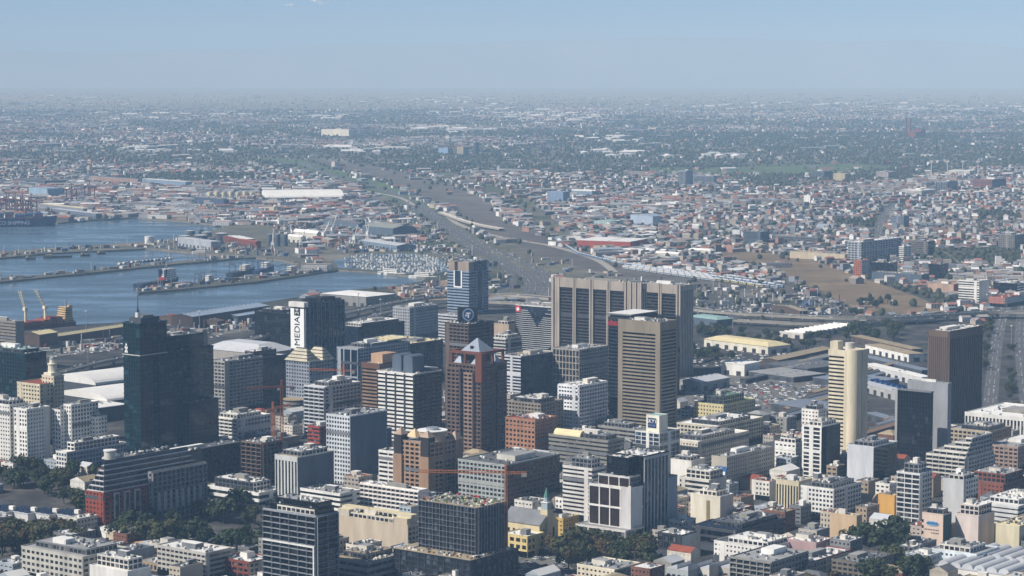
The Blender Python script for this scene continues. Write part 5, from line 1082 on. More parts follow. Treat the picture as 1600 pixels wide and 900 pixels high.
def strip(name, label, pix, width, m, z=.06, deck=0.0, lane=True, cars=0):
    pts = smooth([at(u, v, z if z > 1 else 0) for u, v in pix]); b = MB(); n = len(pts); ls, rs = [], []
    for i, p in enumerate(pts):
        q0, q1 = pts[max(0, i - 1)], pts[min(n - 1, i + 1)]; d = Vector((q1[0] - q0[0], q1[1] - q0[1])).normalized(); ls.append((p[0] - d.y * width / 2, p[1] + d.x * width / 2)); rs.append((p[0] + d.y * width / 2, p[1] - d.x * width / 2))
    b.add([(*p, z) for p in ls + rs], [(n + i, n + i + 1, i + 1, i) for i in range(n - 1)], m)
    root = b.build(name, kind='structure'); tag(root, label, 'road')
    if deck:
        c = MB()
        for e, s in ((ls, 1), (rs, -1)):
            for i in range(n - 1):
                c.add([(*e[i], z + 1.0), (*e[i + 1], z + 1.0), (*e[i + 1], z - deck), (*e[i], z - deck)], [(0, 1, 2, 3)], CONCR)
        c.add([(*p, z - deck) for p in ls + rs], [(i, i + 1, n + i + 1, n + i) for i in range(n - 1)], CONCR); c.build('bridge_deck', root)
        acc = 0
        for i in range(1, n):
            acc += math.dist(pts[i], pts[i - 1])
            if acc > 34: acc = 0; piece('bridge_pier', root, pts[i][0] - 1.3, pts[i][0] + 1.3, pts[i][1] - 3, pts[i][1] + 3, 0, z - deck, CONCR)
    elif lane and width > 12:
        c = MB(); lm = mat('lane_paint', (.6, .6, .58), .7, .1)
        for i in range(n - 1):
            for f in (.33, .66):
                a = [ls[i][k] * f + rs[i][k] * (1 - f) for k in (0, 1)]; e = [ls[i + 1][k] * f + rs[i + 1][k] * (1 - f) for k in (0, 1)]; e = [a[k] + (e[k] - a[k]) * .5 for k in (0, 1)]
                d = Vector((e[0] - a[0], e[1] - a[1])); d = d.normalized() * .15 if d.length > 0 else Vector((.1, 0)); c.add([(a[0] - d.y, a[1] + d.x, z + .02), (e[0] - d.y, e[1] + d.x, z + .02), (e[0] + d.y, e[1] - d.x, z + .02), (a[0] + d.y, a[1] - d.x, z + .02)], [(0, 1, 2, 3)], lm)
        c.build('lane_marking', root, kind='stuff')
    ROADS.append((pts, width, z, cars)); return root
def patch(name, label, pix, m, z=.03, block=True):
    p = [at(u, v) for u, v in pix]; t = tessellate_polygon([[Vector((*q, 0)) for q in p]]); b = MB()
    b.add([(*q, z) for q in p], [tuple(f) if (Vector(p[f[1]]) - Vector(p[f[0]])).cross(Vector(p[f[2]]) - Vector(p[f[0]])) > 0 else tuple(reversed(f)) for f in t], m)
    o = b.build(name, kind='structure'); tag(o, label, 'ground')
    if block: BLOCK.append(pix)
RAILP = [(470, 246), (600, 262), (690, 285), (770, 315), (800, 350), (880, 385), (1000, 415), (1110, 432), (1260, 452), (1290, 470), (1180, 470), (1060, 448), (930, 430), (840, 398), (770, 372), (700, 325), (600, 283), (480, 252)]
patch('rail_yard', 'brown rail yard of many tracks', RAILP, RAILB, .03)
patch('embankment', 'dry brown grass embankment beside the tracks', [(1120, 392), (1200, 396), (1260, 404), (1330, 428), (1440, 466), (1490, 492), (1410, 500), (1330, 480), (1262, 446), (1190, 418), (1130, 408)], FIELD, .05)
patch('lawn', 'green open ground beside the far rail yard', [(400, 246), (470, 250), (620, 292), (700, 338), (690, 348), (600, 306), (480, 268)], GREENF, .04)
patch('sand_quay', 'bare sandy quay end with stored machinery', [(612, 449), (700, 437), (760, 452), (700, 468), (640, 470), (622, 462)], SANDF, .05)
patch('interchange_ground', 'dry ground between the freeway ramps', [(700, 385), (860, 400), (960, 430), (1060, 450), (1060, 480), (860, 470), (760, 465), (840, 440)], mat('scrub_ground', (.125, .118, .082), .95, .45, .012, streak=False), .02)
patch('quay_yard', 'grey goods yard beside the quay rails', [(60, 560), (190, 545), (420, 512), (540, 484), (520, 470), (420, 482), (200, 512), (60, 535)], YARD, .02)
patch('bus_yard', 'grey bus and taxi yard beside the station', [(1070, 590), (1180, 585), (1330, 600), (1300, 640), (1200, 660), (1070, 650)], YARD, .02)
patch('far_field', 'pale green field beyond the houses', [(1010, 262), (1120, 262), (1330, 256), (1420, 262), (1300, 272), (1130, 272), (1010, 270)], GREENF, .03)
patch('far_yard', 'bare container yard beside the port', [(140, 334), (215, 330), (290, 334), (285, 343), (215, 338), (150, 341)], SANDF, .03, False)
patch('square_parking', 'tree lined parking square below the church', [(812, 872), (880, 868), (905, 905), (815, 915)], YARD, .05)
strip('freeway', 'wide freeway curving in from the plain', [(470, 255), (545, 283), (600, 297), (640, 316), (690, 352), (735, 384), (790, 412), (825, 432), (832, 452), (815, 468)], 26, ASPH, .08, cars=90)
strip('freeway', 'second freeway carriageway beside the green strip', [(655, 318), (700, 350), (748, 380), (805, 404), (848, 428), (852, 452), (838, 468)], 20, ASPH, .10, cars=60)
strip('freeway_ramp', 'curved freeway ramp inside the interchange', [(740, 388), (775, 410), (800, 432), (798, 448), (775, 458)], 11, ASPH, .12, cars=10)
strip('freeway_ramp', 'outer pale freeway ramp beside the interchange', [(690, 330), (720, 352), (780, 370), (860, 384), (930, 405), (960, 425)], 14, CONCR, .12, cars=14)
strip('flyover', 'long elevated freeway beside the south quay', [(330, 545), (420, 522), (500, 498), (560, 484), (640, 468), (720, 461), (790, 460), (864, 466)], 19, ASPH, 9, 2.0, cars=45)
strip('flyover', 'second elevated freeway running in front of the first', [(520, 512), (580, 494), (650, 478), (720, 471), (800, 473), (870, 478)], 15, ASPH, 7, 1.8, cars=25)
strip('flyover', 'low elevated road past the teal office', [(40, 598), (120, 574), (192, 558), (300, 545)], 15, ASPH, 7, 1.8, cars=20)
strip('flyover', 'elevated road crossing in front of the brown embankment', [(1040, 476), (1120, 486), (1220, 492), (1320, 496), (1420, 494), (1540, 487), (1640, 488)], 20, ASPH, 9, 2.2, cars=45)
strip('flyover', 'lower elevated road between the station trees and the embankment', [(1070, 496), (1150, 500), (1280, 506), (1360, 503), (1460, 498)], 13, ASPH, 6, 1.8, cars=12)
strip('boulevard', 'wide boulevard carriageway beside the ribbed tower', [(1572, 478), (1560, 520), (1552, 580), (1545, 660)], 15, ASPH, .08, cars=26)
strip('boulevard', 'second boulevard carriageway with a tree median', [(1600, 478), (1596, 520), (1600, 580), (1612, 660)], 17, ASPH, .08, cars=26)
strip('far_street', 'straight main street running between the low houses', [(1372, 372), (1376, 350), (1384, 334), (1400, 318)], 16, ASPH, .1, cars=30)
strip('far_street', 'street lined with trees running up to the far towers', [(1110, 308), (1124, 294), (1136, 280)], 16, ASPH, .1, cars=14)
strip('far_road', 'pale road crossing the far rail yard', [(540, 292), (580, 300), (625, 309), (648, 322)], 12, CONCR, .12, cars=10)
strip('white_viaduct', 'curved pale viaduct beside the freeway', [(688, 331), (715, 341), (745, 350), (784, 357)], 12, mat('white_concrete', C(214, 208, 196), .8, .1), 6, 3, cars=6)
for lab, pix, wd in (('city street running back between the office blocks', [(345, 800), (420, 740), (500, 690), (560, 650)], 14), ('city street below the church running toward the hotel tower', [(760, 900), (900, 820), (1060, 760), (1200, 700)], 14), ('cross street along the garden trees', [(120, 850), (260, 830), (420, 850), (640, 930)], 12), ('street below the oval sign building', [(1180, 850), (1300, 835), (1420, 850), (1560, 880)], 11), ('street between the white flats and the brick block', [(0, 742), (110, 752), (240, 790), (330, 850)], 12)):
    strip('city_street', lab, pix, wd, ASPH, .06, cars=22)
# parallel tracks with trains
TRW = [wall(186, 196, 206), wall(120, 150, 186), wall(206, 204, 196), wall(150, 160, 170), wall(196, 186, 120)]
ncar = 0
def train(pix, m, label):
    pts = [Vector(at(u, v)) for u, v in pix]; root = empty('commuter_train', (pts[0].x, pts[0].y, 0)); tag(root, label, 'train', 'trains parked in the yard')
    for i in range(len(pts) - 1):
        d = pts[i + 1] - pts[i]; L_ = d.length; n = max(1, int(L_ / 20)); a = math.atan2(d.y, d.x)
        for k in range(n):
            p = pts[i] + d * k / n - pts[0]; o = bpy.data.objects.new('carriage', carriage(m)); COL.objects.link(o); o.parent = root; o.location = (p.x, p.y, .3); o.rotation_euler = (0, 0, a)
_car = {}
def carriage(m):
    if m not in _car:
        b = MB(); b.box(0, 18.6, -1.5, 1.5, .8, 3.4, m); b.vault(0, 18.6, -1.5, 1.5, 3.4, .6, R_LG, 4, 'x'); b.box(.8, 17.8, -1.56, 1.56, 1.9, 2.8, G_BLACK); b.box(1, 17.6, -1.1, 1.1, 0, .8, DARKM); _car[m] = b.mesh('carriage')
    return _car[m]
tr = random.Random(4)
for k in range(16):
    t = k / 15; a = tr.uniform(-.06, .25); e = tr.uniform(.7, 1.05)
    p = [(930 + 30 * t, 392 + 26 * t), (1090 + 30 * t, 418 + 22 * t), (1255, 436 + 24 * t)]
    p0 = (p[0][0] + (p[1][0] - p[0][0]) * max(0, a), p[0][1] + (p[1][1] - p[0][1]) * max(0, a)); p2 = (p[1][0] + (p[2][0] - p[1][0]) * (e - .2), p[1][1] + (p[2][1] - p[1][1]) * (e - .2))
    train([p0, p[1], p2] if k % 3 else [p0, p[1]], TRW[k % 5], ['pale grey commuter train stabled in the rail yard', 'blue grey commuter train stabled in the rail yard', 'cream commuter train stabled in the rail yard', 'grey commuter train stabled in the rail yard', 'yellowish commuter train stabled in the rail yard'][k % 5])
train([(868, 375), (905, 398), (956, 410)], TRW[1], 'blue grey commuter train curving out of the yard')
trk = MB()
for k in range(26):
    t = k / 25; pts = smooth([at(480 + 0 * t, 248 + 4 * t), at(600, 264 + 18 * t), at(695 + 4 * t, 288 + 34 * t), at(775, 318 + 50 * t), at(880, 387 + 24 * t), at(1060, 424 + 20 * t), at(1260, 453 + 14 * t)])
    for i in range(len(pts) - 1):
        d = Vector((pts[i + 1][0] - pts[i][0], pts[i + 1][1] - pts[i][1])).normalized() * .9; p, q = pts[i], pts[i + 1]
        trk.add([(p[0] - d.y, p[1] + d.x, .09), (q[0] - d.y, q[1] + d.x, .09), (q[0] + d.y, q[1] - d.x, .09), (p[0] + d.y, p[1] - d.x, .09)], [(0, 1, 2, 3)], mat('track_bed', (.07, .06, .052), .9, .2))
o = trk.build('railway_tracks', kind='stuff'); tag(o, 'many parallel railway tracks crossing the brown yard', 'tracks')
# light masts
def mast(u, v, h, label):
    x, y = at(u, v); r = empty('light_mast', (x, y, 0)); tag(r, label, 'light mast', 'tall light masts'); part(r, 'pole', lambda b: b.cyl(0, 0, 0, h, .55, .3, METAL, 8)); part(r, 'lamp_head', lambda b: b.cyl(0, 0, h, h + 1, 1.6, 1.6, WHITE, 8))
for u, v in ((1254, 500), (1304, 504), (1350, 504), (1394, 502), (1580, 545), (1542, 492), (560, 490), (595, 500), (732, 472), (764, 470), (785, 440), (812, 430), (833, 446), (770, 420), (312, 520), (1090, 500), (1145, 512), (138, 580), (135, 520)): mast(u, v, 27, 'tall slim light mast beside the elevated roads')

# ------------------------------------------------------------------ larger buildings of the middle distance
MID = [
 ('pale grey hospital block with dark recesses and white flat roof', 1345, 412, 379, 1325, 1408, gs(wall(176, 180, 186), G_DARK, 6, 1.5, 1.5, 4), gs(wall(130, 138, 150), G_NAVY, 9, 1.2, 3, 4), R_WHITE),
 ('narrow white flats beside the grey hospital block', 1412, 410, 386, 1405, 1424, bands(WHITE), bands(GREY), R_GREY),
 ('brown office block beside the tree belt', 1450, 402, 378, 1424, 1460, bands(wall(130, 124, 116)), bands(DGREY), R_GREY),
 ('long black glass office beside the brown embankment', 1395, 432, 412, 1356, 1402, curt(BLACKW, G_BLACK), curt(BLACKW, G_BLACK), R_GREY),
 ('second black glass block beside the long black office', 1470, 436, 414, 1452, 1482, curt(BLACKW, G_BLACK), curt(), R_GREY),
 ('orange trimmed flats beside the black glass office', 1346, 434, 408, 1334, 1358, gs(wall(206, 120, 84), G_DARK, 4, 1.5, 1), gs(wall(190, 190, 190)), R_GREY),
 ('white office with level black stripes beside the red roofed hall', 1530, 474, 440, 1498, 1545, bands(WHITE, G_BLACK, 1.7, 3.6), BLANK(wall(200, 200, 200)), R_GREY),
 ('red roofed long hall beside the striped white office', 1570, 480, 466, 1545, 1640, punch(wall(190, 130, 116)), punch(WHITE), R_RED),
 ('dark glass showroom beyond the striped white office', 1590, 460, 444, 1552, 1612, curt(BLACKW, G_BLACK), bands(WHITE, G_BLACK), R_WHITE),
 ('pinkish warehouse with a red annex below the black blocks', 1490, 458, 445, 1450, 1504, BLANK(wall(190, 160, 140)), BLANK(REDP), R_TAN),
 ('long grey roofed works below the black glass office', 1440, 442, 430, 1362, 1452, BLANK(SLATE), BLANK(DGREY), R_TAN),
 ('tall pale slab of flats far behind the low houses', 1072, 291, 267, 1060, 1083, S('fins', wall(150, 156, 166), G_DARK, 3.5, 4, 2, 1.6, .5), BLANK(wall(110, 118, 132)), R_GREY),
 ('long pale block beside the far tall slab', 1115, 289, 275, 1084, 1120, S('fins', wall(140, 148, 160), G_DARK, 3.5, 4, 2, 1.6, .5), BLANK(GREY), R_GREY),
 ('dark banded office far among the houses', 1288, 280, 268, 1268, 1300, bands(wall(120, 126, 136), G_NAVY), bands(SLATE), R_GREY),
 ('cream towered flats far among the houses', 1320, 285, 272, 1302, 1326, punch(CREAM), punch(BEIGE), R_CREAM),
 ('pale pink flats with a red base far among the houses', 1388, 280, 269, 1369, 1400, gs(wall(196, 184, 180), G_DARK), gs(GREY), R_WHITE),
 ('twin grey flats far among the houses', 1480, 301, 284, 1462, 1496, S('fins', wall(150, 156, 164), G_DARK, 3.5, 5, 2, 1.6, .5), gs(SLATE), R_GREY),
 ('dark red brick hospital far behind the houses', 1550, 296, 281, 1520, 1572, punch(wall(140, 90, 84)), punch(SLATE), R_GREY),
 ('white L shaped school among the houses', 1440, 308, 298, 1408, 1462, bands(WHITE), bands(GREY), R_WHITE),
 ('white church like block with a tower among the houses', 1266, 320, 306, 1256, 1270, BLANK(WHITE), BLANK(OFFW), R_WHITE),
 ('grey flats on the corner of the straight main street', 1412, 356, 338, 1392, 1420, gs(wall(130, 138, 150), G_DARK), gs(DGREY), R_GREY),
 ('long dark apartment row beside the rail cutting', 1278, 382, 372, 1206, 1284, gs(wall(110, 112, 116), G_DARK), gs(DGREY), R_GREY),
 ('tan warehouse row above the embankment', 1320, 408, 398, 1234, 1332, BLANK(wall(200, 186, 160)), BLANK(BEIGE), R_TAN),
 ('grey pair of flats beside the showground', 1188, 386, 363, 1162, 1202, gs(SLATE, G_DARK), gs(DGREY, G_DARK), R_GREY),
 ('tall dark tower far beyond the rail yard', 744, 241, 223, 740, 748, bands(SLATE), bands(DGREY), R_GREY),
 ('pale blue flats far beyond the rail yard', 700, 240, 232, 685, 706, BLANK(wall(140, 170, 200)), BLANK(SLATE), R_WHITE),
 ('beige flats beside the far dark tower', 724, 242, 230, 714, 732, punch(BEIGE), punch(CONC), R_GREY),
 ('broad pale shopping centre with a dome in the far suburbs', 545, 213, 203, 502, 552, BLANK(wall(214, 208, 190)), BLANK(wall(180, 180, 180)), R_WHITE),
 ('cream grain building by the tracks', 523, 263, 253, 518, 530, BLANK(OFFW), BLANK(CONC), R_WHITE),
 ('grey office slab at the right end of the houses', 1585, 392, 368, 1560, 1606, gs(wall(140, 136, 130), G_DARK), gs(CONC), R_GREY),
 ('cream towers beside the low port stores', 428, 332, 324, 420, 440, BLANK(CREAM), BLANK(BEIGE), R_CREAM),
]
for it in MID:
    lab, uc, vb, vt, ul, ur, Ls, Rs, rf = it
    bld(lab.replace('at the right end of', 'beyond the tree belt among'), uc, vb, vt, ul, ur, Ls, Rs, 'office_building', 'building', rf, clut=.4)
# power station with twin chimneys
for u in (1416, 1422):
    x, y, z = gat(u, 214); hh = 29 * y / F; r = empty('power_chimney', (x, y, z)); tag(r, 'tall brick power station chimney, one of a far pair', 'chimney', 'twin chimneys'); part(r, 'shaft', lambda b: b.cyl(0, 0, 0, hh, 5, 3.6, BRICK, 12)); part(r, 'rim', lambda b: b.cyl(0, 0, hh, hh + 2, 4.2, 4.2, DBROWN, 12))
x, y, z = gat(1432, 215); r = empty('power_station', (x, y, z), .6); tag(r, 'red brick power station hall beside the far chimneys', 'building'); part(r, 'turbine_hall', lambda b: (b.box(-25, 40, -20, 30, 0, 26, BRICK), b.box(10, 40, -20, 30, 26, 38, BRICK))); part(r, 'roof', lambda b: b.box(-26, 9.8, -21, 31, 26.05, 27, R_DARK))
for u in (1455, 1480, 1504, 1528):
    x, y = at(u, 277); r = empty('floodlight_mast', (x, y, 0)); tag(r, 'tall stadium floodlight mast far behind the houses', 'light mast', 'stadium floodlights'); part(r, 'pole', lambda b: b.cyl(0, 0, 0, 46, 1.2, .8, WHITE, 6)); part(r, 'lamp_panel', lambda b: b.box(-5, 5, -.5, .5, 44, 50, WHITE))
shed('white roofed stadium stand below the floodlights', 1515, 275, 267, 1482, 1524, R_WHITE, OFFW, 3, 'flat', 'x', 60, 'stadium_stand', 'stand')
# mountain wall added behind the plain, unseen, to raise the haze top
def hills():
    """the added far mountain wall that sets the haze height"""
    b = MB(); m = mat('haze_toned_rock', (.33, .34, .35), .95, .15, .0006, streak=False); n = 90; vs = []  # rock paled towards the haze so the added wall nearly vanishes
    for j in range(6):
        for i in range(n + 1):
            x = -19000 + i * 420; y = 41500 + j * 600; e = math.sin(math.pi * min(1, j / 4.6)) ; f = .8 + .12 * math.sin(i * .13 + 1) + .1 * mnoise_(i * .2, 2.0)
            vs.append((x, y, drop(y) - 4 + e * 960 * max(.2, min(1.0, f))))
    b.add(vs, [(j * (n + 1) + i, j * (n + 1) + i + 1, (j + 1) * (n + 1) + i + 1, (j + 1) * (n + 1) + i) for j in range(5) for i in range(n)], m); o = b.build('added_mountains', kind='structure'); o.data.polygons.foreach_set('use_smooth', [True] * len(o.data.polygons)); tag(o, 'added mountain wall lost in the haze behind the plain', 'added_mountains')
def mnoise_(a, c):
    from mathutils import noise
    return noise.noise(Vector((a, c, 0)))
hills()
# ------------------------------------------------------------------ trees
from mathutils import noise as mnoise
def leafmat(name, a, b):
    m = bpy.data.materials.new(name); m.use_nodes = True; N = m.node_tree.nodes; L = m.node_tree.links; p = N['Principled BSDF']; p.inputs['Roughness'].default_value = .7; p.inputs['Specular IOR Level'].default_value = .2
    g = N.new('ShaderNodeNewGeometry'); oi = N.new('ShaderNodeObjectInfo'); mx = N.new('ShaderNodeMix'); mx.data_type = 'RGBA'; mx.inputs['A'].default_value = (*a, 1); mx.inputs['B'].default_value = (*b, 1)
    ad = N.new('ShaderNodeMath'); ad.operation = 'ADD'; L.new(g.outputs['Random Per Island'], ad.inputs[0]); L.new(oi.outputs['Random'], ad.inputs[1]); ml = N.new('ShaderNodeMath'); ml.operation = 'MULTIPLY'; ml.inputs[1].default_value = .5; L.new(ad.outputs[0], ml.inputs[0])
    L.new(ml.outputs[0], mx.inputs['Factor']); L.new(mx.outputs['Result'], p.inputs['Base Color']); return m
LEAF = [leafmat('dark_green_leaves', (.018, .03, .011), (.05, .07, .025)), leafmat('olive_leaves', (.03, .036, .012), (.085, .085, .03)), leafmat('autumn_leaves', (.06, .042, .015), (.12, .085, .03))]
BARK = mat('bark', (.07, .055, .045), .9, .2, .5)
def crown_mesh(seed, lm, n=620):
    r = random.Random(seed); lobes = [(Vector((r.uniform(-2.6, 2.6), r.uniform(-2.6, 2.6), r.uniform(4.2, 7.6))), r.uniform(1.4, 2.5)) for _ in range(9)]; vs, fs = [], []
    for k in range(n):
        c, rad = r.choice(lobes); d = Vector((r.gauss(0, 1), r.gauss(0, 1), r.gauss(0, .8))).normalized(); p = c + d * rad * r.uniform(.55, 1.08)
        nn = (d + Vector((r.uniform(-.7, .7), r.uniform(-.7, .7), r.uniform(-.3, .9)))).normalized(); t = nn.cross(Vector((.3, .5, .8))).normalized(); u = nn.cross(t); s = r.uniform(.35, .8); o = len(vs)
        vs += [tuple(p + t * s), tuple(p + u * s * .8), tuple(p - t * s), tuple(p - u * s * .8)]; fs.append((o, o + 1, o + 2, o + 3))
    me = bpy.data.meshes.new('crown'); me.from_pydata(vs, [], fs); me.materials.append(lm); return me
def trunk_mesh(seed):
    r = random.Random(seed); b = MB(); b.cyl(0, 0, 0, 4, .38, .25, BARK, 7)
    for k in range(5): a = k * 1.25 + r.random(); b.bar((0, 0, 2.6 + .3 * k), (2 * math.cos(a), 2 * math.sin(a), 5.4 + .3 * k), .22, BARK)
    return b.mesh('trunk')
CROWN = [[crown_mesh(11 + k + 10 * j, LEAF[j]) for k in range(3)] for j in range(3)]; TRUNK = [trunk_mesh(k) for k in range(3)]
TREES = 0
def tree(x, y, s, kind, label, group, z=0.0):
    global TREES
    TREES += 1; r = empty('tree', (x, y, z), rnd.uniform(0, 6.28)); r.scale = (s * rnd.uniform(.85, 1.15), s * rnd.uniform(.85, 1.15), s * rnd.uniform(.85, 1.1)); tag(r, label, 'tree', group)
    for nm, me in (('trunk', rnd.choice(TRUNK)), ('crown', rnd.choice(CROWN[kind]))):
        o = bpy.data.objects.new(nm, me); COL.objects.link(o); o.parent = r
def inpoly(u, v, P):
    c = False; j = len(P) - 1
    for i in range(len(P)):
        if (P[i][1] > v) != (P[j][1] > v) and u < (P[j][0] - P[i][0]) * (v - P[i][1]) / (P[j][1] - P[i][1]) + P[i][0]: c = not c
        j = i
    return c
def taken(x, y, pad=2.0):
    for fx, fy, a, wr, wl in FOOT:
        dx, dy = x - fx, y - fy
        if abs(dx) + abs(dy) > 400: continue
        c, s = math.cos(a), math.sin(a); lx, ly = dx * c + dy * s, -dx * s + dy * c
        if -pad < lx < wr + pad and -pad < ly < wl + pad: return True
    return False
def onroad(x, y, pad=1.0, high=False):
    for pts, w_, z, c in ROADS:
        if z > 1 and not high: continue
        for i in range(0, len(pts) - 1):
            ax, ay = pts[i]; bx, by = pts[i + 1]
            if abs(ax - x) + abs(ay - y) > 260: continue
            dx, dy = bx - ax, by - ay; t = max(0, min(1, ((x - ax) * dx + (y - ay) * dy) / (dx * dx + dy * dy + 1e-9)))
            if math.hypot(x - ax - t * dx, y - ay - t * dy) < w_ / 2 + pad: return True
    return False
def grove(poly, n, smin, smax, kinds, label, group):
    us = [p[0] for p in poly]; vs = [p[1] for p in poly]; k = 0; tries = 0
    while k < n and tries < n * 12:
        tries += 1; u, v = rnd.uniform(min(us), max(us)), rnd.uniform(min(vs), max(vs))
        if not inpoly(u, v, poly): continue
        x, y = at(u, v)
        if taken(x, y, 1.5) or onroad(x, y, 1): continue
        kd = rnd.choice(kinds); tree(x, y, rnd.uniform(smin, smax), kd, [('dark green ' + label), ('olive green ' + label), ('brownish autumn ' + label)][kd], group); k += 1
PARK = [(125, 800), (330, 775), (440, 800), (415, 868), (300, 862), (150, 850)]
HEDGE = [(0, 846), (120, 842), (128, 862), (0, 872)]
SQUARE = [(855, 862), (925, 858), (1032, 872), (1030, 892), (900, 898), (860, 890)]
BIGT = [(1325, 858), (1368, 850), (1372, 872), (1335, 878)]
grove(HEDGE, 34, 1.7, 2.0, (1, 1, 2), 'tree in the clipped row along the solar roofed building', 'clipped row of trees')
grove(PARK, 56, 1.5, 2.3, (0, 0, 1), 'leafy tree in the gardens below the brick block', 'garden trees')
grove([(60, 735), (190, 752), (235, 800), (130, 815), (60, 770)], 30, 1.3, 1.9, (0, 0, 1), 'street tree between the white flats and the brick block', 'street trees below the flats')
grove(SQUARE, 34, 1.3, 2.1, (0, 1, 2), 'spreading tree in the square below the brown panel block', 'square trees')
for u, v, s in ((1345, 868, 2.9), (1330, 866, 2.2), (1395, 872, 3.3), (1378, 868, 2.4), (1412, 876, 2.4)): tree(*at(u, v), s, 0, 'huge dark tree standing among the low shops below the ochre wall', 'big dark trees')
grove([(1360, 888), (1420, 884), (1450, 900), (1420, 930), (1360, 930)], 9, 1.6, 2.3, (0, 1), 'tree growing behind the machinery roof block', 'trees behind the machinery roof')
grove([(1255, 905), (1310, 905), (1310, 935), (1240, 935)], 6, 1.0, 1.4, (0, 2), 'tree below the brick warehouse', 'trees below the brick warehouse')
grove([(1070, 545), (1100, 530), (1240, 552), (1280, 545), (1300, 530), (1220, 520), (1080, 520), (1070, 570), (1180, 566)], 46, 1.1, 1.6, (0, 0, 1), 'tree of the parking rows behind the louvred tower', 'parking row trees')
grove([(1300, 520), (1400, 512), (1440, 530), (1330, 540)], 20, 1.2, 1.8, (0, 0, 1), 'tree between the zigzag roofed hall and the flyover', 'station trees')
grove([(1535, 500), (1556, 500), (1548, 640), (1538, 640)], 16, .9, 1.3, (0, 1), 'tree lining the boulevard beside the ribbed tower', 'boulevard trees')
grove([(1578, 520), (1584, 520), (1588, 640), (1572, 640)], 16, .7, 1.0, (1, 0), 'small tree on the boulevard median', 'median trees')
grove([(1330, 500), (1395, 486), (1388, 470), (1330, 475)], 12, 1, 1.5, (0,), 'tree on the brown embankment', 'embankment trees')
grove([(-20, 738), (60, 735), (120, 755), (100, 778), (-20, 756)], 18, 1.2, 1.8, (0, 0, 1), 'tree beside the lane below the white flats', 'lane trees')
# ------------------------------------------------------------------ ordinary low buildings filling the street blocks of the centre
CBD = [(-60, 700), (200, 730), (340, 690), (420, 660), (560, 640), (800, 620), (950, 650), (1062, 648), (1250, 640), (1330, 660), (1500, 690), (1660, 640), (1660, 960), (-60, 960)]
NOFILL = [PARK, HEDGE, SQUARE, BIGT, [(0, 752), (120, 748), (140, 818), (0, 842)], [(1300, 840), (1425, 836), (1425, 885), (1300, 880)], [(140, 800), (260, 790), (260, 850), (140, 850)], [(812, 872), (880, 868), (905, 905), (815, 915)], [(1180, 560), (1460, 540), (1460, 690), (1330, 690), (1180, 665)]]
fr = random.Random(12); ca, sa = math.cos(math.radians(YAW)), math.sin(math.radians(YAW))
FW = [(wall(222, 218, 208), 'white'), (wall(206, 196, 176), 'cream'), (wall(186, 178, 166), 'beige'), (wall(160, 158, 152), 'grey'), (wall(196, 182, 168), 'pinkish'), (wall(168, 150, 128), 'tan'), (wall(132, 92, 76), 'brick'), (wall(176, 186, 192), 'pale blue'), (wall(128, 128, 128), 'dark grey'), (wall(214, 206, 190), 'ivory')]
FR = [(R_WHITE, 'white'), (R_LG, 'pale grey'), (R_GREY, 'grey'), (R_TAN, 'tan'), (R_DARK, 'dark'), (R_RED, 'rust red')]
nfill = 0
i = -70
gx = -3200.0
while gx < 3600:
    gy = -2600.0; wx = fr.uniform(10, 24)
    while gy < 2600:
        wy = fr.uniform(9, 20); lx, ly = gx, gy; gy += wy + (fr.choice((.6, .6, .6, 9)))
        X, Y = lx * ca - ly * sa, 2000 + lx * sa + ly * ca
        if not (1480 < Y < 2750 and abs(X) < .24 * Y): continue
        u, v = px(X, Y)
        if not inpoly(u, v, CBD) or any(inpoly(u, v, P) for P in NOFILL): continue
        cs = [(X + a * ca - b * sa, Y + a * sa + b * ca) for a in (0, wx / 2, wx) for b in (0, wy / 2, wy)]
        if any(taken(p[0], p[1], .8) for p in cs) or any(onroad(p[0], p[1], 1.5) for p in cs): continue
        h = fr.choice((5, 6, 7, 8, 9, 10, 12, 14)) * (1.25 if u > 1040 else 1.0)
        (wm, wn), (rm, rn) = fr.choice(FW), fr.choice(FR)
        kind = fr.random(); root = empty('low_building' if kind < .42 else ('flat_roof_building' if kind < .72 else 'pitched_roof_building'), (X, Y, 0), math.radians(YAW))  # the flat-roofed infill is split at random over two names
        where = 'among the shops near the big trees' if u > 1300 and v > 780 else ('in the blocks around the hotel tower' if u > 1040 else ('between the taller offices' if v < 800 else 'on the blocks above the gardens'))
        tag(root, '%s walled building with %s roof %s' % (wn, rn, where), 'building', 'low infill buildings of the centre')
        V = (0, wx, 0, wy, 0, h); st = punch(wm, G_DARK, fr.choice((3, 3.6, 4.4)), 3.4) if kind < .75 else bands(wm)
        if kind < .72: volume(root, V, st, punch(wm) if fr.random() < .7 else BLANK(wm), rm, .8); clutter(root, V, fr, 1.5, fr.random() < .6)
        else:
            core = MB(); core.box(0, wx, 0, wy, 0, h, wm); core.build('wall', root); f = MB()
            for s_ in 'LR': facade(root, f, V, s_, punch(wm))
            f.build('facade_frame', root, kind='stuff'); rf = MB()
            if fr.random() < .5: rf.hip(-.5, wx + .5, -.5, wy + .5, h, h + 3, min(wx, wy) * .42, rm)
            else: rf.gable(-.5, wx + .5, 0, wy, h, h + 3.2, rm, 'x' if wx > wy else 'y', wm=wm)
            rf.build('roof', root)
        FOOT.append((X, Y, math.radians(YAW), wx, wy)); nfill += 1
    gx += wx + fr.choice((.7, .7, 10))
print('FILL', nfill)
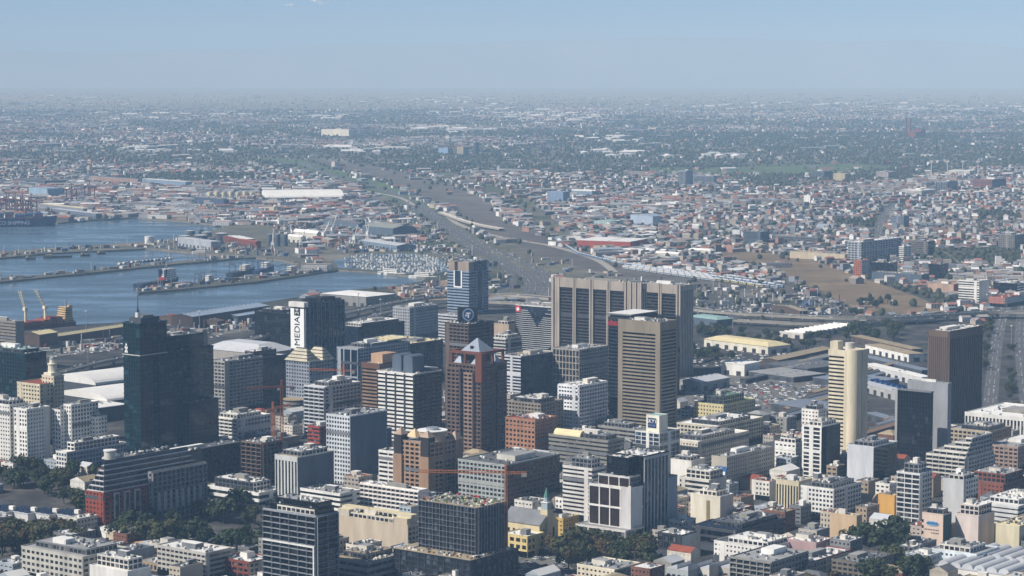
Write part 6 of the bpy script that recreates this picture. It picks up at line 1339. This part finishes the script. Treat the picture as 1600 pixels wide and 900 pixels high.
# solar roofed hall group beside the clipped trees
for k in range(4):
    r, wr_, wl_, h_ = shed(['solar panelled hall beside the brick block', 'solar panelled hall second along from the brick block', 'solar panelled hall with a white stair head', 'solar panelled hall farthest from the brick block'][k], 112 - 34 * k, 830 - 2 * k, 808 - 2 * k, 76 - 34 * k, 140 - 34 * k, R_LG, wall(200, 200, 196), 3.5, 'flat', 'x', 52, 'solar_hall', 'hall', None, False)
    n_ = max(3, int(wl_ / 6))
    for j in range(n_):
        for q in range(4):
            x0, x1, y0, y1 = wr_ * (.04 + .24 * q), wr_ * (.04 + .24 * q + .2), wl_ * (j + .15) / n_, wl_ * (j + .85) / n_
            part(r, 'solar_array', lambda b: b.add([(x0, y0, h_ + .8), (x1, y0, h_ + 1.6), (x1, y1, h_ + 1.6), (x0, y1, h_ + .8)], [(0, 1, 2, 3)], SOL))
    part(r, 'stair_head', lambda b: b.box(wr_ * .4, wr_ * .55, wl_ * .02, wl_ * .2, h_ + .6, h_ + 4, WHITE))
# small houses in the gardens
for k, (u, vb) in enumerate([(188, 852), (232, 866), (248, 858), (300, 842), (268, 858), (166, 842)]):
    shed(['thatch coloured garden house beside the brick block', 'long peach garden house with a pale roof', 'narrow garden house with a white gable', 'tan roofed garden house among trees', 'grey roofed garden cottage', 'low white garden outbuilding'][k], u, vb, vb - 9, u - 22, u + 26, [R_TAN, R_LG, R_LG, R_TAN, R_GREY, R_WHITE][k], [wall(206, 190, 160), wall(214, 170, 120), WHITE, OFFW, BEIGE, WHITE][k], 3, 'gable', 'x', 30, 'garden_house', 'house', None, False)

# ------------------------------------------------------------------ vehicles
CARC = [((.75, .75, .74), 'white'), ((.5, .51, .52), 'silver'), ((.1, .1, .11), 'black'), ((.25, .26, .28), 'grey'), ((.45, .05, .04), 'red'), ((.06, .12, .3), 'blue')]
def car_mesh(col):
    b = MB(); m = mat('car_paint_%d_%d_%d' % tuple(int(c * 100) for c in col), col, .3, .03, .1, spec=.6); b.box(-2.1, 2.1, -.86, .86, .35, .95, m)
    vs = [(-1.5, -.8, .95), (1.0, -.8, .95), (1.0, .8, .95), (-1.5, .8, .95), (-1.0, -.66, 1.5), (.4, -.66, 1.5), (.4, .66, 1.5), (-1.0, .66, 1.5)]
    b.add(vs, [(0, 1, 5, 4), (1, 2, 6, 5), (2, 3, 7, 6), (3, 0, 4, 7)], G_BLACK); b.add(vs, [(4, 5, 6, 7)], m)
    for x in (-1.3, 1.3):
        for y in (-.88, .7): b.box(x - .33, x + .33, y, y + .18, 0, .66, BLACKW)
    return b.mesh('car')
CARM = [(car_mesh(c), n) for c, n in CARC]
cr_ = random.Random(21); carpts = []
for pts, w_, z, nc in ROADS:
    seg = [math.dist(pts[i], pts[i + 1]) for i in range(len(pts) - 1)]; tot = sum(seg)
    for k in range(int(nc * 1.3)):
        d = cr_.uniform(0, tot); i = 0
        while i < len(seg) - 1 and d > seg[i]: d -= seg[i]; i += 1
        a, b = pts[i], pts[i + 1]; t = d / max(seg[i], .1); dx, dy = (b[0] - a[0]) / seg[i], (b[1] - a[1]) / seg[i]; off = cr_.choice((-.36, -.16, .16, .36)) * w_
        carpts.append((a[0] + (b[0] - a[0]) * t - dy * off, a[1] + (b[1] - a[1]) * t + dx * off, z + .04, math.atan2(dy, dx) + (math.pi if off > 0 else 0), 'driving on a road' if z < 1 else 'driving on an elevated road'))
def lot(poly, n, ang, where, rows=5.5):
    us = [p[0] for p in poly]; vs = [p[1] for p in poly]; c, s = math.cos(ang), math.sin(ang); k = 0; tries = 0; seen = set()
    while k < n and tries < n * 15:
        tries += 1; u, v = cr_.uniform(min(us), max(us)), cr_.uniform(min(vs), max(vs))
        if not inpoly(u, v, poly): continue
        x, y = at(u, v); lx, ly = x * c + y * s, -x * s + y * c; lx = round(lx / 2.7) * 2.7; ly = round(ly / rows / 1.7) * rows * 1.7 + (tries % 2) * rows
        if (lx, ly) in seen: continue
        x, y = lx * c - ly * s, lx * s + ly * c
        if taken(x, y, 2): continue
        seen.add((lx, ly)); carpts.append((x, y, .07, ang + math.pi / 2, where)); k += 1
lot([(812, 872), (880, 868), (905, 905), (815, 915)], 60, .9, 'parked in the square below the church')
lot([(1075, 595), (1180, 590), (1330, 604), (1300, 638), (1200, 655), (1075, 648)], 330, .9, 'parked in the bus and taxi yard')
lot([(1070, 540), (1180, 536), (1260, 556), (1180, 570), (1075, 575)], 120, .9, 'parked under the tree rows behind the louvred tower')
lot([(70, 560), (190, 548), (420, 514), (530, 488), (420, 496), (190, 530), (70, 550)], 170, 1.05, 'parked in the quay goods yard')
lot([(650, 385), (720, 398), (760, 430), (700, 440), (690, 400)], 160, .8, 'parked beside the marina')
lot([(1085, 470), (1200, 475), (1330, 486), (1300, 492), (1100, 486)], 120, .4, 'parked between the rail yard and flyover')
lot([(1240, 455), (1330, 470), (1330, 484), (1250, 474)], 40, .4, 'parked beside the embankment')
lot([(300, 320), (420, 330), (560, 335), (640, 350), (560, 345), (420, 345), (330, 330)], 150, .8, 'parked on the port roads')
carpts.sort(key=lambda c: c[1])
for k, (x, y, z, a, where) in enumerate(carpts[:300]):
    me, n = cr_.choices(CARM, (9, 4, 2, 3, .6, .6))[0]; o = bpy.data.objects.new('parked_car' if 'parked' in where else 'moving_car', me); COL.objects.link(o); o.location = (x, y, z); o.rotation_euler = (0, 0, a); tag(o, 'small %s car %s' % (n, where), 'car', 'cars on roads and parking lots')
b = MB()
for x, y, z, a, where in carpts[300:]:
    col = cr_.choices([c for c, n in CARC], (11, 4, 2, 3, .6, .6))[0]; c, s = math.cos(a), math.sin(a)
    def q(lx, ly, lz): return (x + lx * c - ly * s, y + lx * s + ly * c, z + lz)
    vs = [q(*p) for p in ((-2.1, -.86, .2), (2.1, -.86, .2), (2.1, .86, .2), (-2.1, .86, .2), (-2.1, -.86, .95), (2.1, -.86, .95), (2.1, .86, .95), (-2.1, .86, .95), (-1.2, -.7, 1.5), (.5, -.7, 1.5), (.5, .7, 1.5), (-1.2, .7, 1.5))]
    b.add(vs, [(0, 1, 5, 4), (1, 2, 6, 5), (2, 3, 7, 6), (3, 0, 4, 7), (4, 5, 6, 7)], TINT, col); b.add(vs, [(4, 5, 9, 8), (5, 6, 10, 9), (6, 7, 11, 10), (7, 4, 8, 11)], G_BLACK, col); b.add(vs, [(8, 9, 10, 11)], TINT, col)
o = b.build('distant_traffic', kind='stuff'); tag(o, 'mass of tiny cars on the distant freeways and yards', 'traffic')

# ------------------------------------------------------------------ marina boats
def boat_mesh(L_, m, mast_):
    b = MB(); w_ = L_ * .28; vs = [(0, -w_ / 2, 0), (L_ * .6, -w_ / 2, 0), (L_, 0, 0), (L_ * .6, w_ / 2, 0), (0, w_ / 2, 0), (0, -w_ / 2, 1.5), (L_ * .6, -w_ / 2, 1.6), (L_ * 1.04, 0, 2), (L_ * .6, w_ / 2, 1.6), (0, w_ / 2, 1.5)]
    b.add(vs, [(0, 1, 6, 5), (1, 2, 7, 6), (2, 3, 8, 7), (3, 4, 9, 8), (4, 0, 5, 9), (5, 6, 7, 8, 9)], m); b.box(L_ * .2, L_ * .6, -w_ * .3, w_ * .3, 1.5, 2.9, WHITE); b.box(L_ * .22, L_ * .61, -w_ * .31, w_ * .31, 2.1, 2.6, G_BLACK)
    if mast_: b.cyl(L_ * .5, 0, 2.5, 2.5 + L_ * 1.15, .14, .08, METAL, 5); b.box(L_ * .1, L_ * .5, -.2, .2, 3.6, 4.1, wall(60, 84, 130))
    return b.mesh('boat')
BOATS = [(boat_mesh(12, WHITE, True), 'white sailing boat with a bare mast'), (boat_mesh(9, WHITE, True), 'small white sailing boat with a bare mast'), (boat_mesh(14, WHITE, False), 'white motor boat with a low cabin'), (boat_mesh(11, wall(60, 78, 112), True), 'blue hulled sailing boat with a bare mast')]
MAR = [(520, 408), (560, 398), (640, 396), (690, 404), (700, 422), (668, 432), (600, 423), (530, 419)]
BAS = MB(); p = [at(u, v) for u, v in MAR]; BAS.add([(*q, .1) for q in p], [tuple(range(len(p)))[::-1]], bpy.data.materials['harbour_water']); o = BAS.build('marina_water', kind='structure'); tag(o, 'sheltered marina water crowded with boats', 'water')
nb = 0
jet = MB()
for row in range(10):
    v = 399 + row * 3.1
    a, b_ = at(540, v), at(690, v + 2)
    for k in range(34):
        t = k / 33; x, y = a[0] + (b_[0] - a[0]) * t + fr.uniform(-1, 1), a[1] + (b_[1] - a[1]) * t + fr.uniform(-6, 6); u, vv = px(x, y)
        if not inpoly(u, vv, MAR) or fr.random() < .12: continue
        me, lab = fr.choice(BOATS); o = bpy.data.objects.new('moored_boat', me); COL.objects.link(o); o.location = (x, y, .12); o.rotation_euler = (0, 0, fr.choice((1, -1)) * math.pi / 2 + fr.uniform(-.2, .2)); tag(o, lab + ' moored in the marina', 'boat', 'boats moored in the marina'); nb += 1
for row in range(9):
    v = 400.5 + row * 3.1; a, b_ = at(545, v), at(685, v + 2); jet.bar((*a, .4), (*b_, .4), 2.2, QUAY, h=.6)
o = jet.build('marina_jetties', kind='stuff'); tag(o, 'thin floating jetties between the marina boats', 'jetty')
for k, (u, v) in enumerate([(185 + 6 * j, 413.5 - .62 * j) for j in range(14)]):
    x, y = at(u, v, -3); me, lab = fr.choice(BOATS); o = bpy.data.objects.new('moored_boat', me); COL.objects.link(o); o.location = (x, y, -2.9); o.rotation_euler = (0, 0, 1.1 + fr.uniform(-.3, .3)); o.scale = (1.4, 1.4, 1.2); tag(o, lab + ' moored along the breakwater', 'boat', 'boats along the breakwater')
for k in range(46):
    u, v = fr.uniform(290, 400), fr.uniform(332, 348); x, y = at(u, v); me, lab = fr.choice(BOATS); o = bpy.data.objects.new('moored_boat', me); COL.objects.link(o); o.location = (x, y, .2); o.rotation_euler = (0, 0, fr.uniform(.5, 1.6)); o.scale = (1.8, 1.8, 1.6); tag(o, lab + ' packed along the fishing quay', 'boat', 'boats packed along the fishing quay')
print('BOATS', nb)

# ------------------------------------------------------------------ container stacks in the port
kk = random.Random(31)
for k in range(130):
    u, v = (kk.uniform(405, 545), kk.uniform(311, 325)) if k < 45 else ((kk.uniform(440, 600), kk.uniform(330, 350)) if k < 80 else (kk.uniform(90, 280), kk.uniform(310, 337)))
    x, y = at(u, v)
    if taken(x, y, 8): continue
    ci = kk.randrange(6); n = kk.randint(1, 3); cn = ['blue', 'rust red', 'grey', 'green', 'maroon', 'pale'][ci]
    root = empty('container_stack', (x, y, 0), .7); tag(root, 'stack of mostly %s shipping containers in the port yard' % cn, 'container', 'container stacks in the port')
    for j in range(n):
        for q_ in range(3): piece('container', root, 12.6 * q_, 12.6 * q_ + 12.2, 0, 7.2, 2.6 * j, 2.6 * j + 2.55, CS[ci] if kk.random() < .7 else kk.choice(CS))

# ------------------------------------------------------------------ the wide city beyond
WATERP = HARB
ZW = [[(200, 188), (330, 192), (420, 204), (420, 216), (330, 208), (200, 198)], [(560, 205), (900, 206), (1600, 208), (1600, 222), (1150, 232), (900, 216), (620, 214)], [(1150, 214), (1600, 222), (1600, 240), (1300, 238), (1160, 232)], [(1180, 240), (1600, 238), (1600, 262), (1400, 268), (1180, 262)], [(800, 246), (1200, 250), (1200, 262), (800, 258)], [(1430, 392), (1600, 388), (1600, 412), (1440, 412)], [(1390, 446), (1480, 462), (1500, 480), (1420, 478)], [(1300, 345), (1368, 342), (1368, 356), (1310, 358)], [(1520, 330), (1600, 334), (1600, 346), (1530, 346)], [(0, 238), (120, 240), (300, 248), (420, 246), (300, 256), (0, 248)]]
OPENP = [[(560, 285), (660, 318), (760, 378), (900, 398), (1060, 448), (1060, 480), (860, 474), (740, 470), (700, 440), (690, 400), (630, 350), (560, 300)], [(1070, 446), (1200, 440), (1262, 446), (1345, 488), (1345, 505), (1060, 505)], [(640, 262), (760, 300), (860, 372), (960, 400), (900, 372), (830, 310), (720, 270)]]
def zone(u, v, x, y):
    """what stands here: share of houses, share of works and sheds, share of trees"""
    if inpoly(u, v, WATERP) or inpoly(u, v, MAR): return (0, 0, 0)
    for P in BLOCK:
        if inpoly(u, v, P): return (0, .01, .03)
    for P in ZW:
        if inpoly(u, v, P): return (.05, .01, 1.0)
    if u < 480 and v > 352: return (0, 0, .006)
    if 500 < u < 730 and v > 380: return (0, 0, .05)
    for P in OPENP:
        if inpoly(u, v, P): return (.01, .03, .1)
    n = mnoise.noise(Vector((x * .0007, y * .0004, 3))) + .5 * mnoise.noise(Vector((x * .002, y * .0012, 5)))
    if y > 17000 and sr.random() < min(.85, (y - 17000) / 12000): return (0, 0, 0)
    if v < 300 and n < -.1: return (.08, .01, .9)
    if v < 262 and n > .2: return (.85, .2, .12)
    if u > 1070 and v > 258: return (1.0, .06, .22)
    if v > 285 and u < 700: return (.06, .42, .08)
    if v > 300: return (.3, .42, .3)
    if v > 225: return (.55, .18, .5)
    return (.4, .2, .5)
WALLC = [(.5, .48, .45), (.42, .36, .28), (.72, .71, .68), (.2, .19, .18), (.34, .2, .15), (.24, .26, .29), (.1, .1, .105)]
ROOFC = [((.3, .3, .3), 'grey sheet'), ((.74, .73, .7), 'white sheet'), ((.3, .12, .08), 'red tiled'), ((.3, .26, .22), 'brown'), ((.16, .16, .17), 'dark'), ((.36, .17, .12), 'rusty red'), ((.38, .36, .32), 'pale'), ((.3, .34, .38), 'blue grey')]
SANG = .35; SEEN = set()
sr = random.Random(77); HS, WK, TR = [], [], []
for ya, yb, nh in ((3150, 4300, 6500), (4300, 5600, 11000), (5600, 8000, 20000), (8000, 12000, 16000), (12000, 18000, 15000), (18000, 30000, 9000)):
    for k in range(nh):
        y = math.sqrt(sr.uniform(ya * ya, yb * yb)); x = sr.uniform(-.225, .225) * y; z = drop(y); u, v = px(x, y, z)
        if y < 3400 and u < 1000: continue
        if y < 9500:
            da = SANG + round(mnoise.noise(Vector((x * .0016, y * .0009, 9))) * 3) * .42; c_, s_ = math.cos(da), math.sin(da); lx, ly = x * c_ + y * s_, -x * s_ + y * c_
            ly = round(ly / 17) * 17; ly += (3.5 if round(ly / 17) % 2 else -3.5); lx = round(lx / 13) * 13 + (9 if round(lx / 13) % 9 == 0 else 0); key = (round(lx), round(ly), round(da * 100))
            if key in SEEN: continue
            SEEN.add(key); x, y = lx * c_ - ly * s_, lx * s_ + ly * c_; u, v = px(x, y, z)
        else: da = SANG
        ph, pw_, pt = zone(u, v, x, y); q_ = sr.random() * max(1.0, ph + pw_ + pt)
        if q_ < ph:
            HS.append((x, y, z, sr.uniform(9, 17), sr.uniform(7, 11), sr.uniform(3.0, 6.5) if sr.random() < .85 else sr.uniform(8, 14), da))
        elif q_ < ph + pw_:
            if sr.random() < (.5 if y < 8000 else .4): WK.append((x, y, z, sr.uniform(18, 52) * (1 + (y > 9000) * .9), sr.uniform(10, 24), sr.uniform(5, 9), da))
            else: HS.append((x, y, z, sr.uniform(12, 24), sr.uniform(9, 16), sr.uniform(4, 9), da))
        elif q_ < ph + pw_ + pt:
            TR.append((x, y, z, sr.uniform(3, 7.5)))
for cu, cv, su, sv, n in ((870, 184, 60, 6, 60), (700, 157, 70, 3, 40), (1520, 169, 90, 4, 60), (690, 202, 60, 3, 30), (1150, 166, 60, 2, 24), (520, 183, 30, 2, 16), (1340, 163, 60, 2, 24), (290, 180, 80, 4, 30), (110, 152, 50, 2, 20), (960, 217, 30, 2, 12), (270, 237, 60, 3, 24), (760, 176, 60, 6, 40), (1120, 243, 40, 3, 14), (940, 240, 40, 3, 16), (560, 232, 50, 4, 20)):
    for k in range(int(n * .7)):
        u, v = sr.gauss(cu, su * .75), sr.gauss(cv, sv * 1.0)
        if v < 149: continue
        x, y, z = gat(u, v); WK.append((x, y, z, sr.uniform(30, 120), sr.uniform(20, 45), sr.uniform(6, 10), 99))
def near_ok(x, y, r_):
    return not taken(x, y, r_) and not onroad(x, y, r_ * .7, True)
HS = [h for h in HS if h[1] > 6500 or near_ok(h[0], h[1], 9)]; WK = [h for h in WK if h[1] > 6500 or near_ok(h[0], h[1], 26)]; TR = [t for t in TR if t[1] > 5500 or near_ok(t[0], t[1], 3)]
def add_house(b, x, y, z, a, L_, W_, h, rc, wc, flat, loc=False, pitch=.27):
    c, s = math.cos(a), math.sin(a)
    if loc: q = lambda lx, ly, lz: (lx, ly, lz)
    else: q = lambda lx, ly, lz: (x + lx * c - ly * s, y + lx * s + ly * c, z + lz)
    l2, w2 = L_ / 2, W_ / 2
    vs = [q(-l2, -w2, 0), q(l2, -w2, 0), q(l2, w2, 0), q(-l2, w2, 0), q(-l2, -w2, h), q(l2, -w2, h), q(l2, w2, h), q(-l2, w2, h)]
    b.add(vs, [(0, 1, 5, 4), (1, 2, 6, 5), (2, 3, 7, 6), (3, 0, 4, 7)], TINT, wc)
    if flat: b.add(vs[4:], [(0, 1, 2, 3)], TINTM, rc)
    else:
        r = h + W_ * pitch; vr = [q(-l2 - .4, -w2 - .4, h - .1), q(l2 + .4, -w2 - .4, h - .1), q(l2 + .4, w2 + .4, h - .1), q(-l2 - .4, w2 + .4, h - .1), q(-l2 - .4, 0, r), q(l2 + .4, 0, r)]
        b.add(vr, [(0, 1, 5, 4), (2, 3, 4, 5)], TINTM, rc); b.add(vr, [(3, 0, 4), (1, 2, 5)], TINT, wc)
def look(u, v):
    i = sr.choices(range(8), (4, 2 if v > 230 else 1.2, 4 if u > 1050 else 1.5, 3.5, 3, 2, 2, 1.5))[0]; return ROOFC[i], sr.choices(WALLC, (2, 2, 2.4, 2.4, 2, 1.5, 1.5))[0]
SANG = .35
HS.sort(key=lambda h: h[1]); WK.sort(key=lambda h: h[1])
def area(u, v): return 'in the dense suburb beyond the embankment' if u > 1070 and v > 258 else ('in the port district' if u < 700 else 'beyond the rail yard')
for lst, nm, cat, grp, word in ((HS, 'house', 'house', 'nearer houses of the wide city', 'house'), (WK, 'works_shed', 'shed', 'nearer works and sheds of the wide city', 'works shed')):
    for (x, y, z, L_, W_, h, da) in lst[:300]:
        u, v = px(x, y); (rc, rn), wc = look(u, v); b = MB(); flat = sr.random() < (.35 if word == 'house' else .45); add_house(b, 0, 0, 0, 0, L_, W_, h, rc, wc, flat, True, .27 if word == 'house' else .12)
        wn_ = max(1, int(L_ / 4))
        for k in range(wn_):
            for fz in range(max(1, int(h / 3.2))): b.box(-L_ / 2 + (k + .3) * L_ / wn_, -L_ / 2 + (k + .3) * L_ / wn_ + 1.3, -W_ / 2 - .05, -W_ / 2 - .01, 1 + 3.2 * fz, 2.4 + 3.2 * fz, G_DARK)
        o = b.build(nm); o.location = (x, y, z); o.rotation_euler = (0, 0, da + (math.pi / 2 if sr.random() < .2 else 0) + sr.uniform(-.03, .03)); tag(o, '%s with %s %s roof %s' % (word, rn, 'flat' if flat else 'pitched', area(u, v)), cat, grp)
for lst, nm, lab, cat in ((HS, 'distant_houses', 'endless small houses spreading over the plain', 'houses'), (WK, 'distant_works', 'large pale works roofs scattered over the plain', 'works')):
    b = MB()
    for (x, y, z, L_, W_, h, da) in lst[300:]:
        u, v = px(x, y, z); (rc, rn), wc = look(u, v)
        if da == 99: rc = (.72, .71, .68); wc = (.5, .5, .48)
        add_house(b, x, y, z, (da if y < 9500 else SANG + mnoise.noise(Vector((x * .001, y * .001, 9))) * 1.2) + (math.pi / 2 if sr.random() < .2 else 0), L_, W_, h, rc, wc, sr.random() < .45, False, .25 if lst is HS else .11)
    o = b.build(nm, kind='stuff'); tag(o, lab, cat)
# small stores, vehicles and stacked goods lying about the port and rail yards
b = MB(); yc = random.Random(41)
YP = [([(0, 300), (420, 296), (700, 330), (700, 378), (480, 392), (400, 345), (280, 338), (150, 338), (60, 342), (0, 340)], 2600), ([(640, 330), (760, 380), (1060, 450), (1060, 475), (860, 470), (700, 440)], 260), ([(1075, 448), (1262, 450), (1340, 488), (1330, 500), (1065, 492)], 200), ([(0, 396), (230, 381), (300, 372), (400, 385), (470, 404), (380, 398), (280, 391), (170, 389), (0, 402)], 240), ([(213, 452), (330, 440), (528, 420), (470, 429), (280, 450), (216, 456)], 120), ([(0, 436), (267, 410), (375, 400), (373, 403), (267, 412), (0, 439)], 60), ([(614, 449), (700, 438), (756, 452), (640, 468)], 130), ([(60, 556), (190, 546), (420, 514), (530, 486), (420, 490), (200, 520), (60, 545)], 260), ([(500, 376), (690, 384), (720, 396), (640, 394), (540, 396)], 240)]
for P, n in YP:
    us = [p[0] for p in P]; vs = [p[1] for p in P]; k = 0
    while k < n:
        u, v = yc.uniform(min(us), max(us)), yc.uniform(min(vs), max(vs))
        if not inpoly(u, v, P): continue
        k += 1; x, y = at(u, v)
        if taken(x, y, 2) or onroad(x, y, 2, True) or inpoly(u, v, MAR) or (inpoly(u, v, HARB)): continue
        a = yc.choice((.35, 1.0, .6, 2.2)); c_, s_ = math.cos(a), math.sin(a); L_, W_, h_ = yc.choice(((12, 2.6, 2.7), (6, 2.5, 2.6), (12, 5, 5.2), (9, 7, 4), (5, 2, 1.6), (5, 2, 1.6), (16, 3, 3.6), (3, 3, 7), (.8, .8, 13)))
        q = lambda lx, ly, lz: (x + lx * c_ - ly * s_, y + lx * s_ + ly * c_, lz)
        vv = [q(0, 0, 0), q(L_, 0, 0), q(L_, W_, 0), q(0, W_, 0), q(0, 0, h_), q(L_, 0, h_), q(L_, W_, h_), q(0, W_, h_)]
        b.add(vv, [(0, 1, 5, 4), (1, 2, 6, 5), (2, 3, 7, 6), (3, 0, 4, 7), (4, 5, 6, 7)], TINT, yc.choice([(.65, .64, .6), (.55, .54, .5), (.26, .12, .09) if u < 700 else (.3, .28, .25), (.08, .13, .24), (.25, .25, .26), (.1, .1, .11), (.45, .38, .27), (.2, .19, .18), (.7, .69, .67)]))
o = b.build('yard_goods', kind='stuff'); tag(o, 'clutter of goods, trucks and small stores in the yards', 'goods')
# trees of the wide city: nearest ones singly, the rest as woods
TR.sort(key=lambda t: t[1]); nsing = max(0, 300 - TREES)
for (x, y, z, s) in TR[:nsing]:
    u, v = px(x, y); kd = sr.choice((0, 0, 1)); tree(x, y, s / 5.0, kd, ('dark green' if kd == 0 else 'olive green') + ' tree ' + area(u, v), 'scattered trees of the wide city')
def blob_mesh():
    b = MB(); lm = leafmat('distant_leaves', (.024, .03, .018), (.06, .068, .038))
    for (x, y, z, s) in TR[nsing:]:
        o = len(b.v); n = 6; vs = [(x, y, z + s * sr.uniform(1.3, 1.8))]
        for ring, (rr_, zz) in enumerate(((.62, 1.25), (1.0, .7), (.72, .15))):
            for k in range(n): a = 2 * math.pi * (k + .5 * ring) / n; rad = s * rr_ * sr.uniform(.7, 1.25) * .85; vs.append((x + rad * math.cos(a), y + rad * math.sin(a), z + s * zz * sr.uniform(.85, 1.15)))
        fs = [(0, 1 + k, 1 + (k + 1) % n) for k in range(n)]
        for ring in range(2):
            p, q_ = 1 + n * ring, 1 + n * (ring + 1)
            for k in range(n): fs += [(p + k, q_ + k, p + (k + 1) % n), (p + (k + 1) % n, q_ + k, q_ + (k + 1) % n)]
        b.add(vs, fs, lm)
    o = b.build('woods', kind='stuff'); tag(o, 'dark belts of trees across the distant plain', 'woods')
blob_mesh()
print('SCATTER', len(HS), len(WK), len(TR))
# ------------------------------------------------------------------ haze
def haze():
    b = MB(); m = bpy.data.materials.new('pale_haze_air'); m.use_nodes = True; N = m.node_tree.nodes; N.remove(N['Principled BSDF'])
    v = N.new('ShaderNodeVolumePrincipled'); v.inputs['Color'].default_value = (.45, .71, 1.0, 1); v.inputs['Absorption Color'].default_value = (.3, .3, .3, 1); v.inputs['Density'].default_value = HAZE; v.inputs['Anisotropy'].default_value = -.2
    m.node_tree.links.new(v.outputs[0], N['Material Output'].inputs['Volume'])
    b.box(-70000, 70000, -3000, 46000, -(45000 - 6000) ** 2 / (2 * RE) - 2, 920, m)
    o = b.build('haze', kind='stuff'); tag(o, 'pale blue haze hanging over the whole plain', 'haze')
haze()

# ------------------------------------------------------------------ small clouds above the haze
def cloud(label, u, v, w_, h_, n, seed):
    Y = 60000.0; a, b_ = (u - 800) / F, (v - 450) / F; t = Y / (CT - b_ * ST); x, z = a * t, H + t * (-ST - b_ * CT)
    m = mat('white_cloud', (.9, .9, .9), 1.0, .05, .001, streak=False, spec=0); r = random.Random(seed); b = MB()
    for k in range(n):
        cx, cy_ = r.gauss(0, w_ * .42), r.gauss(0, w_ * .3); e = max(.15, 1 - (abs(cx) / w_) ** 1.5); cz = r.uniform(-.2, .6) * h_ * e; rad = h_ * r.uniform(.25, .6) * e; vs, fs, nn, kk = [], [], 12, 7
        for i in range(kk + 1):
            for j in range(nn):
                p, q = math.pi * i / kk, 2 * math.pi * j / nn; d = Vector((math.sin(p) * math.cos(q), math.sin(p) * math.sin(q), math.cos(p))); g = rad * (1 + .35 * mnoise.noise(d * 2 + Vector((seed, k, 0))))
                vs.append((cx + d.x * g * 1.7, cy_ + d.y * g * 1.7, cz + d.z * g))
        for i in range(kk):
            for j in range(nn): fs.append((i * nn + j, (i + 1) * nn + j, (i + 1) * nn + (j + 1) % nn, i * nn + (j + 1) % nn))
        b.add(vs, fs, m)
    me = b.mesh('clouds'); me.polygons.foreach_set('use_smooth', [True] * len(me.polygons)); o = bpy.data.objects.new('clouds', me); COL.objects.link(o); o['kind'] = 'stuff'; o.location = (x, Y, z); tag(o, label, 'cloud')
cloud('small white cloud high above the harbour', 505, 1, 330, 130, 40, 3)
cloud('faint shred of cloud beside the small white cloud', 452, 8, 160, 40, 14, 8)
cloud('thin wide cloud above the dense suburb', 1340, -9, 900, 90, 30, 5)
